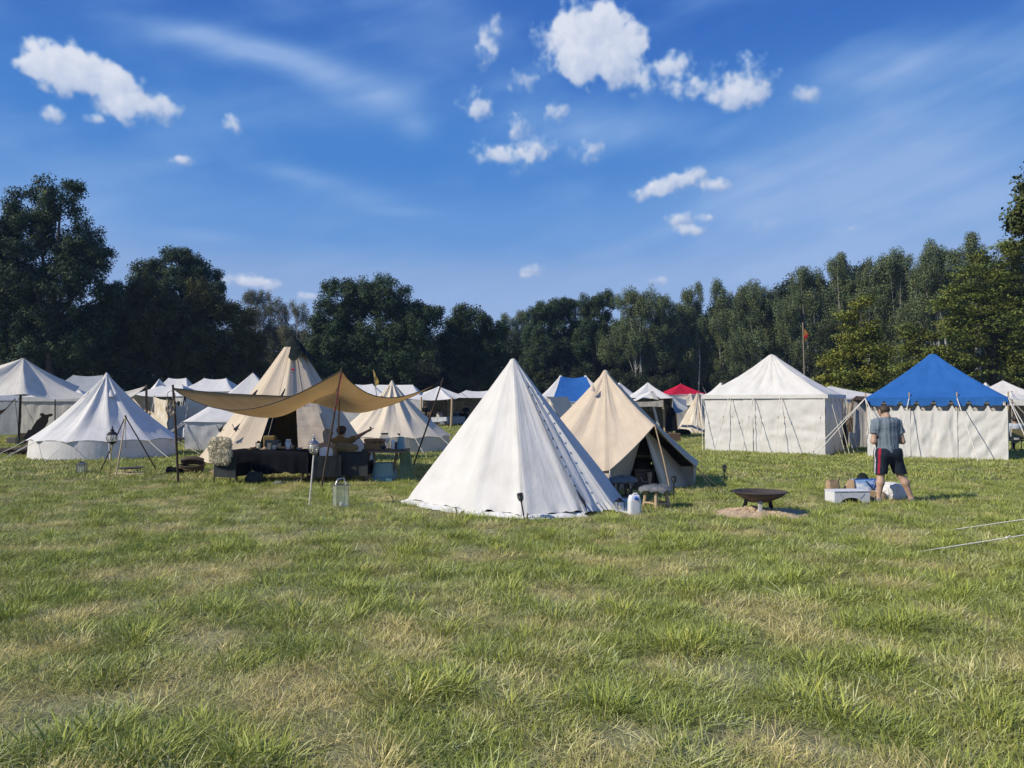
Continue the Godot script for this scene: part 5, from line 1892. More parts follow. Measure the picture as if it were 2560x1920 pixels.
func hammock() -> void:
	var root := thing("hammock", "brown net hammock slung under the sail awning at the left edge", "hammock", spot(0, 36.0))
	var c := root.position
	var a := at(-60, 1000, 36.0) - c
	var b := at(38, 996, 36.5) - c
	for k in 9:
		var s := k / 8.0
		var mb := MB.new()
		var p := []
		for j in 13:
			var t := j / 12.0
			var bow := sin(PI * t)
			p.append(a.lerp(b, t) + Vector3(0, -0.55 * bow - 0.35 * s * bow, (s - 0.5) * 0.5 * bow))
		mb.tube(p, [0.016], 5)
		put("cord", mb, M["brown_rope"], root)
	for k in 11:
		var t := 0.1 + 0.08 * k
		var bow := sin(PI * t)
		var mb := MB.new()
		mb.tube([a.lerp(b, t) + Vector3(0, -0.55 * bow, -0.25 * bow), a.lerp(b, t) + Vector3(0, -0.74 * bow, 0), a.lerp(b, t) + Vector3(0, -0.90 * bow, 0.25 * bow)], [0.012], 4)
		put("cord", mb, M["brown_rope"], root)
	rope(b, b + Vector3(0.1, -1.9, -0.2), root, M["brown_rope"], 0.012, "tie")

func left_things() -> void:
	post_lantern("dark street-style lantern on a stick before the large white bell tent", on_ground(270, 1214), 0.86, 0.34, M["iron"], M["milky_glass"], M["yellow_pole"], Vector3(0.075, 0, 0))
	post_lantern("pale street-style lantern on a white stick in front of the seated woman", on_ground(772, 1267), 0.86, 0.30, M["pewter"], M["milky_glass"], M["white_rope"], Vector3(0.075, 0, 0))
	box_lantern("squat dark metal lantern on the grass below the large bell tent's wall", on_ground(204, 1184), 0.19, 0.31, 0.2, M["zinc_dark"], M["milky_glass"])
	# cooking tripod
	var feet := [on_ground(249, 1181), on_ground(289, 1194), on_ground(393, 1179)]
	var c := on_ground(312, 1183)
	var tip := at(314, 1044, 18.9)
	var root := thing("cooking_tripod", "tripod of three thin poles, one pale, before the large white bell tent", "tripod", c)
	for k in 3:
		var f: Vector3 = feet[k]
		var over := (tip - f).normalized() * 0.06
		post(f - c, tip + over - c + Vector3(0.015 * (k - 1), 0, 0.01 * k), 0.016, root, [M["dark_wood"], M["pale_wood"], M["dark_wood"]][k], "tripod_pole")
	var ch := MB.new()
	ch.tube(line_pts(tip - c, tip - c + Vector3(0.02, -0.75, 0.0), 5), [0.006], 5)
	put("chain", ch, M["iron"], root)
	var lash := MB.new()
	lash.lathe(Transform3D(Basis(), tip - c + Vector3(0, -0.03, 0)), [Vector2(0.034, 0), Vector2(0.04, 0.025), Vector2(0.034, 0.05)], 10)
	put("lashing", lash, M["rope"], root)
	var g := thing("fire_tray", "low round iron fire tray on short legs under the tripod", "fire tray", on_ground(318, 1186) + Vector3(0, 0, -0.2))
	holes.append(Vector4(g.position.x, g.position.z, 0.42, 0.35))
	var gb := MB.new()
	gb.lathe(Transform3D(Basis(Vector3(0, 0, 1), 0.03), Vector3(0, 0.15, 0)), [Vector2(0.0, -0.03), Vector2(0.24, -0.025), Vector2(0.31, 0.0), Vector2(0.30, 0.005), Vector2(0.23, -0.015), Vector2(0.0, -0.02)], 28)
	put("tray", gb, M["rust"], g)
	for k in 4:
		var a := 0.6 + TAU * k / 4.0
		var lm := MB.new()
		lm.tube([Vector3(cos(a) * 0.27, 0, sin(a) * 0.2), Vector3(cos(a) * 0.25, 0.14, sin(a) * 0.2)], [0.009], 6)
		put("leg", lm, M["iron"], g)
	var sm := MB.new()
	lump(sm, Transform3D(Basis(), Vector3.ZERO), Vector3(0.42, 0.045, 0.32), 0.35, 30.0, 14, 5.0, -0.1)
	var so := struct("sand_patch", sm, M["sand"])
	so.position = g.position + Vector3(0.03, 0.0, 0.12)
	# hoop with trinkets on the tarp's left pole
	var hb := at(428, 989, 16.45)
	var hoop := thing("hanging_hoop", "wire hoop hung with feathers, bones and fur on the tarp's left pole", "hoop", Vector3(hb.x, 0, hb.z))
	var rp := []
	for k in 25:
		rp.append(Vector3(cos(TAU * k / 24.0) * 0.10, hb.y + sin(TAU * k / 24.0) * 0.10, 0.03 * cos(TAU * k / 24.0)))
	var hm := MB.new()
	hm.tube(rp, [0.006], 5, false)
	put("hoop", hm, M["iron"], hoop)
	rng.seed = 91
	for k in 12:
		var x0 := -0.14 + 0.025 * k
		var l := rng.randf_range(0.06, 0.34)
		var top := Vector3(x0 * 0.7, hb.y - sqrt(maxf(0.0, 0.01 - x0 * x0 * 0.4)), 0.01)
		var dm := MB.new()
		dm.tube([top, top + Vector3(rng.randf_range(-0.02, 0.02), -l, 0.0)], [0.004], 4)
		lump(dm, Transform3D(Basis(Vector3(0, 0, 1), rng.randf_range(-0.5, 0.5)), top + Vector3(0, -l - 0.03, 0)), Vector3(0.018, 0.05, 0.016), 0.5, 40.0, 6, k * 3.0)
		put("pendant", dm, [M["hair_grey"], M["kraft_pale"], M["grey_wood"], M["wicker"]][k % 4], hoop)
	# basket with rolled blankets, and dark bundle
	var b := on_ground(480, 1182)
	var bk := thing("wicker_basket", "wicker basket left of the beige tipi's foot", "basket", b, 0.15)
	var bm := MB.new()
	var pts := PackedVector3Array()
	var uvs := PackedVector2Array()
	for j in 9:
		var s := j / 8.0
		for i in 40:
			var a := TAU * i / 40.0
			pts.append(Vector3(cos(a) * lerpf(0.24, 0.31, s), s * 0.18 + 0.02 * cos(a * 2.0) * s, sin(a) * lerpf(0.16, 0.21, s)))
			uvs.append(Vector2(a, s))
	bm.sheet(pts, uvs, 40, true)
	put("weave", bm, M["wicker"], bk)
	for j in 2:
		var em := MB.new()
		var ep := []
		for i in 41:
			ep.append(pts[(8 - j * 4) * 40 + i % 40] * Vector3(1.015, 1, 1.015))
		em.tube(ep, [0.016 - 0.005 * j], 6, false)
		put("rim", em, M["wicker"], bk)
	var roll := MB.new()
	for k in 2:
		var rr := []
		for i in 9:
			var t := i / 8.0
			rr.append(Vector3(-0.26 + 0.54 * t, 0.22 + 0.085 * k + 0.05 * sin(PI * t), -0.05 + 0.08 * k))
		roll.tube(rr, [0.05, 0.06, 0.063, 0.064, 0.064, 0.064, 0.063, 0.06, 0.05], 12)
	var ro := put("rolled_blanket", roll, M["leather"])
	ro.position = b
	ro.rotation.y = 0.15
	tag(ro, "rolled dark brown blankets lying in the wicker basket", "blanket")
	var db := MB.new()
	lump(db, Transform3D(Basis(), Vector3(0, 0.05, 0)), Vector3(0.2, 0.1, 0.14), 0.5, 26.0, 12, 3.0, -0.5)
	var dbo := put("dark_bundle", db, M["black_cloth"])
	dbo.position = on_ground(432, 1184)
	tag(dbo, "flat black bundle on the grass between the tarp's pole and the wicker basket", "bundle")
	# by the windbreak
	var t := thing("camp_table", "small dark camp table under the white jerrycan by the windbreak", "table", spot(466, 33.0))
	var tt := MB.new()
	tt.bx(Vector3(0, 0.28, 0), Vector3(0.8, 0.05, 0.5))
	put("table_top", tt, M["dark_wood"], t)
	for k in 4:
		var lg := MB.new()
		lg.bx(Vector3(-0.34 + 0.68 * (k % 2), 0.13, -0.2 + 0.4 * (k / 2)), Vector3(0.05, 0.26, 0.05))
		put("leg", lg, M["dark_wood"], t)
	jerrycan("white jerrycan with a blue cap on the dark camp table by the windbreak", spot(467, 33.0) + Vector3(0, 0.305, 0), 0.42, 0.2)
	var sk := MB.new()
	lump(sk, Transform3D(Basis(), Vector3(0, 0.2, 0)), Vector3(0.30, 0.24, 0.26), 0.28, 24.0, 16, 8.0, -0.85)
	var sko := put("canvas_sack", sk, M["sack_tan"])
	sko.position = spot(495, 29.5)
	tag(sko, "bulging tan canvas sack left of the beige tipi", "sack")
	# carved plank seat leaning at the left, another behind
	for k in 2:
		var f: Vector3 = [on_ground(70, 1112), spot(150, 34.5)][k]
		var pl := thing("plank_chair", ["tall dark carved plank chair leaning back at the left, behind the bell tent", "dark plank chair back showing above the bell tent's left slope"][k], "chair", f, [0.5, -0.4][k])
		var pm := MB.new()
		var lean := Vector3([0.50, 0.55][k], 1.0, -0.25).normalized()
		var side := Vector3(0.86, -0.05, 0.5).normalized()
		var out := side.cross(lean).normalized()
		var prof := [[0.0, 0.23], [0.9, 0.25], [1.15, 0.24], [1.30, 0.16], [1.36, 0.15], [1.42, 0.26], [1.48, 0.28], [1.52, 0.20]]
		for q in [1.0, -1.0]:
			var ring: Array[int] = []
			var rows := PackedVector3Array()
			var ru := PackedVector2Array()
			for p in prof:
				for i in 5:
					var u := -1.0 + 0.5 * i
					var sc: float = p[1]
					rows.append(lean * p[0] + side * u * sc * q + out * 0.025 * q - lean * (0.08 * (1.0 - absf(u)) if p[0] > 1.45 else 0.0))
					ru.append(Vector2(u, p[0]))
			pm.sheet(rows, ru, 5)
		put("plank", pm, M["leather"], pl)
		var st := MB.new()
		st.box(Transform3D(Basis(side, lean.cross(side).normalized(), lean) * Basis(), lean * 0.42 + out * 0.2), Vector3(0.4, 0.05, 0.4), 0.01)
		put("seat_plank", st, M["leather"], pl)
	# firewood at the left edge
	var fw := thing("firewood_heap", "heap of dark firewood logs at the left edge", "firewood", on_ground(52, 1138))
	rng.seed = 17
	for k in 16:
		var lm := MB.new()
		var p := Vector3(rng.randf_range(-0.75, 0.5), 0.06 + 0.07 * (k / 6), rng.randf_range(-0.4, 0.3))
		var d := Vector3(rng.randf_range(0.5, 1.0), rng.randf_range(-0.06, 0.2), rng.randf_range(-0.5, 0.5)).normalized() * rng.randf_range(0.18, 0.32)
		lm.tube([p - d, p, p + d], [0.05, 0.055, 0.048], 8)
		put("log", lm, M["dark_wood"] if k % 3 else M["bark"], fw)
	var sp := MB.new()
	sp.bar(Vector3(0.05, 0.1, 0.1), Vector3(0.42, 0.62, 0.0), 0.10, 0.05)
	put("log", sp, M["brown_wood"], fw)
	box_thing("grey_crate", "grey crate on top of the firewood at the left edge", "crate", on_ground(30, 1120) + Vector3(0.02, 0.2, 0.0), Vector3(0.32, 0.22, 0.3), 0.2, M["grey_wood"])
	box_thing("wooden_bucket", "pale wooden box behind the leaning plank chair", "box", on_ground(58, 1098), Vector3(0.36, 0.3, 0.3), 0.2, M["kraft_paper"])

func table_scene() -> void:
	# chair with a sheepskin
	var cp := Vector3(-6.02, 0, -16.62)
	black_chair("black cloth camp chair with a sheepskin over its back, at the table's left end", cp, -0.35, 0.56, 0.62)
	var sh := MB.new()
	var x := Transform3D(Basis(Vector3.UP, -0.35), Vector3(0, 0, 0))
	for i in 3:
		for j in 4:
			var q := Vector3(-0.13 + 0.13 * i + 0.02 * sin(j * 2.1), -0.17 + 0.11 * j + 0.02 * sin(i * 3.0), 0.03 * sin(i * 1.3 + j))
			var xx := Transform3D(x.basis, x.basis * q)
			var rr := Vector3(0.13, 0.12, 0.07)
			lump(sh, xx, rr, 0.18, 22.0, 10, i * 3.0 + j)
			hair_tufts(sh, xx, rr, 420, 0.045, 0.006, 100 + i * 7 + j, 0.9)
	var so := put("sheepskin", sh, M["fleece"])
	so.position = at(551, 1126, 16.34)
	tag(so, "shaggy cream sheepskin hanging over the black camp chair at the table's left end", "sheepskin")
	# table
	var tc := Vector3(-5.28, 0, -17.15)
	var tb := thing("dining_table", "long table with pale legs under a black cloth below the tan tarp", "table", tc, -0.12)
	var th := 0.70
	var hw := 0.92
	var hd := 0.40
	var tt := MB.new()
	tt.bx(Vector3(0, th - 0.02, 0), Vector3(hw * 2.0, 0.035, hd * 2.0))
	put("table_top", tt, M["brown_wood"], tb)
	for k in 4:
		var lg := MB.new()
		var sx := -1.0 if k % 2 == 0 else 1.0
		var sz := -1.0 if k < 2 else 1.0
		lg.tube([Vector3(sx * hw * 0.86 - sx * 0.05, 0, sz * hd * 0.8), Vector3(sx * hw * 0.82, th - 0.04, sz * hd * 0.75)], [0.024, 0.027], 8)
		put("leg", lg, M["pale_wood"], tb)
	var cl := MB.new()
	var nx := 60
	var nzv := 40
	var pts := PackedVector3Array()
	var uvs := PackedVector2Array()
	for j in nzv + 1:
		for i in nx + 1:
			var a := (-1.0 + 2.0 * i / nx) * (hw + 0.52)
			var b := (-1.0 + 2.0 * j / nzv) * (hd + 0.50)
			var ox := maxf(0.0, absf(a) - hw)
			var oz := maxf(0.0, absf(b) - hd)
			var drop := maxf(ox, oz) + 0.35 * minf(ox, oz)
			var fx := clampf(a, -hw, hw) + signf(a) * (0.03 * smooth(0.0, 0.1, ox) + 0.05 * nz.get_noise_2d(b * 90.0, 4.0) * minf(ox * 3.0, 1.0))
			var fz := clampf(b, -hd, hd) + signf(b) * (0.03 * smooth(0.0, 0.1, oz) + 0.06 * nz.get_noise_2d(a * 80.0, 9.0) * minf(oz * 3.0, 1.0))
			drop *= 0.92 + 0.3 * nz.get_noise_2d(a * 20.0, b * 20.0)
			pts.append(Vector3(fx, maxf(th + 0.004 - drop, 0.12), fz))
			uvs.append(Vector2(a, b))
	cl.sheet(pts, uvs, nx + 1)
	for k in range(0, cl.ix.size(), 3):
		var t := cl.ix[k + 1]
		cl.ix[k + 1] = cl.ix[k + 2]
		cl.ix[k + 2] = t
	var co := put("tablecloth", cl, M["black_cloth"])
	co.position = tc
	co.rotation.y = -0.12
	tag(co, "black cloth with gathered folds draped over the long table", "tablecloth")
	var kn := MB.new()
	lump(kn, Transform3D(Basis(), Vector3.ZERO), Vector3(0.17, 0.13, 0.07), 0.5, 22.0, 16, 6.0)
	var ko := put("gathered_cloth", kn, M["grey_dark_cloth"])
	ko.position = at(636, 1194, 16.55)
	tag(ko, "dark grey cloth bunched at the front left corner of the long table", "cloth")
	# on the table
	var ty := th + 0.012
	var on := func(px: float, d: float) -> Vector3:
		var p := spot(px, d)
		return Vector3(p.x, ty, p.z)
	box_lantern("small black lantern standing on the black tablecloth", on.call(647, 17.0), 0.11, 0.20, 0.2, M["black"], M["glass"])
	lathe_thing("pillar_candle", "thick cream pillar candle on the black tablecloth", "candle", on.call(674, 16.95), [Vector2(0.0, 0.0), Vector2(0.042, 0.0), Vector2(0.043, 0.14), Vector2(0.038, 0.145), Vector2(0.0, 0.138)], M["candle_wax"])
	lathe_thing("white_mug", "white mug right of the pillar candle", "mug", on.call(686, 17.0), [Vector2(0.0, 0.0), Vector2(0.035, 0.0), Vector2(0.04, 0.01), Vector2(0.04, 0.085), Vector2(0.025, 0.10), Vector2(0.02, 0.10), Vector2(0.0, 0.08)], M["ceramic"])
	lathe_thing("salt_jar", "small grey jar right of the white mug", "jar", on.call(692, 17.1), [Vector2(0.0, 0.0), Vector2(0.032, 0.0), Vector2(0.034, 0.07), Vector2(0.026, 0.08), Vector2(0.03, 0.10), Vector2(0.0, 0.10)], M["pewter"])
	box_lantern("second small dark lantern, left of the metal milk can", on.call(699, 17.2), 0.085, 0.19, 0.5, M["iron"], M["glass"])
	var pin := MB.new()
	pin.tube([Vector3(-0.12, 0.03, 0), Vector3(-0.09, 0.03, 0), Vector3(0.09, 0.03, 0), Vector3(0.12, 0.03, 0)], [0.012, 0.028, 0.028, 0.012], 10)
	var po := put("rolling_pin", pin, M["pale_wood"])
	po.position = on.call(707, 17.15)
	tag(po, "wooden rolling pin lying left of the metal milk can", "rolling pin")
	var mc := thing("milk_can", "shiny metal milk can on the black tablecloth", "milk can", on.call(722, 17.0))
	var mm := MB.new()
	mm.lathe(Transform3D(), [Vector2(0.0, 0.0), Vector2(0.065, 0.0), Vector2(0.068, 0.01), Vector2(0.068, 0.14), Vector2(0.048, 0.175), Vector2(0.046, 0.20)], 22)
	put("can", mm, M["zinc"], mc)
	var ml := MB.new()
	ml.lathe(Transform3D(Basis(), Vector3(0, 0.20, 0)), [Vector2(0.056, 0.0), Vector2(0.058, 0.025), Vector2(0.05, 0.03), Vector2(0.0, 0.032)], 22)
	put("lid", ml, M["zinc"], mc)
	var mh := MB.new()
	mh.tube([Vector3(-0.05, 0.19, 0), Vector3(-0.075, 0.16, 0.0), Vector3(-0.068, 0.12, 0)], [0.006], 6)
	put("handle", mh, M["zinc"], mc)
	lathe_thing("tumbler", "metal tumbler just right of the milk can", "tumbler", on.call(733, 16.95), [Vector2(0.0, 0.0), Vector2(0.022, 0.0), Vector2(0.03, 0.10), Vector2(0.027, 0.10), Vector2(0.02, 0.01), Vector2(0.0, 0.01)], M["pewter"])
	lathe_thing("bowl", "pale green bowl at the right end of the black tablecloth", "bowl", on.call(749, 17.0), [Vector2(0.0, 0.0), Vector2(0.045, 0.0), Vector2(0.075, 0.045), Vector2(0.071, 0.045), Vector2(0.04, 0.008), Vector2(0.0, 0.008)], M["ceramic"])
	lathe_thing("plate", "white plate with pastry left of the pillar candle", "plate", on.call(661, 16.9), [Vector2(0.0, 0.0), Vector2(0.06, 0.0), Vector2(0.10, 0.016), Vector2(0.098, 0.02), Vector2(0.055, 0.006), Vector2(0.0, 0.006)], M["ceramic"])
	var pa := MB.new()
	lump(pa, Transform3D(Basis(), Vector3(0, 0.035, 0)), Vector3(0.05, 0.035, 0.04), 0.25, 20.0, 8, 2.0)
	var pao := put("pastry", pa, M["kraft_paper"])
	pao.position = on.call(663, 16.9) + Vector3(0, 0.0, 0)
	tag(pao, "small brown pastry on the white plate", "pastry")
	var lid := box_thing("slate_board", "grey slate board propped up behind the candle", "board", on.call(681, 17.35), Vector3(0.36, 0.20, 0.02), -0.1, M["slate"])
	lid.rotation.x = -0.2
	var dr := MB.new()
	for k in 4:
		dr.tube([Vector3(-0.1 + 0.03 * k, 0.0, 0.03 * k), Vector3(-0.03 + 0.02 * k, 0.05, 0.02), Vector3(0.07, 0.01 + 0.02 * k, -0.02 * k)], [0.009, 0.012, 0.006], 6)
	var dro := put("antler", dr, M["wicker"])
	dro.position = on.call(632, 16.9)
	tag(dro, "small branching antler at the left end of the black tablecloth", "antler")
	# chairs in the shade
	black_chair("black canvas chair under the seated woman", Vector3(-4.02, 0, -16.75), 0.25, 0.56, 0.62)
	black_chair("broad black armchair with a fur over its back, right of the seated pair", Vector3(-3.42, 0, -17.0), -0.15, 0.66, 0.70)
	var fm := MB.new()
	var fx := Transform3D(Basis(Vector3(0, 0, 1), -0.15), Vector3.ZERO)
	lump(fm, fx, Vector3(0.24, 0.085, 0.10), 0.35, 22.0, 16, 9.0)
	hair_tufts(fm, fx, Vector3(0.24, 0.085, 0.10), 500, 0.035, 0.005, 31, 0.8)
	var fo := put("fur_throw", fm, M["fur_tan"])
	fo.position = at(868, 1117, 16.72)
	tag(fo, "tan fur throw over the back of the broad black armchair", "fur")
	# trestle table
	var rc := Vector3(-2.80, 0, -17.15)
	var tr := thing("trestle_table", "brown wooden trestle table at the right end of the tan tarp", "table", rc, -0.05)
	var rt := MB.new()
	rt.bx(Vector3(0, 0.70, 0), Vector3(0.98, 0.04, 0.55))
	put("table_top", rt, M["brown_wood"], tr)
	var rb := MB.new()
	rb.bx(Vector3(0.04, 0.665, 0.1), Vector3(0.86, 0.03, 0.5))
	put("under_board", rb, M["grey_wood"], tr)
	for s in [-1.0, 1.0]:
		for q in [-1.0, 1.0]:
			var lg := MB.new()
			lg.bar(Vector3(s * 0.32 + q * 0.16, 0.0, 0.24 if s < 0 else 0.2), Vector3(s * 0.30 + q * 0.04, 0.65, 0.12), 0.055, 0.035)
			put("leg", lg, M["brown_wood"] if q < 0 else M["grey_wood"], tr)
		var bk := MB.new()
		bk.bar(Vector3(s * 0.32, 0.0, -0.24), Vector3(s * 0.30, 0.65, -0.10), 0.055, 0.035)
		put("leg", bk, M["brown_wood"], tr)
	var cb := MB.new()
	cb.bar(Vector3(-0.46, 0.12, 0.25), Vector3(0.16, 0.06, 0.26), 0.07, 0.03)
	put("crossbar", cb, M["grey_wood"], tr)
	var ry := 0.722
	var chest := thing("small_chest", "small brown wooden chest with dark straps on the trestle table", "chest", Vector3(spot(937, 17.0).x, ry, -17.0), -0.05)
	var c1 := MB.new()
	c1.bx(Vector3(0, 0.075, 0), Vector3(0.42, 0.15, 0.24), 0.0, 0.006)
	put("box", c1, M["chest_wood"], chest)
	var c2 := MB.new()
	c2.bx(Vector3(0, 0.195, 0), Vector3(0.43, 0.075, 0.25), 0.0, 0.02)
	put("lid", c2, M["chest_wood"], chest)
	for k in 2:
		var sm := MB.new()
		sm.bx(Vector3(0.03 + 0.13 * k, 0.16, 0.126), Vector3(0.022, 0.12, 0.01), 0.0, 0.003)
		put("strap", sm, M["leather"], chest)
	lathe_thing("glass_jar", "big clear glass jar behind the small chest on the trestle table", "jar", Vector3(spot(962, 17.25).x, ry, -17.25), [Vector2(0.0, 0.0), Vector2(0.105, 0.0), Vector2(0.125, 0.03), Vector2(0.128, 0.22), Vector2(0.09, 0.275), Vector2(0.075, 0.285), Vector2(0.075, 0.315)], M["milky_glass"], 24)
	lathe_thing("jar_lid", "dark lid on the big clear glass jar", "lid", Vector3(spot(962, 17.25).x, ry + 0.315, -17.25), [Vector2(0.0, 0.0), Vector2(0.085, 0.0), Vector2(0.085, 0.03), Vector2(0.0, 0.032)], M["iron"], 20)
	lathe_thing("enamel_bowl", "dark blue bowl in front of the glass jar on the trestle table", "bowl", Vector3(spot(958, 16.92).x, ry, -16.92), [Vector2(0.0, 0.0), Vector2(0.05, 0.0), Vector2(0.08, 0.075), Vector2(0.075, 0.075), Vector2(0.045, 0.01), Vector2(0.0, 0.01)], M["navy_enamel"])
	var mk := thing("milk_carton", "white gable-topped carton on the trestle table", "carton", Vector3(spot(983, 17.0).x, ry, -17.0), 0.3)
	var k1 := MB.new()
	k1.bx(Vector3(0, 0.08, 0), Vector3(0.075, 0.16, 0.075), 0.0, 0.003)
	put("carton", k1, M["ceramic"], mk)
	var k2 := MB.new()
	k2.flat_quad(Vector3(-0.037, 0.16, 0.037), Vector3(-0.037, 0.215, 0.0), Vector3(0.037, 0.215, 0.0), Vector3(0.037, 0.16, 0.037))
	k2.flat_quad(Vector3(0.037, 0.16, -0.037), Vector3(0.037, 0.215, 0.0), Vector3(-0.037, 0.215, 0.0), Vector3(-0.037, 0.16, -0.037))
	put("gable", k2, M["white_board"], mk)
	lathe_thing("brown_crock", "brown crock between the carton and the blue jug", "crock", Vector3(spot(988, 17.2).x, ry, -17.2), [Vector2(0.0, 0.0), Vector2(0.05, 0.0), Vector2(0.07, 0.05), Vector2(0.07, 0.11), Vector2(0.05, 0.15), Vector2(0.0, 0.15)], M["brown_wood"])
	var jug := thing("blue_jug", "tall blue enamel jug with ladles at the right end of the trestle table", "jug", Vector3(spot(1003, 17.0).x, ry, -17.0))
	var j1 := MB.new()
	j1.lathe(Transform3D(), [Vector2(0.0, 0.0), Vector2(0.10, 0.0), Vector2(0.10, 0.012), Vector2(0.068, 0.26), Vector2(0.074, 0.27), Vector2(0.064, 0.27), Vector2(0.085, 0.03), Vector2(0.0, 0.02)], 24)
	put("jug", j1, M["teal_enamel"], jug)
	var j2 := MB.new()
	j2.tube([Vector3(0.02, 0.2, 0), Vector3(-0.04, 0.31, 0)], [0.008], 6)
	lump(j2, Transform3D(Basis(), Vector3(-0.05, 0.33, 0)), Vector3(0.035, 0.02, 0.02), 0.1, 10.0, 8)
	put("ladle", j2, M["toggle"], jug)
	var j3 := MB.new()
	j3.tube([Vector3(0.0, 0.2, 0.02), Vector3(-0.06, 0.27, 0.02)], [0.008], 6)
	put("ladle", j3, M["toggle"], jug)
	# cloths round the trestle
	var ub := MB.new()
	var up := PackedVector3Array()
	var uu := PackedVector2Array()
	for j in 17:
		var s := j / 16.0
		for i in 56:
			var a := TAU * i / 56.0
			var sx := signf(sin(a)) * pow(absf(sin(a)), 0.6)
			var sz := signf(cos(a)) * pow(absf(cos(a)), 0.6)
			var r := minf(1.0, s * 2.4) * (1.0 + 0.35 * smooth(0.4, 1.0, s)) * (1.0 + 0.12 * nz.get_noise_2d(cos(a) * 60.0, sin(a) * 60.0) * s)
			up.append(Vector3(sx * 0.22 * r, 0.42 * (1.0 - smooth(0.38, 1.0, s) * (0.85 + 0.2 * nz.get_noise_2d(cos(a) * 30.0, 5.0))), sz * 0.18 * r))
			uu.append(Vector2(a * 0.2, s))
	ub.sheet(up, uu, 56, true)
	var uo := put("draped_box", ub, M["teal_cloth"])
	uo.position = Vector3(spot(962, 17.1).x, 0, -17.1)
	tag(uo, "pale teal cloth draped over a box under the trestle table", "cloth")
	box_thing("blue_tub", "blue tub peeping out under the pale teal cloth", "tub", Vector3(spot(960, 17.0).x, 0, -17.0), Vector3(0.44, 0.13, 0.30), 0.0, M["teal_enamel"], 0.02)
	var gc := MB.new()
	wall_between(gc, line_pts(Vector3(-0.10, 0.70, 0.02), Vector3(0.10, 0.69, 0.0), 18), line_pts(Vector3(-0.13, 0.03, 0.10), Vector3(0.22, 0.05, 0.06), 18), 16, 0.10, 40.0, 5.0, 3.0)
	var go := put("green_cloth", gc, M["green_cloth"])
	go.position = Vector3(spot(1015, 17.0).x, 0, -16.95)
	tag(go, "green cloth hanging from the right end of the trestle table", "cloth")
	# glass lantern in the grass
	var gl := box_lantern("large clear glass lantern with a shiny metal frame on the grass before the tarp", on_ground(852, 1268), 0.215, 0.50, 0.55, M["steel"], M["glass"], false)
	var hm := MB.new()
	hm.tube([Vector3(-0.09, 0.375, 0), Vector3(-0.05, 0.47, 0), Vector3(0.05, 0.48, 0.0), Vector3(0.09, 0.375, 0)], [0.012], 8)
	put("handle", hm, M["steel"], gl)
	lathe_thing("small_candle", "short white candle inside the large clear glass lantern", "candle", on_ground(852, 1268) + Vector3(0.02, 0.03, 0.02), [Vector2(0.0, 0.0), Vector2(0.035, 0.0), Vector2(0.035, 0.055), Vector2(0.0, 0.055)], M["ceramic"])
	# things lying beneath
	var st := MB.new()
	lump(st, Transform3D(Basis(), Vector3(0, 0.03, 0)), Vector3(0.13, 0.05, 0.08), 0.4, 20.0, 10, 2.0)
	var sto := put("grey_stone", st, M["slate"])
	sto.position = on_ground(698, 1212)
	tag(sto, "grey stone on the grass under the front of the long table", "stone")
	box_thing("low_step", "pale wooden step lying in front of the beige tipi's left side", "step", on_ground(548, 1186), Vector3(0.42, 0.09, 0.2), -0.2, M["kraft_paper"])

func black_chair(label: String, where: Vector3, turn: float, w: float, back: float) -> void:
	var root := thing("camp_chair", label, "chair", where, turn)
	var hw := w * 0.5
	for k in 4:
		var sx := -1.0 if k % 2 == 0 else 1.0
		var sz := -1.0 if k < 2 else 1.0
		var lg := MB.new()
		lg.tube([Vector3(sx * hw, 0.0, sz * 0.25), Vector3(sx * hw, back if sz > 0 else 0.46, sz * 0.25)], [0.013], 8)
		put("leg", lg, M["black"], root)
	var se := MB.new()
	se.bx(Vector3(0, 0.34, 0), Vector3(w - 0.03, 0.05, 0.48), 0.0, 0.015)
	put("seat", se, M["black_cloth"], root)
	var bk := MB.new()
	wall_between(bk, line_pts(Vector3(-hw, back, 0.262), Vector3(hw, back, 0.262), 10, 0.015), line_pts(Vector3(-hw, 0.16, 0.262), Vector3(hw, 0.16, 0.262), 10), 8, 0.015, 20.0, 8.0)
	put("backrest", bk, M["grey_dark_cloth"], root)
	for s in [-1.0, 1.0]:
		var ar := MB.new()
		ar.bx(Vector3(s * hw, 0.475, 0.0), Vector3(0.05, 0.03, 0.54), 0.0, 0.01)
		put("armrest", ar, M["black"], root)
		var sd := MB.new()
		wall_between(sd, line_pts(Vector3(s * hw, 0.46, 0.25), Vector3(s * hw, 0.46, -0.25), 6), line_pts(Vector3(s * hw, 0.18, 0.25), Vector3(s * hw, 0.18, -0.25), 6), 5, 0.01)
		put("side_cloth", sd, M["black_cloth"], root)

# ---------------------------------------------------------------- smaller things
func lump(mb: MB, x: Transform3D, r: Vector3, amp: float, freq: float, seg := 20, sd := 0.0, low := -1.0) -> void:
	var pts := PackedVector3Array()
	var uvs := PackedVector2Array()
	for j in seg + 1:
		var th := PI * j / seg
		for i in seg * 2 + 1:
			var ph := TAU * (i % (seg * 2)) / (seg * 2)
			var d := Vector3(sin(th) * sin(ph), cos(th), sin(th) * cos(ph))
			var k := 1.0 + amp * (nz.get_noise_3d(d.x * freq + sd, d.y * freq, d.z * freq) + 0.5 * nz.get_noise_3d(d.x * freq * 2.7 + sd, d.y * freq * 2.7, d.z * freq * 2.7))
			var q := d * r * k
			q.y = maxf(q.y, low * r.y)
			pts.append(x * q)
			uvs.append(Vector2(i / float(seg), th))
	mb.sheet(pts, uvs, seg * 2 + 1)

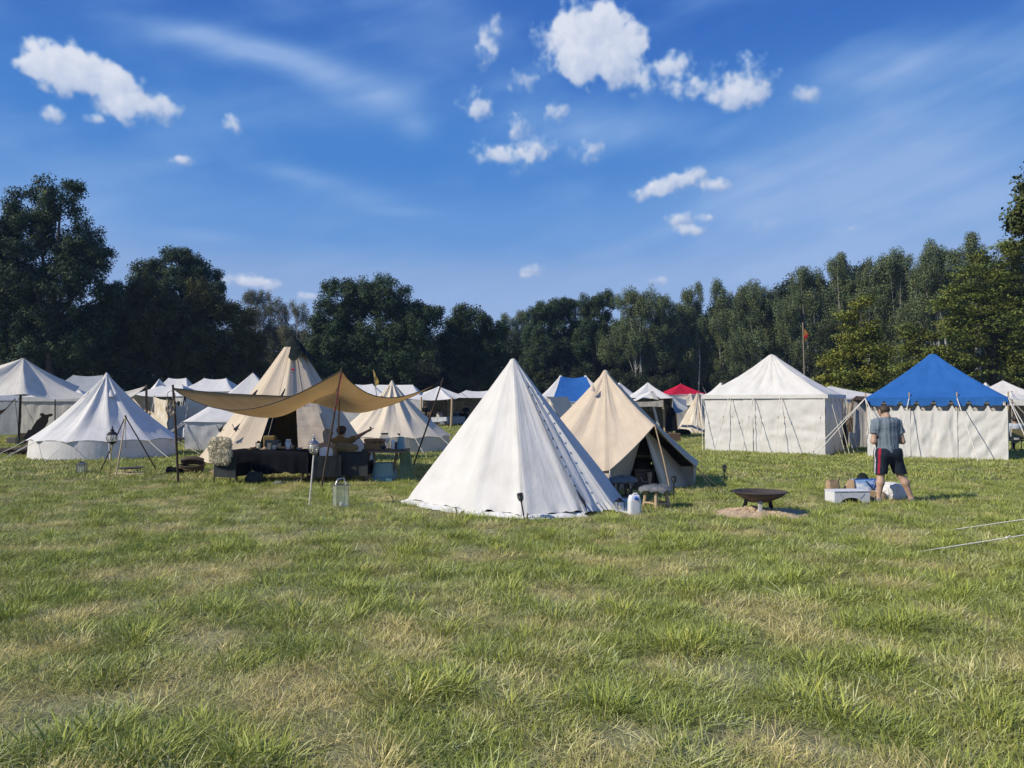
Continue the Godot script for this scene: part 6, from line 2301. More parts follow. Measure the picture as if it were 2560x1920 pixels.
func hair_tufts(mb: MB, x: Transform3D, r: Vector3, count: int, length: float, width: float, sd: int, fall := 0.6) -> void:
	rng.seed = sd
	for k in count:
		var d := Vector3(rng.randfn(), rng.randfn(), rng.randfn()).normalized()
		var p := x * (d * r * rng.randf_range(0.9, 1.04))
		var out := (x.basis * d).normalized()
		var dir := (out + Vector3(rng.randfn() * 0.5, -fall, rng.randfn() * 0.5)).normalized()
		var side := dir.cross(Vector3(rng.randfn(), rng.randfn(), rng.randfn())).normalized() * width
		var m := p + (out * 0.6 + dir * 0.4) * length * 0.5
		var e := p + out * length * 0.4 + dir * length * 0.6
		mb.flat_quad(p - side, m - side, m + side, p + side)
		mb.flat_tri(m - side, e, m + side)

func lay(o: Node, label: String, category: String, group := "") -> void:
	tag(o, label, category, group)

func post_lantern(label: String, foot: Vector3, high: float, size: float, frame: Material, pane: Material, stake_m: Material, lean := Vector3.ZERO) -> void:
	var root := thing("post_lantern", label, "lantern", foot)
	var st := MB.new()
	var b := Vector3(0, high, 0) + lean
	st.tube([Vector3(0, -0.06, 0), b], [0.011, 0.012], 8)
	put("stake", st, stake_m, root)
	var x := Transform3D(Basis.from_scale(Vector3.ONE * size), b)
	var cup := MB.new()
	cup.lathe(x, [Vector2(0.05, 0.0), Vector2(0.09, 0.03), Vector2(0.10, 0.06), Vector2(0.20, 0.10), Vector2(0.25, 0.16), Vector2(0.23, 0.18), Vector2(0.0, 0.18)], 16)
	put("cup", cup, frame, root)
	var gl := MB.new()
	gl.lathe(x, [Vector2(0.21, 0.18), Vector2(0.29, 0.30), Vector2(0.315, 0.42), Vector2(0.28, 0.56), Vector2(0.22, 0.62)], 18)
	put("glass", gl, pane, root)
	for k in 6:
		var a := TAU * k / 6.0 + 0.3
		var rb := MB.new()
		var pts := []
		for q in [[0.225, 0.17], [0.305, 0.30], [0.33, 0.42], [0.295, 0.56], [0.235, 0.63]]:
			pts.append(x * Vector3(cos(a) * q[0], q[1], sin(a) * q[0]))
		rb.tube(pts, [0.018 * size], 5)
		put("rib", rb, frame, root)
	var roof := MB.new()
	roof.lathe(x, [Vector2(0.0, 0.61), Vector2(0.33, 0.62), Vector2(0.34, 0.65), Vector2(0.27, 0.68), Vector2(0.22, 0.76), Vector2(0.12, 0.82), Vector2(0.10, 0.90), Vector2(0.13, 0.91), Vector2(0.13, 0.94), Vector2(0.05, 0.97), Vector2(0.03, 1.03), Vector2(0.06, 1.06), Vector2(0.03, 1.11), Vector2(0.0, 1.18)], 16)
	put("roof", roof, frame, root)
	var bulb := MB.new()
	bulb.lathe(x, [Vector2(0.0, 0.18), Vector2(0.08, 0.19), Vector2(0.08, 0.45), Vector2(0.0, 0.46)], 12)
	put("candle", bulb, M["candle_wax"], root)

func box_lantern(label: String, foot: Vector3, w: float, h: float, turn: float, frame: Material, pane: Material, candle := true) -> Node3D:
	var root := thing("box_lantern", label, "lantern", foot, turn)
	var hw := w * 0.5
	var b := MB.new()
	b.bx(Vector3(0, 0.015, 0), Vector3(w * 1.08, 0.03, w * 1.08), 0.0, 0.004)
	put("base", b, frame, root)
	for k in 4:
		var sx := -1.0 if k % 2 == 0 else 1.0
		var sz := -1.0 if k < 2 else 1.0
		var c := MB.new()
		c.bx(Vector3(sx * hw * 0.94, h * 0.38, sz * hw * 0.94), Vector3(w * 0.075, h * 0.70, w * 0.075), 0.0, 0.003)
		put("corner_bar", c, frame, root)
		var g := MB.new()
		if k < 2:
			g.bx(Vector3(0, h * 0.38, (k * 2 - 1) * hw * 0.93), Vector3(w * 0.86, h * 0.68, 0.003), 0.0, 0.0005)
		else:
			g.bx(Vector3(((k - 2) * 2 - 1) * hw * 0.93, h * 0.38, 0), Vector3(0.003, h * 0.68, w * 0.86), 0.0, 0.0005)
		put("pane", g, pane, root)
	var t := MB.new()
	t.bx(Vector3(0, h * 0.745, 0), Vector3(w * 1.12, h * 0.035, w * 1.12), 0.0, 0.004)
	put("lid", t, frame, root)
	if not candle:
		return root
	var r := MB.new()
	r.lathe(Transform3D(Basis(Vector3.UP, PI / 4), Vector3(0, h * 0.76, 0)), [Vector2(w * 0.7, 0), Vector2(w * 0.42, h * 0.10), Vector2(w * 0.30, h * 0.11), Vector2(w * 0.28, h * 0.18), Vector2(w * 0.36, h * 0.19), Vector2(0, h * 0.22)], 4, false)
	put("roof", r, frame, root)
	if true:
		var cd := MB.new()
		cd.lathe(Transform3D(Basis(), Vector3(0, 0.03, 0)), [Vector2(w * 0.2, 0), Vector2(w * 0.2, h * 0.3), Vector2(w * 0.17, h * 0.32), Vector2(0, h * 0.31)], 14)
		put("candle", cd, M["candle_wax"], root)
	return root

func torch(label: String, foot: Vector3, tip: Vector3, size := 0.12) -> void:
	var root := thing("garden_torch", label, "garden torch", foot, 0.0, "black garden torches round the middle tents")
	var y := (tip - foot).normalized()
	var xx := y.cross(Vector3(0, 0, 1)).normalized()
	var x := Transform3D(Basis(xx, y, xx.cross(y)), tip - foot - y * size)
	var st := MB.new()
	st.tube([Vector3(0, -0.05, 0), x.origin], [0.009, 0.012], 8)
	put("stake", st, M["black"], root)
	var cup := MB.new()
	cup.lathe(x, [Vector2(0.012, -0.01), Vector2(0.018, 0.0), Vector2(0.03, size * 0.16), Vector2(0.0, size * 0.17)], 12)
	put("cup", cup, M["black"], root)
	for k in 5:
		var a := TAU * k / 5.0 + 0.2
		var rb := MB.new()
		var pts := []
		for q in [[0.024, 0.12], [0.040, 0.4], [0.043, 0.65], [0.037, 0.92]]:
			pts.append(x * Vector3(cos(a) * q[0], size * q[1], sin(a) * q[0]))
		rb.tube(pts, [0.0065], 5)
		put("rib", rb, M["black"], root)
	var gl := MB.new()
	gl.lathe(x, [Vector2(0.020, size * 0.15), Vector2(0.033, size * 0.45), Vector2(0.035, size * 0.65), Vector2(0.03, size * 0.9)], 12)
	put("diffuser", gl, M["torch_glass"], root)
	var cap := MB.new()
	cap.lathe(x, [Vector2(0.0, size * 0.88), Vector2(0.045, size * 0.89), Vector2(0.045, size * 0.97), Vector2(0.03, size * 1.0), Vector2(0.0, size * 1.0)], 14)
	put("cap", cap, M["black"], root)

func stool(label: String, foot: Vector3, turn: float, top_y: float, r: float, wood: Material) -> void:
	var root := thing("wooden_stool", label, "stool", foot, turn)
	for k in 4:
		var a := TAU * (k + 0.5) / 4.0
		var lg := MB.new()
		var t := Vector3(cos(a) * r * 0.72, top_y - 0.03, sin(a) * r * 0.72)
		var b := Vector3(cos(a) * r * 0.95, 0.0, sin(a) * r * 0.95)
		lg.tube([b, b.lerp(t, 0.3) + Vector3(0.004, 0, 0), b.lerp(t, 0.7), t], [0.026, 0.031, 0.028, 0.03], 8)
		put("leg", lg, wood, root)
		var a2 := TAU * (k + 1.5) / 4.0
		var st := MB.new()
		var p := Vector3(cos(a) * r * 0.9, 0.075 + 0.01 * (k % 2), sin(a) * r * 0.9)
		var q := Vector3(cos(a2) * r * 0.9, 0.075 + 0.01 * (k % 2), sin(a2) * r * 0.9)
		st.tube([p, p.lerp(q, 0.5) + Vector3(0, 0.008, 0), q], [0.018, 0.021, 0.018], 7)
		put("stretcher", st, wood, root)
	var se := MB.new()
	se.lathe(Transform3D(Basis(), Vector3(0, top_y - 0.05, 0)), [Vector2(0.0, 0.0), Vector2(r * 0.96, 0.0), Vector2(r, 0.012), Vector2(r, 0.04), Vector2(r * 0.96, 0.05), Vector2(0.0, 0.05)], 20)
	put("seat", se, wood, root)

func pelt(label: String, where: Vector3, turn: float, r: Vector3, m: Material, sd: int, hang := 0.0) -> void:
	# a fleece laid on a seat: lumpy above, hanging over the rim in places
	var mb := MB.new()
	var seg := 16
	var pts := PackedVector3Array()
	var uvs := PackedVector2Array()
	for j in 11:
		var s := j / 10.0
		for i in seg * 3:
			var a := TAU * i / (seg * 3)
			var rr := 1.0 + 0.16 * nz.get_noise_2d(cos(a) * 30.0 + sd, sin(a) * 30.0)
			var lobe := maxf(0.0, nz.get_noise_2d(cos(a) * 26.0 + sd * 3.0, sin(a) * 26.0 + 9.0) * 1.6)
			var y := r.y * (1.0 - pow(s, 3.0)) + 0.012 * nz.get_noise_2d(cos(a) * s * 60.0 + sd, sin(a) * s * 60.0)
			if s > 0.7:
				y -= (s - 0.7) / 0.3 * (0.02 + lobe * hang)
			pts.append(Vector3(sin(a) * r.x * rr * minf(s * 1.15, 1.06), y, cos(a) * r.z * rr * minf(s * 1.15, 1.06)))
			uvs.append(Vector2(cos(a) * s, sin(a) * s))
	mb.sheet(pts, uvs, seg * 3, true)
	rng.seed = sd
	for k in 700:
		var p := pts[rng.randi() % pts.size()] + Vector3(rng.randfn(), 0, rng.randfn()) * 0.006
		var out := Vector3(p.x, 0.02, p.z).normalized()
		var dir := (out + Vector3(rng.randfn() * 0.7, rng.randf_range(-0.3, 0.7), rng.randfn() * 0.7)).normalized()
		var sd_ := dir.cross(Vector3.UP).normalized() * 0.0035
		mb.flat_tri(p - sd_, p + dir * rng.randf_range(0.015, 0.035), p + sd_)
	var o := put("fleece", mb, m)
	o.position = where
	o.rotation.y = turn
	tag(o, label, "fleece")

func lathe_thing(called: String, label: String, category: String, where: Vector3, profile: Array, m: Material, sides := 18) -> MeshInstance3D:
	var mb := MB.new()
	mb.lathe(Transform3D(), profile, sides)
	var o := put(called, mb, m)
	o.position = where
	tag(o, label, category)
	return o

func box_thing(called: String, label: String, category: String, where: Vector3, size: Vector3, turn: float, m: Material, bevel := 0.008) -> MeshInstance3D:
	var mb := MB.new()
	mb.bx(Vector3(0, size.y * 0.5, 0), size, 0.0, bevel)
	var o := put(called, mb, m)
	o.position = where
	o.rotation.y = turn
	tag(o, label, category)
	return o

func jerrycan(label: String, foot: Vector3, h: float, turn: float) -> void:
	var root := thing("jerrycan", label, "jerrycan", foot, turn)
	var b := MB.new()
	var w := h * 0.66
	var d := h * 0.5
	var pts := PackedVector3Array()
	var uvs := PackedVector2Array()
	for q in [[0.0, 0.0], [0.96, 0.0], [1.0, 0.02], [1.0, 0.66], [0.96, 0.76], [0.80, 0.95], [0.70, 1.0], [0.0, 1.0]]:
		for i in 24:
			var a := TAU * i / 24.0
			var sx := signf(sin(a)) * pow(absf(sin(a)), 0.45)
			var sz := signf(cos(a)) * pow(absf(cos(a)), 0.45)
			pts.append(Vector3(sx * w * 0.5 * q[0], h * q[1], sz * d * 0.5 * (q[0] if q[0] < 0.9 else 1.0)))
			uvs.append(Vector2(a, q[1]))
	for k in pts.size():
		pts[k] = pts[k]
	b.sheet(pts, uvs, 24, true)
	for k in range(0, b.ix.size(), 3):
		var t := b.ix[k + 1]
		b.ix[k + 1] = b.ix[k + 2]
		b.ix[k + 2] = t
	var can := put("canister", b, M["white_plastic"], root)
	var g := MB.new()
	g.tube([Vector3(-w * 0.12, h * 0.99, 0), Vector3(-w * 0.05, h * 1.07, 0), Vector3(w * 0.2, h * 1.07, 0), Vector3(w * 0.28, h * 0.98, 0)], [0.014], 8)
	put("handle", g, M["white_plastic"], can)
	var c := MB.new()
	c.lathe(Transform3D(Basis(Vector3.RIGHT, 0.95), Vector3(0.0, h * 0.84, d * 0.46)), [Vector2(0.024, -0.01), Vector2(0.026, 0.03), Vector2(0.022, 0.034), Vector2(0, 0.034)], 14)
	c.bx(Vector3(0.034, h * 0.835, d * 0.5 + 0.012), Vector3(0.02, 0.026, 0.02), 0.0, 0.004)
	put("tap", c, M["blue_plastic"], can)

func middle_things() -> void:
	torch("black garden torch leaning before the white pyramid tent's front", on_ground(1313, 1301), at(1299, 1233, 11.3), 0.125)
	torch("black garden torch behind the white jerrycan, between the two stools", on_ground(1567, 1262), at(1580, 1210, 12.9), 0.125)
	torch("black garden torch right of the stool with the hanging fleece", on_ground(1685, 1252), at(1684, 1190, 13.6), 0.125)
	torch("black garden torch standing alone on the grass above the fire bowl", on_ground(1811, 1208), at(1811, 1163, 16.6), 0.145)
	stool("tall dark stool close to the white pyramid tent's right corner", on_ground(1555, 1252), 0.25, 0.37, 0.21, M["brown_wood"])
	pelt("brown-grey fleece cushion on the tall dark stool", on_ground(1555, 1252) + Vector3(0, 0.36, 0), 0.4, Vector3(0.27, 0.075, 0.22), M["brown_fur"], 61, 0.05)
	stool("pale wooden stool with crossbars in front of the open beige bell tent", on_ground(1640, 1270), 0.6, 0.335, 0.215, M["pale_wood"])
	pelt("blue-grey fleece hanging over the pale wooden stool", on_ground(1640, 1270) + Vector3(0, 0.325, 0), 0.2, Vector3(0.265, 0.055, 0.23), M["grey_fur"], 67, 0.13)
	jerrycan("white plastic jerrycan with a blue tap between the two stools", on_ground(1586, 1286), 0.30, 0.15)
	box_lantern("small dark lantern on the grass at the white pyramid tent's right corner", on_ground(1549, 1282), 0.12, 0.24, 0.3, M["iron"], M["glass"])
	# inside the beige bell tent
	var z := 15.75
	var chest := thing("wooden_chest", "wooden chest with a rope handle inside the beige bell tent", "chest", spot(1606, z), 0.1)
	var cb := MB.new()
	cb.bx(Vector3(0, 0.17, 0), Vector3(0.40, 0.34, 0.35), 0.0, 0.01)
	put("box", cb, M["brown_wood"], chest)
	var cl := MB.new()
	cl.bx(Vector3(0, 0.37, 0), Vector3(0.42, 0.05, 0.37), 0.0, 0.01)
	put("lid", cl, M["brown_wood"], chest)
	var hd := MB.new()
	hd.tube([Vector3(-0.09, 0.24, 0.18), Vector3(-0.06, 0.16, 0.2), Vector3(0, 0.14, 0.205), Vector3(0.06, 0.16, 0.2), Vector3(0.09, 0.24, 0.18)], [0.009], 6)
	put("rope_handle", hd, M["rope"], chest)
	box_thing("black_box", "black open box beside the wooden chest inside the beige bell tent", "box", spot(1642, z + 0.1), Vector3(0.28, 0.46, 0.3), 0.05, M["black"])
	var tb := thing("low_table", "low dark wooden table behind the chest inside the beige bell tent", "table", spot(1625, z + 0.55))
	var tt := MB.new()
	tt.bx(Vector3(0, 0.52, 0), Vector3(0.75, 0.04, 0.4))
	put("table_top", tt, M["dark_wood"], tb)
	for k in 4:
		var lg := MB.new()
		lg.bx(Vector3(-0.33 + 0.66 * (k % 2), 0.25, -0.16 + 0.32 * (k / 2)), Vector3(0.05, 0.5, 0.05))
		put("leg", lg, M["dark_wood"], tb)
	var horn := MB.new()
	var hp := spot(1623, z - 0.25)
	horn.lathe(Transform3D(Basis(), Vector3.ZERO), [Vector2(0.0, 0.0), Vector2(0.022, 0.0), Vector2(0.05, 0.34), Vector2(0.046, 0.345), Vector2(0.0, 0.33)], 12)
	var ho := put("tall_basket", horn, M["pale_wood"])
	ho.position = hp + Vector3(0, 0.0, 0)
	tag(ho, "narrow cream tapered holder standing in front of the wooden chest", "holder")

func fire_place() -> void:
	var c := on_ground(1896, 1287)
	holes.append(Vector4(c.x, c.z, 0.60, 0.40))
	var sand := MB.new()
	var pts := PackedVector3Array()
	var uvs := PackedVector2Array()
	for j in 25:
		var s := j / 24.0
		for i in 72:
			var a := TAU * i / 72.0
			var rr := 1.0 + 0.5 * nz.get_noise_2d(cos(a) * 34.0, sin(a) * 34.0) + 0.2 * nz.get_noise_2d(cos(a) * 110.0, sin(a) * 110.0)
			var x := sin(a) * s * 0.74 * rr
			var zz := cos(a) * s * 0.52 * rr
			pts.append(Vector3(x, 0.085 * pow(1.0 - s * s, 0.8) + 0.07 * (1.0 - s * s) * nz.get_noise_2d(x * 90.0, zz * 90.0) + 0.045 * (1.0 - s * s) * nz.get_noise_2d(x * 240.0, zz * 240.0) + 0.006, zz))
			uvs.append(Vector2(x, zz))
	sand.sheet(pts, uvs, 72, true)
	var so := struct("sand_patch", sand, M["sand"])
	so.position = Vector3(c.x, 0, c.z)
	var root := thing("fire_bowl", "rusty black iron fire bowl on three legs over a patch of sand", "fire bowl", c + Vector3(0.02, 0.0, 0.0))
	var h := 0.355
	var b := MB.new()
	b.lathe(Transform3D(Basis(), Vector3(0, h, 0)), [Vector2(0.0, -0.155), Vector2(0.10, -0.150), Vector2(0.20, -0.125), Vector2(0.30, -0.08), Vector2(0.37, -0.035), Vector2(0.395, 0.0), Vector2(0.402, 0.004), Vector2(0.39, 0.006), Vector2(0.36, -0.026), Vector2(0.29, -0.07), Vector2(0.19, -0.11), Vector2(0.08, -0.135), Vector2(0.0, -0.138)], 48)
	put("bowl", b, M["rust"], root)
	var rim := MB.new()
	var rp := []
	for k in 49:
		rp.append(Vector3(cos(TAU * k / 48.0) * 0.398, h + 0.003, sin(TAU * k / 48.0) * 0.398))
	rim.tube(rp, [0.008], 6, false)
	put("rim", rim, M["rust"], root)
	for k in 3:
		var a := [1.85, -0.45, 3.75][k] as float
		var t := Vector3(cos(a) * 0.20, h - 0.12, sin(a) * 0.20)
		var f := Vector3(cos(a) * 0.27, -0.01, sin(a) * 0.27)
		var lg := MB.new()
		lg.bar(f, t, 0.055, 0.04, 0.005)
		put("leg", lg, M["pale_leg"] if k == 0 else M["iron"], root)
	for k in 2:
		var a := 3.5 - 3.4 * k
		var hm := MB.new()
		hm.tube([Vector3(cos(a - 0.16) * 0.395, h, sin(a - 0.16) * 0.395), Vector3(cos(a - 0.12) * 0.44, h - 0.01, sin(a - 0.12) * 0.44), Vector3(cos(a + 0.12) * 0.44, h - 0.01, sin(a + 0.12) * 0.44), Vector3(cos(a + 0.16) * 0.395, h, sin(a + 0.16) * 0.395)], [0.008], 6)
		put("handle", hm, M["iron"], root)
	var ash := MB.new()
	lump(ash, Transform3D(Basis(), Vector3(-0.02, h - 0.125, 0.0)), Vector3(0.2, 0.035, 0.18), 0.3, 60.0, 12, 4.0)
	put("ash", ash, M["ash"], root)
	for k in 3:
		var em := MB.new()
		var p := Vector3(-0.05 + 0.05 * k, h - 0.085, -0.03 + 0.03 * (k % 2))
		lump(em, Transform3D(Basis(), p), Vector3(0.035, 0.018, 0.022), 0.4, 40.0, 6, k * 7.0)
		put("cinder", em, M["white_cloth"] if k == 1 else M["ash"], root)

func man_things() -> void:
	# white tray with an arched front
	var c := on_ground(2118, 1255)
	holes.append(Vector4(c.x, c.z + 0.12, 0.34, 0.34))
	var root := thing("white_box", "white folding box with an arched opening, on the grass left of the man", "box", c, 0.10)
	var w := 0.64
	var h := 0.20
	var dep := 0.34
	for s in [1.0, -1.0]:
		var top := []
		var low := []
		for i in 41:
			var x := (-0.5 + i / 40.0) * w
			var arch := sqrt(maxf(0.0, 1.0 - pow((x + 0.02) / 0.19, 2.0))) * 0.095
			top.append(Vector3(x, h, s * dep * 0.5))
			low.append(Vector3(x, maxf(0.004, arch), s * dep * 0.5))
		var fm := MB.new()
		if s > 0:
			wall_between(fm, top, low, 3, 0.001)
		else:
			top.reverse(); low.reverse()
			wall_between(fm, top, low, 3, 0.001)
		put("front_board" if s > 0 else "back_board", fm, M["white_board"], root)
	for s in [1.0, -1.0]:
		var sm := MB.new()
		sm.bx(Vector3(s * (w * 0.5 - 0.004), h * 0.5, 0), Vector3(0.008, h, dep - 0.012), 0.0, 0.002)
		put("side_board", sm, M["white_board"], root)
	var tm := MB.new()
	tm.bx(Vector3(0, h + 0.006, 0), Vector3(w + 0.02, 0.012, dep + 0.02), 0.0, 0.003)
	put("top_board", tm, M["white_board"], root)
	var inn := MB.new()
	inn.bx(Vector3(-0.02, 0.05, -0.05), Vector3(0.5, 0.09, 0.2), 0.0, 0.01)
	put("dark_inside", inn, M["iron"], root)
	for s in [-1.0, 1.0]:
		var gm := MB.new()
		gm.tube([Vector3(s * 0.22, h * 0.82, dep * 0.5 + 0.003), Vector3(s * 0.19, h * 0.6, dep * 0.5 + 0.003), Vector3(s * 0.14, h * 0.42, dep * 0.5 + 0.003)], [0.0025], 5)
		put("crease_line", gm, M["pewter"], root)
	for k in 2:
		var sl := MB.new()
		sl.bx(Vector3(-0.16 + 0.33 * k, h - 0.012, dep * 0.5 + 0.002), Vector3(0.16, 0.006, 0.003), 0.0, 0.001)
		put("slot", sl, M["pewter"], root)
	# paper bags
	for k in 2:
		var b := on_ground(2082 + 38 * k, 1237 - k)
		var rt := thing("paper_bag", ["upright brown paper bag behind the white box, left of the crumpled one", "crumpled brown paper bag leaning between the upright bag and the blue bag"][k], "paper bag", b, [0.15, -0.35][k])
		var m := MB.new()
		var pts := PackedVector3Array()
		var uvs := PackedVector2Array()
		for j in 13:
			var s := j / 12.0
			for i in 32:
				var a := TAU * i / 32.0
				var sx := signf(sin(a)) * pow(absf(sin(a)), 0.35)
				var sz := signf(cos(a)) * pow(absf(cos(a)), 0.35)
				var wide: float = lerpf(0.125, 0.105, s) if k == 0 else lerpf(0.15, 0.05, pow(s, 0.8))
				var deep := lerpf(0.085, 0.06 if k == 0 else 0.02, s)
				var n := 1.0 + 0.10 * nz.get_noise_3d(sx * 30.0 + k * 9.0, s * 60.0, sz * 30.0)
				pts.append(Vector3(sx * wide * n + (0.06 * s if k == 1 else 0.0), (1.0 - s) * 0.29 if false else s * (0.28 + 0.01 * sin(a * 2.0)), sz * deep * n))
				uvs.append(Vector2(a, s))
		m.sheet(pts, uvs, 32, true)
		for q in range(0, m.ix.size(), 3):
			var t := m.ix[q + 1]
			m.ix[q + 1] = m.ix[q + 2]
			m.ix[q + 2] = t
		put("bag", m, M["kraft_paper"], rt)
		if k == 0:
			for s in [-1.0, 1.0]:
				var hm := MB.new()
				hm.tube([Vector3(s * 0.095, 0.27, 0.03), Vector3(s * 0.10, 0.315, 0.0), Vector3(s * 0.098, 0.27, -0.03)], [0.007], 5)
				put("handle", hm, M["kraft_pale"], rt)
		else:
			var hm := MB.new()
			hm.tube([Vector3(0.03, 0.27, 0.01), Vector3(0.035, 0.32, 0.0), Vector3(0.05, 0.27, 0.0)], [0.007], 5)
			put("handle", hm, M["kraft_pale"], rt)
	# blue carrier bag printed with clouds and a meadow
	var bb := on_ground(2164, 1236)
	var bag := thing("blue_shopping_bag", "blue shopping bag with cloud print and dark handles behind the wooden crate", "bag", bb, -0.08)
	var m2 := MB.new()
	var p2 := PackedVector3Array()
	var u2 := PackedVector2Array()
	for j in 23:
		var s := j / 22.0
		for i in 64:
			var a := TAU * i / 64.0
			var sx := signf(sin(a)) * pow(absf(sin(a)), 0.4)
			var sz := signf(cos(a)) * pow(absf(cos(a)), 0.4)
			var n := 1.0 + 0.06 * nz.get_noise_3d(sx * 30.0, s * 50.0, sz * 30.0)
			var q := Vector3(sx * 0.245 * n, s * (0.285 + 0.012 * sin(a * 3.0)), sz * 0.09 * n * (1.0 - 0.3 * s))
			p2.append(q)
			u2.append(Vector2(a, s))
			var cl := nz.get_noise_2d(q.x * 130.0, q.y * 160.0)
			var col := Color(.035, .13, .52)
			if q.x < 0.02:
				col = Color(.24, .40, .72).lerp(Color(.68, .72, .78), smooth(-0.1, 0.35, cl + 0.3 - absf(s - 0.45)))
				if s < 0.2 + 0.05 * cl:
					col = Color(.30, .38, .10)
			elif q.x > 0.19:
				col = Color(.02, .03, .06)
			elif cl > 0.28 and s > 0.4:
				col = Color(.40, .52, .74)
			m2.c.append(col)
	m2.sheet(p2, u2, 64, true)
	for q in range(0, m2.ix.size(), 3):
		var t := m2.ix[q + 1]
		m2.ix[q + 1] = m2.ix[q + 2]
		m2.ix[q + 2] = t
	put("bag", m2, M["cloth_print"], bag)
	for q in [[-0.02, 0.26, 0.16, 0.01], [0.16, 0.27, 0.03, 0.02]]:
		var hm := MB.new()
		hm.tube([Vector3(q[0], q[1], 0.092), Vector3((q[0] + q[2]) * 0.5 + 0.01, 0.13, 0.105), Vector3(q[2], q[3] + 0.02, 0.10)], [0.012], 6)
		put("handle", hm, M["navy_enamel"], bag)
	var zp := MB.new()
	zp.tube([Vector3(-0.22, 0.285, 0.05), Vector3(0.0, 0.292, 0.055), Vector3(0.22, 0.285, 0.05)], [0.009], 6)
	put("zip_edge", zp, M["blue_plastic"], bag)
	var ball := MB.new()
	lump(ball, Transform3D(Basis(), Vector3(0, 0.17, 0)), Vector3(0.12, 0.17, 0.12), 0.08, 20.0, 14)
	var bo := put("dark_bundle", ball, M["dark_green_cloth"])
	bo.position = on_ground(2158, 1230) + Vector3(0, 0.03, -0.02)
	tag(bo, "dark green bundle sticking up behind the blue shopping bag", "bundle")
	# crate of slats
	var cr := thing("wooden_crate", "small pale wooden slatted crate between the white box and the man", "crate", on_ground(2179, 1250), -0.05)
	for k in 3:
		for s in [-1.0, 1.0]:
			var sm := MB.new()
			sm.bx(Vector3(0, 0.03 + k * 0.055, s * 0.13), Vector3(0.34, 0.042, 0.010), 0.0, 0.002)
			put("slat", sm, M["pale_wood"], cr)
			var em := MB.new()
			em.bx(Vector3(s * 0.165, 0.03 + k * 0.055, 0), Vector3(0.010, 0.042, 0.248), 0.0, 0.002)
			put("slat", em, M["pale_wood"], cr)
	for k in 4:
		var pm := MB.new()
		pm.bx(Vector3(-0.155 + 0.31 * (k % 2), 0.08, -0.118 + 0.236 * (k / 2)), Vector3(0.02, 0.16, 0.02), 0.0, 0.002)
		put("corner_post", pm, M["pale_wood"], cr)
	var bm := MB.new()
	bm.bx(Vector3(0, 0.008, 0), Vector3(0.32, 0.008, 0.24), 0.0, 0.002)
	put("bottom", bm, M["pale_wood"], cr)
	# white sack
	var sk := MB.new()
	var x := Transform3D(Basis(Vector3(0, 0, 1), -0.12), Vector3(0, 0.13, 0))
	var sp := PackedVector3Array()
	var su := PackedVector2Array()
	for j in 41:
		var th := PI * j / 40.0
		for i in 81:
			var ph := TAU * (i % 80) / 80.0
			var d := Vector3(sin(th) * sin(ph), cos(th), sin(th) * cos(ph))
			var ridge := absf(nz.get_noise_3d(d.x * 24.0, d.y * 24.0, d.z * 24.0))
			var k := 1.0 + 0.30 * nz.get_noise_3d(d.x * 12.0 + 3.0, d.y * 12.0, d.z * 12.0) - 0.28 * ridge + 0.07 * nz.get_noise_3d(d.x * 80.0, d.y * 80.0, d.z * 80.0)
			var q := d * Vector3(0.31, 0.19, 0.22) * k
			q.y = maxf(q.y, -0.125)
			sp.append(x * q)
			su.append(Vector2(ph, th))
	sk.sheet(sp, su, 81)
	var so := put("white_sack", sk, M["white_cloth"])
	so.position = on_ground(2232, 1249)
	tag(so, "crumpled white cloth sack on the grass behind the man's legs", "sack")

func ropes_right() -> void:
	for k in 2:
		var a := on_ground([2362, 2296][k], [1331, 1384][k])
		var b: Vector3 = a + [Vector3(6.2, 1.05, 0.15), Vector3(6.4, 1.10, -0.1)][k]
		var root := thing("tent_line", ["upper of two white guy ropes slanting across the grass at the right edge", "lower white guy rope with a knot, slanting across the grass at the right edge"][k], "rope", Vector3(a.x, 0, a.z))
		rope(Vector3(0, 0.02, 0), b - Vector3(a.x, 0, a.z), root, M["white_rope"], 0.0065, "rope", 0.03)
		var kn := MB.new()
		var kp := Vector3(0, 0.02, 0).lerp(b - Vector3(a.x, 0, a.z), 0.16 if k == 1 else 0.25) - Vector3(0, 0.015, 0)
		lump(kn, Transform3D(Basis(), kp), Vector3(0.02, 0.014, 0.014), 0.3, 30.0, 6)
		kn.tube([kp, kp + Vector3(0.03, 0.03, 0.01)], [0.005, 0.004], 5)
		put("knot", kn, M["white_rope"], root)
		post(Vector3(b.x - a.x, 0, b.z - a.z), b - Vector3(a.x, -0.05, a.z), 0.03, root, M["pale_wood"])

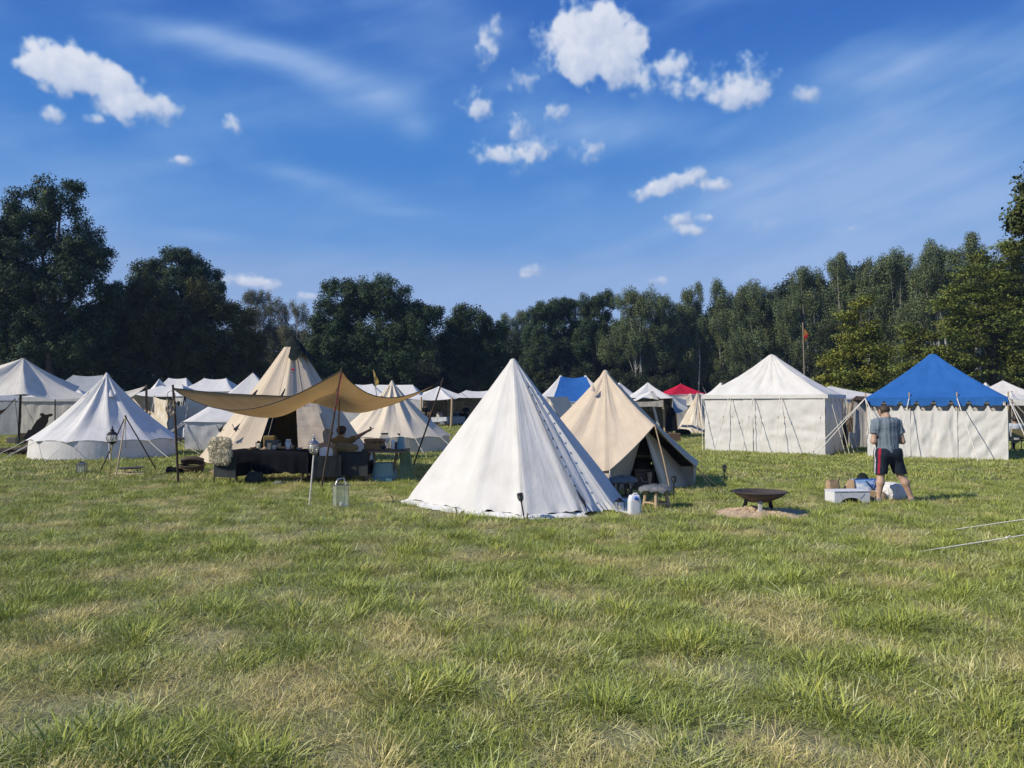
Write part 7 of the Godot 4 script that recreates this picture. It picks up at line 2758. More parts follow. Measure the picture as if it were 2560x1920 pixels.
# ---------------------------------------------------------------- people
# a body as a field: tapered capsules joined smoothly, meshed with surface nets
class Body:
	var o: Vector3
	var cell: float
	var n: Vector3i
	var f := PackedFloat32Array()

	func _init(low: Vector3, high: Vector3, size: float) -> void:
		cell = size
		o = low
		n = Vector3i(((high - low) / size).ceil()) + Vector3i.ONE * 2
		f.resize(n.x * n.y * n.z)
		f.fill(1.0)

	func bone(a: Vector3, b: Vector3, ra: float, rb: float, k := 0.03, flat := 1.0) -> void:
		var pad := maxf(ra, rb) * maxf(1.0, flat) + k * 2.0 + cell * 2.0
		var lo := Vector3i(((a.min(b) - Vector3.ONE * pad - o) / cell).floor()).clamp(Vector3i.ZERO, n - Vector3i.ONE)
		var hi := Vector3i(((a.max(b) + Vector3.ONE * pad - o) / cell).ceil()).clamp(Vector3i.ZERO, n - Vector3i.ONE)
		var sc := Vector3(1, 1, 1.0 / flat)
		var aa := a * sc
		var ab := b * sc - aa
		var ll := maxf(ab.length_squared(), 1e-8)
		for z in range(lo.z, hi.z + 1):
			for y in range(lo.y, hi.y + 1):
				var row := (z * n.y + y) * n.x
				for x in range(lo.x, hi.x + 1):
					var p := (o + Vector3(x, y, z) * cell) * sc - aa
					var t := clampf(p.dot(ab) / ll, 0.0, 1.0)
					var d := (p - ab * t).length() - lerpf(ra, rb, t)
					var c := f[row + x]
					var h := maxf(k - absf(d - c), 0.0) / k
					f[row + x] = minf(d, c) - h * h * k * 0.25

	# keep only what lies on the inner side of a plane
	func cut(p: Vector3, out: Vector3, only_x := Vector2(-9, 9)) -> void:
		for z in n.z:
			for y in n.y:
				for x in n.x:
					var q := o + Vector3(x, y, z) * cell
					if q.x < only_x.x or q.x > only_x.y:
						continue
					var i := (z * n.y + y) * n.x + x
					f[i] = maxf(f[i], (q - p).dot(out))

	func ripple(noise: FastNoiseLite, scale: Vector3, amp: float, sd := 0.0) -> void:
		for z in n.z:
			for y in n.y:
				for x in n.x:
					var i := (z * n.y + y) * n.x + x
					if absf(f[i]) < 0.06:
						var q := o + Vector3(x, y, z) * cell
						f[i] += amp * noise.get_noise_3d(q.x * scale.x + sd, q.y * scale.y, q.z * scale.z)

	func mesh(mb) -> void:
		var at_ := {}
		for z in n.z - 1:
			for y in n.y - 1:
				for x in n.x - 1:
					var i := (z * n.y + y) * n.x + x
					var c0 := f[i]
					if absf(c0) > cell * 3.0:
						continue
					var sum := Vector3.ZERO
					var cnt := 0
					for e in 12:
						var ax := e / 4
						var u := e % 2
						var w := (e / 2) % 2
						var p := Vector3i.ZERO
						p[(ax + 1) % 3] = u
						p[(ax + 2) % 3] = w
						var q := p
						q[ax] = 1
						var fa := f[i + (p.z * n.y + p.y) * n.x + p.x]
						var fb := f[i + (q.z * n.y + q.y) * n.x + q.x]
						if (fa < 0.0) != (fb < 0.0):
							var t := fa / (fa - fb)
							sum += Vector3(p).lerp(Vector3(q), t)
							cnt += 1
					if cnt:
						at_[i] = mb.p(o + (Vector3(x, y, z) + sum / cnt) * cell, Vector2((o.x + x * cell), o.y + y * cell))
		var sx := 1
		var sy := n.x
		var sz := n.x * n.y
		var st := [sx, sy, sz]
		for i in at_:
			for ax in 3:
				var s1: int = st[(ax + 1) % 3]
				var s2: int = st[(ax + 2) % 3]
				if not (at_.has(i - s1) and at_.has(i - s2) and at_.has(i - s1 - s2)):
					continue
				var fa := f[i]
				var fb := f[i + st[ax]]
				if (fa < 0.0) == (fb < 0.0):
					continue
				if fa < 0.0:
					mb.quad(at_[i], at_[i - s2], at_[i - s1 - s2], at_[i - s1])
				else:
					mb.quad(at_[i], at_[i - s1], at_[i - s1 - s2], at_[i - s2])

func hand(mb: MB, wrist: Vector3, dir: Vector3, palm_out: Vector3, side: Vector3, s := 1.0, curl := 0.6, point := false) -> void:
	var lo := wrist - Vector3.ONE * 0.24 * s
	var hd := Body.new(lo, wrist + Vector3.ONE * 0.24 * s, 0.006)
	var p := wrist + dir * 0.055 * s
	hd.bone(wrist - dir * 0.03, p, 0.026 * s, 0.030 * s, 0.02)
	for k in 4:
		var off := side * (k - 1.5) * 0.021 * s
		var base := wrist + dir * 0.085 * s + off
		hd.bone(p + off * 0.6, base, 0.016 * s, 0.0125 * s, 0.012)
		var len: float = [0.070, 0.080, 0.074, 0.058][k] * s
		var c := curl if not (point and k == 0) else 0.05
		var d1 := dir.rotated(side, c).normalized()
		var d2 := dir.rotated(side, c * 2.2).normalized()
		var m := base + d1 * len * 0.5
		hd.bone(base, m, 0.0105 * s, 0.0095 * s, 0.004)
		hd.bone(m, m + d2 * len * 0.5, 0.0095 * s, 0.008 * s, 0.004)
	var tb := wrist + dir * 0.02 * s - side * 0.030 * s
	var tm := tb + (dir * 0.7 - side * 0.8).normalized() * 0.045 * s
	hd.bone(tb, tm, 0.014 * s, 0.011 * s, 0.01)
	hd.bone(tm, tm + (dir * 0.9 + palm_out * 0.4).normalized() * 0.035 * s, 0.011 * s, 0.009 * s, 0.004)
	hd.mesh(mb)

func head(mb: MB, c: Vector3, face: Vector3, s := 1.0) -> void:
	# centre of the skull, direction of the face
	var h := Body.new(c - Vector3.ONE * 0.17 * s, c + Vector3.ONE * 0.17 * s, 0.007)
	var side := Vector3.UP.cross(face).normalized()
	var up := face.cross(side).normalized()
	h.bone(c - face * 0.025 * s + up * 0.02 * s, c + face * 0.02 * s + up * 0.025 * s, 0.083 * s, 0.078 * s, 0.03)
	h.bone(c + face * 0.035 * s - up * 0.03 * s, c + face * 0.055 * s - up * 0.085 * s, 0.055 * s, 0.030 * s, 0.04)
	h.bone(c - face * 0.02 * s - up * 0.06 * s, c - face * 0.02 * s - up * 0.12 * s, 0.056 * s, 0.056 * s, 0.03)
	h.bone(c + face * 0.09 * s + up * 0.005 * s, c + face * 0.108 * s - up * 0.025 * s, 0.010 * s, 0.013 * s, 0.014)
	h.bone(c + face * 0.082 * s + up * 0.03 * s - side * 0.03 * s, c + face * 0.082 * s + up * 0.03 * s + side * 0.03 * s, 0.012 * s, 0.012 * s, 0.02)
	h.bone(c + face * 0.082 * s - up * 0.055 * s - side * 0.014 * s, c + face * 0.082 * s - up * 0.055 * s + side * 0.014 * s, 0.007 * s, 0.007 * s, 0.006)
	for q in [-1.0, 1.0]:
		h.bone(c + side * q * 0.082 * s - face * 0.005 * s + up * 0.02 * s, c + side * q * 0.083 * s - face * 0.002 * s - up * 0.022 * s, 0.017 * s, 0.011 * s, 0.008, 1.0)
	h.mesh(mb)

func face_marks(root: Node, c: Vector3, face: Vector3, s: float) -> void:
	var side := Vector3.UP.cross(face).normalized()
	var up := face.cross(side).normalized()
	for q in [-1.0, 1.0]:
		var e := MB.new()
		lump(e, Transform3D(Basis(), c + face * 0.084 * s + side * q * 0.031 * s + up * 0.008 * s), Vector3.ONE * 0.011 * s, 0.0, 1.0, 6)
		put("eye", e, M["ceramic"], root)
	var m := MB.new()
	m.tube([c + face * 0.088 * s - up * 0.052 * s - side * 0.02 * s, c + face * 0.094 * s - up * 0.054 * s, c + face * 0.088 * s - up * 0.052 * s + side * 0.02 * s], [0.004 * s], 5)
	put("mouth", m, M["lip"], root)

func hair_cap(c: Vector3, face: Vector3, s: float, line := 0.2, thick := 0.008, low := -0.3) -> MB:
	# short hair: a shell over the skull, open at the face
	var side := Vector3.UP.cross(face).normalized()
	var up := face.cross(side).normalized()
	var h := Body.new(c - Vector3.ONE * 0.16 * s, c + Vector3.ONE * 0.16 * s, 0.007)
	h.bone(c - face * 0.025 * s + up * 0.02 * s, c + face * 0.02 * s + up * 0.025 * s, (0.083 + thick) * s, (0.078 + thick) * s, 0.03)
	h.bone(c - face * 0.035 * s - up * 0.01 * s, c - face * 0.03 * s - up * 0.05 * s, (0.075 + thick) * s, 0.055 * s, 0.03)
	h.cut(c + face * 0.055 * s + up * 0.05 * s, (face * 0.9 - up * 0.55).normalized())
	h.cut(c + up * low * 0.2 * s, -up)
	var mb := MB.new()
	h.mesh(mb)
	return mb

func standing_man() -> void:
	var base := on_ground(2238, 1256)
	var root := thing("person", "person in a grey T-shirt and dark shorts standing with their back to us, head bowed", "person", base)
	var nb := Vector3(-0.135, 1.46, -0.02)
	var hc := Vector3(-0.152, 1.585, -0.065)
	var face := Vector3(-0.30, -0.50, -0.82).normalized()
	var sl := Vector3(-0.315, 1.375, -0.02)
	var sr := Vector3(0.065, 1.375, -0.02)
	var el := Vector3(-0.365, 1.06, 0.01)
	var er := Vector3(0.135, 1.06, 0.01)
	var wl := Vector3(-0.255, 1.08, -0.25)
	var wr := Vector3(0.02, 1.09, -0.26)
	var hl := Vector3(-0.205, 0.86, 0.0)
	var hr := Vector3(-0.02, 0.86, 0.0)
	var kl := Vector3(-0.235, 0.47, -0.02)
	var kr := Vector3(0.11, 0.47, -0.02)
	var al := Vector3(-0.30, 0.075, 0.02)
	var ar := Vector3(0.265, 0.075, 0.03)
	var b := Body.new(Vector3(-0.58, -0.02, -0.45), Vector3(0.48, 1.56, 0.25), 0.014)
	b.bone(nb - Vector3(0, 0.06, 0), nb + Vector3(-0.01, 0.08, -0.03), 0.062, 0.058, 0.04)
	for q in [[sl, el, wl], [sr, er, wr]]:
		b.bone(q[0], q[1], 0.058, 0.045, 0.03)
		b.bone(q[1], (q[1] as Vector3).lerp(q[2], 0.3), 0.046, 0.047, 0.03)
		b.bone((q[1] as Vector3).lerp(q[2], 0.3), q[2], 0.047, 0.029, 0.03)
	b.bone(Vector3(-0.125, 1.30, -0.03), Vector3(-0.12, 0.95, -0.02), 0.16, 0.145, 0.08, 0.72)
	b.bone(hl, hr, 0.13, 0.13, 0.06, 0.85)
	for q in [[hl, kl, al, -1.0], [hr, kr, ar, 1.0]]:
		var k: Vector3 = q[1]
		var a: Vector3 = q[2]
		b.bone(q[0], k, 0.092, 0.062, 0.04)
		b.bone(k, k.lerp(a, 0.32) + Vector3(q[3] * 0.008, 0, 0.025), 0.058, 0.066, 0.03)
		b.bone(k.lerp(a, 0.32) + Vector3(q[3] * 0.008, 0, 0.025), a, 0.064, 0.037, 0.03)
		b.bone(a, a + Vector3(q[3] * 0.04, -0.045, -0.13), 0.038, 0.028, 0.03)
		b.bone(a, a + Vector3(0, -0.04, 0.03), 0.036, 0.034, 0.02)
	var mb := MB.new()
	b.mesh(mb)
	head(mb, hc, face, 1.0)
	hand(mb, wl, Vector3(0.62, 0.1, -0.78).normalized(), Vector3(0, 0, -1), Vector3(-0.1, 1.0, 0.05).normalized(), 1.0, 0.7)
	hand(mb, wr, Vector3(-0.62, 0.1, -0.78).normalized(), Vector3(0, 0, -1), Vector3(0.1, 1.0, 0.05).normalized(), 1.0, -0.7)
	var bd := put("body", mb, M["skin"], root)
	face_marks(bd, hc, face, 1.0)
	put("hair", hair_cap(hc, face, 1.0, 0.2, 0.006, -0.25), M["hair_brown"], root)
	# T-shirt
	var t := Body.new(Vector3(-0.56, 0.80, -0.30), Vector3(0.34, 1.50, 0.24), 0.0105)
	t.bone(Vector3(-0.255, 1.375, -0.02), Vector3(0.005, 1.375, -0.02), 0.095, 0.095, 0.05, 0.95)
	t.bone(Vector3(-0.13, 1.38, -0.02), nb + Vector3(0, -0.005, 0), 0.12, 0.072, 0.05)
	t.bone(Vector3(-0.13, 1.30, -0.02), Vector3(-0.125, 1.12, -0.02), 0.195, 0.185, 0.06, 0.68)
	t.bone(Vector3(-0.125, 1.12, -0.02), Vector3(-0.115, 0.88, 0.0), 0.185, 0.195, 0.06, 0.80)
	t.bone(sl, sl.lerp(el, 0.56) + Vector3(-0.01, 0, 0), 0.078, 0.074, 0.05)
	t.bone(sr, sr.lerp(er, 0.56) + Vector3(0.01, 0, 0), 0.078, 0.074, 0.05)
	t.ripple(fine, Vector3(210, 22, 90), 0.02, 3.0)
	t.ripple(fine, Vector3(60, 150, 60), 0.010, 60.0)
	t.cut(Vector3(0, 0.865, 0), Vector3(0, -1, 0))
	t.cut(nb + Vector3(0, 0.015, 0.0), Vector3(0.0, 1.0, -0.25).normalized())
	t.cut(sl.lerp(el, 0.58), (el - sl).normalized(), Vector2(-9, -0.325))
	t.cut(sr.lerp(er, 0.58), (er - sr).normalized(), Vector2(0.085, 9))
	var tm := MB.new()
	t.mesh(tm)
	put("t_shirt", tm, M["grey_shirt"], root)
	# shorts with a red stripe and white piping down the left side
	var s := Body.new(Vector3(-0.46, 0.40, -0.28), Vector3(0.34, 1.0, 0.28), 0.0125)
	s.bone(Vector3(-0.20, 0.93, 0), Vector3(-0.025, 0.93, 0), 0.125, 0.125, 0.06, 0.95)
	s.bone(Vector3(-0.20, 0.85, 0.015), Vector3(-0.03, 0.85, 0.015), 0.148, 0.148, 0.06, 0.95)
	s.bone(hl, kl + Vector3(-0.0, 0.0, 0), 0.132, 0.108, 0.05)
	s.bone(hr, kr + Vector3(0.0, 0.0, 0), 0.132, 0.108, 0.05)
	s.ripple(fine, Vector3(60, 26, 60), 0.016, 9.0)
	s.cut(Vector3(0, 0.945, 0), Vector3(0, 1, 0))
	s.cut(Vector3(0, 0.495, 0), Vector3(0, -1, 0))
	var sm := MB.new()
	s.mesh(sm)
	for q in sm.v:
		var axis := hl.lerp(kl, clampf((hl.y - q.y) / (hl.y - kl.y), -0.3, 1.0))
		var ang := atan2(q.x - axis.x, q.z - axis.z)
		var c := Color(.011, .017, .032)
		if q.x < -0.12 and ang < -0.66 and ang > -0.92:
			c = Color(.36, .012, .05)
		elif q.x < -0.12 and ang < -1.32 and ang > -1.52:
			c = Color(.62, .62, .64)
		sm.c.append(c)
	put("shorts", sm, M["cloth_print"], root)
	for q in [[al, -1.0], [ar, 1.0]]:
		var a: Vector3 = q[0]
		var sh := Body.new(a + Vector3(-0.2, -0.09, -0.28), a + Vector3(0.2, 0.06, 0.14), 0.009)
		sh.bone(a + Vector3(0, -0.035, 0.045), a + Vector3(q[1] * 0.055, -0.04, -0.16), 0.042, 0.042, 0.02)
		sh.bone(a + Vector3(0, -0.01, 0.04), a + Vector3(q[1] * 0.02, -0.015, -0.05), 0.040, 0.040, 0.02)
		sh.cut(a + Vector3(0, -0.074, 0), Vector3(0, -1, 0))
		sh.cut(a + Vector3(0, 0.0, 0), Vector3(0, 1, 0))
		var shm := MB.new()
		sh.mesh(shm)
		put("shoe", shm, M["shoe_grey"], root)

func sitting_pair() -> void:
	# the woman, seen from behind on the left
	var c := Vector3(-4.05, 0, -16.80)
	var w := thing("person", "seated person with grey-blond hair, a headband and a white sleeveless top", "person", c)
	var hc := Vector3(0.02, 1.045, -0.10)
	var face := Vector3(0.55, -0.05, -0.83).normalized()
	var b := Body.new(Vector3(-0.75, -0.02, -0.65), Vector3(0.45, 1.0, 0.35), 0.016)
	b.bone(Vector3(0.01, 0.84, -0.05), Vector3(0.015, 0.95, -0.08), 0.052, 0.048, 0.03)
	b.bone(Vector3(-0.13, 0.80, -0.02), Vector3(0.15, 0.80, -0.02), 0.062, 0.062, 0.05)
	b.bone(Vector3(0.0, 0.74, -0.02), Vector3(0.0, 0.45, 0.02), 0.135, 0.135, 0.06, 0.75)
	b.bone(Vector3(-0.08, 0.40, 0.0), Vector3(0.09, 0.40, 0.0), 0.135, 0.135, 0.06)
	b.bone(Vector3(-0.19, 0.79, -0.02), Vector3(-0.26, 0.52, 0.0), 0.050, 0.042, 0.03)
	b.bone(Vector3(-0.26, 0.52, 0.0), Vector3(-0.33, 0.46, -0.22), 0.042, 0.028, 0.03)
	b.bone(Vector3(0.19, 0.79, -0.02), Vector3(0.22, 0.52, -0.06), 0.050, 0.042, 0.03)
	b.bone(Vector3(0.22, 0.52, -0.06), Vector3(0.06, 0.47, -0.25), 0.042, 0.028, 0.03)
	b.bone(Vector3(-0.12, 0.40, -0.02), Vector3(-0.46, 0.42, -0.18), 0.085, 0.06, 0.04)
	b.bone(Vector3(-0.46, 0.42, -0.18), Vector3(-0.58, 0.08, -0.10), 0.056, 0.035, 0.03)
	b.bone(Vector3(0.02, 0.38, -0.08), Vector3(-0.36, 0.40, -0.42), 0.085, 0.06, 0.04)
	b.bone(Vector3(-0.36, 0.40, -0.42), Vector3(-0.44, 0.08, -0.36), 0.056, 0.035, 0.03)
	b.bone(Vector3(-0.58, 0.07, -0.10), Vector3(-0.72, 0.035, -0.16), 0.034, 0.026, 0.02)
	b.bone(Vector3(-0.44, 0.07, -0.36), Vector3(-0.58, 0.035, -0.42), 0.034, 0.026, 0.02)
	var mb := MB.new()
	b.mesh(mb)
	head(mb, hc, face, 0.95)
	hand(mb, Vector3(-0.33, 0.46, -0.22), Vector3(-0.4, -0.2, -0.9).normalized(), Vector3(0, -1, 0), Vector3(0.9, 0, -0.4).normalized(), 0.9, -0.4)
	hand(mb, Vector3(0.06, 0.47, -0.25), Vector3(-0.9, -0.1, -0.4).normalized(), Vector3(0, -1, 0), Vector3(0.4, 0, -0.9).normalized(), 0.9, -0.4)
	var bd := put("body", mb, M["tan_skin"], w)
	face_marks(bd, hc, face, 0.95)
	var hair := Body.new(hc - Vector3(0.2, 0.28, 0.2), hc + Vector3(0.2, 0.18, 0.2), 0.009)
	hair.bone(hc + Vector3(-0.01, 0.03, 0.02), hc + Vector3(0.005, 0.03, -0.01), 0.096, 0.09, 0.03)
	hair.bone(hc + Vector3(-0.02, 0.0, 0.045), hc + Vector3(-0.015, -0.20, 0.075), 0.085, 0.055, 0.04)
	hair.ripple(fine, Vector3(170, 14, 170), 0.024)
	hair.cut(hc + face * 0.05, face)
	var hm := MB.new()
	hair.mesh(hm)
	var hr := put("hair", hm, M["hair_grey"], w)
	var band := MB.new()
	var bp := []
	for k in 21:
		var a := TAU * k / 20.0
		bp.append(hc + Vector3(sin(a) * 0.103, 0.045 + 0.012 * cos(a + 0.6), cos(a) * 0.103))
	band.tube(bp, [0.013], 6, false)
	put("headband", band, M["fur_tan"], hr)
	var t := Body.new(Vector3(-0.32, 0.30, -0.28), Vector3(0.32, 0.92, 0.26), 0.014)
	t.bone(Vector3(0.0, 0.70, -0.02), Vector3(0.0, 0.42, 0.02), 0.152, 0.158, 0.06, 0.78)
	t.bone(Vector3(-0.085, 0.70, 0.02), Vector3(-0.075, 0.845, -0.03), 0.045, 0.034, 0.03)
	t.bone(Vector3(0.085, 0.70, 0.02), Vector3(0.085, 0.845, -0.03), 0.045, 0.034, 0.03)
	t.bone(Vector3(-0.075, 0.845, -0.03), Vector3(-0.08, 0.72, -0.10), 0.034, 0.04, 0.03)
	t.bone(Vector3(0.085, 0.845, -0.03), Vector3(0.08, 0.72, -0.10), 0.034, 0.04, 0.03)
	var tm := MB.new()
	t.mesh(tm)
	put("sleeveless_top", tm, M["white_cloth"], w)
	var sk := Body.new(Vector3(-0.62, 0.2, -0.62), Vector3(0.3, 0.6, 0.25), 0.016)
	sk.bone(Vector3(-0.08, 0.41, 0.0), Vector3(0.09, 0.41, 0.0), 0.155, 0.155, 0.06)
	sk.bone(Vector3(-0.12, 0.40, -0.02), Vector3(-0.34, 0.42, -0.13), 0.105, 0.085, 0.05)
	sk.bone(Vector3(0.02, 0.39, -0.08), Vector3(-0.26, 0.40, -0.33), 0.105, 0.085, 0.05)
	var skm := MB.new()
	sk.mesh(skm)
	put("shorts", skm, M["mustard_cloth"], w)
	# the man beside her, pointing to the right
	var c2 := Vector3(-3.92, 0, -17.55)
	var m := thing("person", "seated person with dark hair in a mustard top, arm stretched out pointing right", "person", c2)
	var h2 := Vector3(0.03, 1.10, -0.05)
	var f2 := Vector3(0.5, 0.0, -0.86).normalized()
	var sh := Vector3(0.20, 0.87, 0.0)
	var elb := Vector3(0.42, 0.98, 0.02)
	var wr := Vector3(0.63, 1.10, 0.04)
	var b2 := Body.new(Vector3(-0.45, -0.02, -0.70), Vector3(0.80, 1.25, 0.30), 0.016)
	b2.bone(Vector3(0.0, 0.86, -0.02), Vector3(0.02, 1.0, -0.04), 0.06, 0.055, 0.03)
	b2.bone(Vector3(0.0, 0.80, -0.02), Vector3(0.0, 0.45, 0.0), 0.15, 0.15, 0.06, 0.75)
	b2.bone(Vector3(-0.2, 0.86, 0), sh, 0.065, 0.065, 0.05)
	b2.bone(sh, elb, 0.055, 0.045, 0.03)
	b2.bone(elb, wr, 0.046, 0.029, 0.03)
	b2.bone(Vector3(-0.23, 0.85, 0), Vector3(-0.30, 0.56, -0.05), 0.055, 0.045, 0.03)
	b2.bone(Vector3(-0.30, 0.56, -0.05), Vector3(-0.16, 0.50, -0.28), 0.045, 0.03, 0.03)
	for s in [-1.0, 1.0]:
		b2.bone(Vector3(s * 0.1, 0.42, -0.02), Vector3(s * 0.14, 0.45, -0.45), 0.09, 0.065, 0.04)
		b2.bone(Vector3(s * 0.14, 0.45, -0.45), Vector3(s * 0.15, 0.07, -0.48), 0.06, 0.038, 0.03)
		b2.bone(Vector3(s * 0.15, 0.06, -0.48), Vector3(s * 0.17, 0.035, -0.62), 0.038, 0.03, 0.02)
	var mb2 := MB.new()
	b2.mesh(mb2)
	head(mb2, h2, f2, 1.0)
	hand(mb2, wr, Vector3(0.88, 0.42, 0.1).normalized(), Vector3(0, -1, 0), Vector3(-0.2, -0.1, 0.95).normalized(), 1.0, 0.9, true)
	hand(mb2, Vector3(-0.16, 0.50, -0.28), Vector3(0.6, -0.1, -0.8).normalized(), Vector3(0, -1, 0), Vector3(0.8, 0, 0.6).normalized(), 1.0, 0.4)
	var bd2 := put("body", mb2, M["tan_skin"], m)
	face_marks(bd2, h2, f2, 1.0)
	put("hair", hair_cap(h2, f2, 1.04, 0.2, 0.014, -0.35), M["hair_dark"], m)
	var t2 := Body.new(Vector3(-0.42, 0.30, -0.30), Vector3(0.45, 1.0, 0.28), 0.015)
	t2.bone(Vector3(0.0, 0.82, -0.02), Vector3(0.0, 0.46, 0.0), 0.17, 0.175, 0.06, 0.78)
	t2.bone(Vector3(-0.19, 0.86, 0), Vector3(0.19, 0.86, 0), 0.078, 0.078, 0.05)
	t2.bone(sh, sh.lerp(elb, 0.5), 0.08, 0.07, 0.04)
	t2.bone(Vector3(-0.22, 0.85, 0), Vector3(-0.27, 0.68, -0.03), 0.08, 0.07, 0.04)
	t2.ripple(fine, Vector3(60, 60, 60), 0.014)
	var tm2 := MB.new()
	t2.mesh(tm2)
	put("top", tm2, M["mustard_cloth"], m)
	var p2 := Body.new(Vector3(-0.35, 0.2, -0.65), Vector3(0.35, 0.62, 0.25), 0.018)
	for s in [-1.0, 1.0]:
		p2.bone(Vector3(s * 0.08, 0.43, 0.0), Vector3(s * 0.14, 0.455, -0.43), 0.135, 0.085, 0.05)
	var pm2 := MB.new()
	p2.mesh(pm2)
	put("trousers", pm2, M["black_cloth"], m)
	var bench := thing("bench", "low black bench under the pointing person", "bench", c2)
	var bm := MB.new()
	bm.bx(Vector3(0, 0.30, 0.0), Vector3(0.6, 0.05, 0.4))
	put("seat", bm, M["black_cloth"], bench)
	for k in 4:
		var lg := MB.new()
		lg.bx(Vector3(-0.27 + 0.54 * (k % 2), 0.14, -0.17 + 0.34 * (k / 2)), Vector3(0.035, 0.28, 0.035))
		put("leg", lg, M["black"], bench)

# people far off: the same way, in larger cells
func far_person(label: String, where: Vector3, turn: float, sitting: bool, top: Material, legs: Material, hair: Material) -> void:
	var root := thing("person", label, "person", where, turn)
	var y := 0.45 if sitting else 0.92
	var b := Body.new(Vector3(-0.45, -0.02, -0.3), Vector3(0.45, y + 0.85, 0.75), 0.03)
	b.bone(Vector3(0, y + 0.5, 0), Vector3(0, y + 0.62, 0.02), 0.06, 0.055, 0.03)
	for s in [-1.0, 1.0]:
		b.bone(Vector3(s * 0.20, y + 0.48, 0), Vector3(s * 0.27, y + 0.2, 0.04), 0.055, 0.045, 0.03)
		b.bone(Vector3(s * 0.27, y + 0.2, 0.04), Vector3(s * 0.14, y + 0.12, 0.26), 0.045, 0.035, 0.03)
		b.bone(Vector3(s * 0.14, y + 0.12, 0.26), Vector3(s * 0.11, y + 0.12, 0.34), 0.038, 0.03, 0.02)
	b.bone(Vector3(0, y + 0.45, 0), Vector3(0, y + 0.1, 0), 0.13, 0.12, 0.05)
	b.bone(Vector3(0, y + 0.71, 0.03), Vector3(0, y + 0.74, 0.02), 0.09, 0.09, 0.03)
	b.bone(Vector3(0, y + 0.66, 0.07), Vector3(0, y + 0.63, 0.08), 0.05, 0.035, 0.03)
	var mb := MB.new()
	b.mesh(mb)
	put("body", mb, M["tan_skin"], root)
	var t := Body.new(Vector3(-0.5, y - 0.2, -0.3), Vector3(0.5, y + 0.75, 0.4), 0.03)
	t.bone(Vector3(0, y + 0.42, 0), Vector3(0, y + 0.02, 0), 0.17, 0.165, 0.06, 0.8)
	for s in [-1.0, 1.0]:
		t.bone(Vector3(s * 0.16, y + 0.5, 0), Vector3(s * 0.26, y + 0.24, 0.03), 0.085, 0.07, 0.05)
	var tm := MB.new()
	t.mesh(tm)
	put("top", tm, top, root)
	var l := Body.new(Vector3(-0.35, -0.03, -0.3), Vector3(0.35, y + 0.2, 0.75), 0.03)
	for s in [-1.0, 1.0]:
		if sitting:
			l.bone(Vector3(s * 0.09, y + 0.02, 0), Vector3(s * 0.13, y + 0.03, 0.42), 0.11, 0.08, 0.05)
			l.bone(Vector3(s * 0.13, y + 0.03, 0.42), Vector3(s * 0.13, 0.06, 0.45), 0.08, 0.06, 0.04)
		else:
			l.bone(Vector3(s * 0.09, y, 0), Vector3(s * 0.11, 0.06, 0), 0.12, 0.07, 0.05)
		l.bone(Vector3(s * 0.12, 0.05, 0.45 if sitting else 0.0), Vector3(s * 0.13, 0.05, 0.58 if sitting else 0.14), 0.05, 0.045, 0.03)
	var lm := MB.new()
	l.mesh(lm)
	put("trousers", lm, legs, root)
	var h := Body.new(Vector3(-0.2, y + 0.5, -0.2), Vector3(0.2, y + 0.95, 0.25), 0.025)
	h.bone(Vector3(0, y + 0.74, 0.0), Vector3(0, y + 0.76, 0.02), 0.105, 0.10, 0.03)
	h.cut(Vector3(0, y + 0.72, 0.055), Vector3(0, -0.4, 0.9).normalized())
	var hm := MB.new()
	h.mesh(hm)
	put("hair", hm, hair, root)

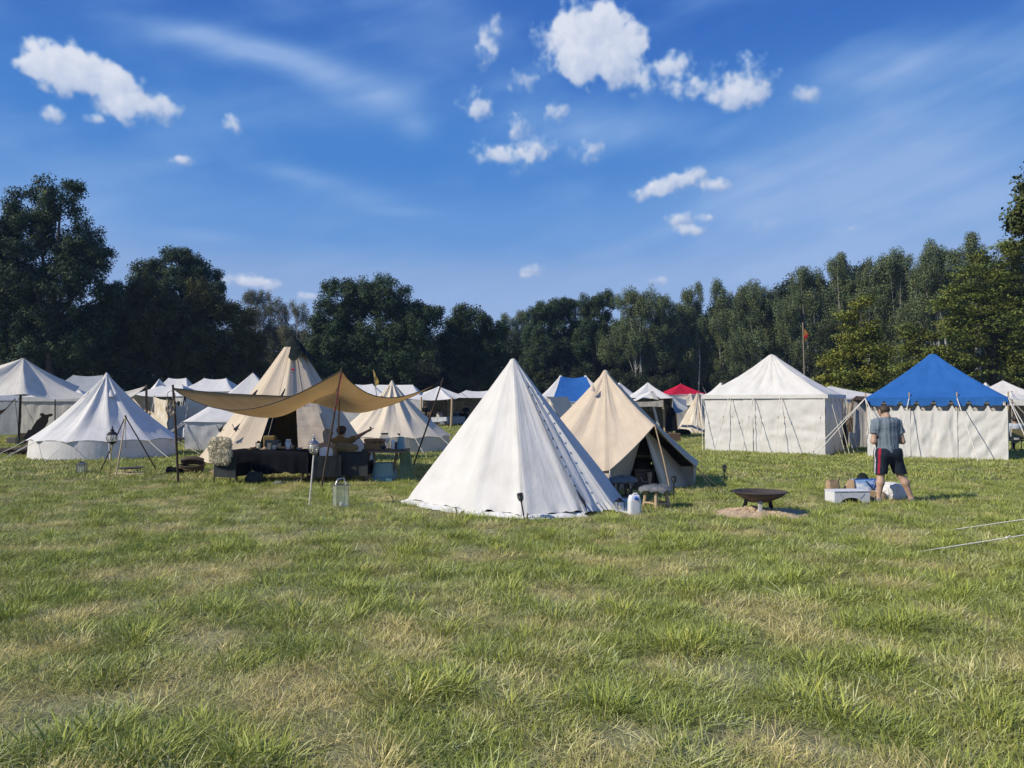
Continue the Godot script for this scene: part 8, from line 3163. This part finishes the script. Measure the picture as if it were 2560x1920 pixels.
func crowd_far() -> void:
	var bl: Material = M["black_cloth"]
	far_person("person in a dark green top standing under the left end of the white sail awning", spot(1062, 61.5), 0.5, false, M["dark_green_cloth"], bl, M["hair_brown"])
	far_person("person in a brown top sitting beside the standing person under the white sail awning", spot(1076, 61.0), 0.3, true, M["brown_cloth"], bl, M["hair_dark"])
	far_person("person in a pale top with a dark bun sitting behind the white-covered table", spot(1099, 63.0), 2.7, true, M["shade_canvas"], bl, M["hair_dark"])
	far_person("person in dark clothes sitting just right of the white sail awning's front post", spot(1141, 64.0), 0.0, true, M["net_blue"], bl, M["hair_dark"])
	far_person("person in dark clothes sitting in the middle of the open white ridge tent", spot(1153, 65.0), 0.2, true, bl, bl, M["hair_brown"])
	far_person("broad person in black standing at the right under the open white ridge tent", spot(1165, 64.0), -0.3, false, bl, bl, M["hair_dark"])
	far_person("person in a light shirt walking behind the grey-brown windbreak", spot(521, 41.0), 1.2, false, M["shirt_pale"], bl, M["hair_dark"])
	far_person("dark-haired person sitting in the olive chair at the right edge", spot(2537, 28.0), 3.0, true, M["shirt_pale"], bl, M["hair_dark"])
	var d := 28.0
	var ch := thing("folding_chair", "olive folding chair at the right edge behind the blue-roofed tent", "chair", spot(2540, d - 0.25))
	for k in 4:
		var sx := -1.0 if k % 2 == 0 else 1.0
		var sz := -1.0 if k < 2 else 1.0
		var lg := MB.new()
		lg.tube([Vector3(sx * 0.32, 0, sz * 0.24), Vector3(sx * 0.30, 0.85 if sz > 0 else 0.5, sz * 0.2)], [0.02], 6)
		put("leg", lg, M["pale_wood"], ch)
	var bk := MB.new()
	wall_between(bk, line_pts(Vector3(-0.3, 0.84, 0.22), Vector3(0.3, 0.84, 0.22), 6), line_pts(Vector3(-0.3, 0.52, 0.24), Vector3(0.3, 0.52, 0.24), 6), 4, 0.02)
	put("backrest", bk, M["olive_cloth"], ch)
	var se := MB.new()
	se.bx(Vector3(0, 0.42, 0), Vector3(0.58, 0.04, 0.42))
	put("seat", se, M["olive_cloth"], ch)
	# tables before the far people
	for q in [[1098, 60.0, 1.15, 0.72, "white_cloth", "table under a crumpled white cloth before the white sail awning"], [1131, 62.0, 1.9, 0.74, "grey_canvas", "long table under a grey cloth under the white sail awning"]]:
		var tb := thing("far_table", q[5], "table", spot(q[0], q[1]))
		var tt := MB.new()
		tt.bx(Vector3(0, q[3] - 0.02, 0), Vector3(q[2], 0.04, 0.7))
		put("table_top", tt, M["brown_wood"], tb)
		for k in 4:
			var lg := MB.new()
			lg.bx(Vector3((-0.5 + (k % 2)) * q[2] * 0.85, q[3] * 0.5 - 0.02, -0.28 + 0.56 * (k / 2)), Vector3(0.05, q[3] - 0.04, 0.05))
			put("leg", lg, M["brown_wood"], tb)
		var cm := MB.new()
		var hang: float = 0.38 if q[2] < 1.5 else 0.62
		for s in [1.0, -1.0]:
			wall_between(cm, line_pts(Vector3(-s * q[2] * 0.52, q[3] + 0.006, 0.36 * s), Vector3(s * q[2] * 0.52, q[3] + 0.006, 0.36 * s), 16), line_pts(Vector3(-s * q[2] * 0.53, q[3] - hang, 0.40 * s), Vector3(s * q[2] * 0.53, q[3] - hang + 0.1, 0.40 * s), 16), 6, 0.05, 40.0, 6.0)
			wall_between(cm, line_pts(Vector3(s * q[2] * 0.52, q[3] + 0.006, s * 0.36), Vector3(s * q[2] * 0.52, q[3] + 0.006, -s * 0.36), 8), line_pts(Vector3(s * q[2] * 0.56, q[3] - hang, s * 0.38), Vector3(s * q[2] * 0.56, q[3] - hang, -s * 0.38), 8), 5, 0.04, 40.0, 6.0)
		cm.bx(Vector3(0, q[3] + 0.008, 0), Vector3(q[2] * 1.04, 0.012, 0.73), 0.0, 0.003)
		var co := put("tablecloth", cm, M[q[4]])
		co.position = tb.position
		tag(co, "crumpled white cloth on the small table in the middle distance" if q[2] < 1.5 else "grey cloth on the long table in the middle distance", "tablecloth")
	# dark gear between the pale poles
	var rk := thing("clothes_rack", "black garments hanging on a stand between the two pale poles", "clothes rack", spot(1677, 39.5))
	for s in [-1.0, 1.0]:
		post(Vector3(s * 0.25, 0, 0), Vector3(s * 0.2, 1.35, 0), 0.025, rk, M["dark_wood"])
	var gm := MB.new()
	wall_between(gm, line_pts(Vector3(-0.22, 1.38, 0.04), Vector3(0.22, 1.36, 0.04), 8), line_pts(Vector3(-0.33, 0.35, 0.1), Vector3(0.33, 0.35, 0.1), 8), 10, 0.12, 50.0, 5.0)
	put("garment", gm, bl, rk)
	lump(gm, Transform3D(), Vector3.ONE * 0.01, 0.0, 1.0, 3)
	var hd := MB.new()
	lump(hd, Transform3D(Basis(), Vector3(0, 1.38, 0.02)), Vector3(0.17, 0.2, 0.15), 0.15, 20.0, 12)
	put("hood", hd, bl, rk)
	box_thing("storage_chest", "low dark wooden chest by the foot of the pale poles", "trunk", on_ground(1682, 1106), Vector3(0.62, 0.42, 0.4), 0.1, M["brown_wood"], 0.02)
	var bg := MB.new()
	lump(bg, Transform3D(Basis(), Vector3(0, 0.15, 0)), Vector3(0.42, 0.2, 0.2), 0.2, 20.0, 14, 3.0, -0.8)
	var bo := put("duffel_bag", bg, M["dark_green_cloth"])
	bo.position = on_ground(1708, 1088)
	tag(bo, "dark green duffel bag left of the stained cone tent", "bag")

func _ready() -> void:
	light_and_lens()
	materials()
	white_tipi()
	beige_bell()
	beige_tipi()
	tan_tarp()
	big_marquee()
	blue_tent()
	camp()
	middle_things()
	fire_place()
	man_things()
	ropes_right()
	left_things()
	table_scene()
	standing_man()
	sitting_pair()
	crowd_far()
	ground_and_grass()
	woods()
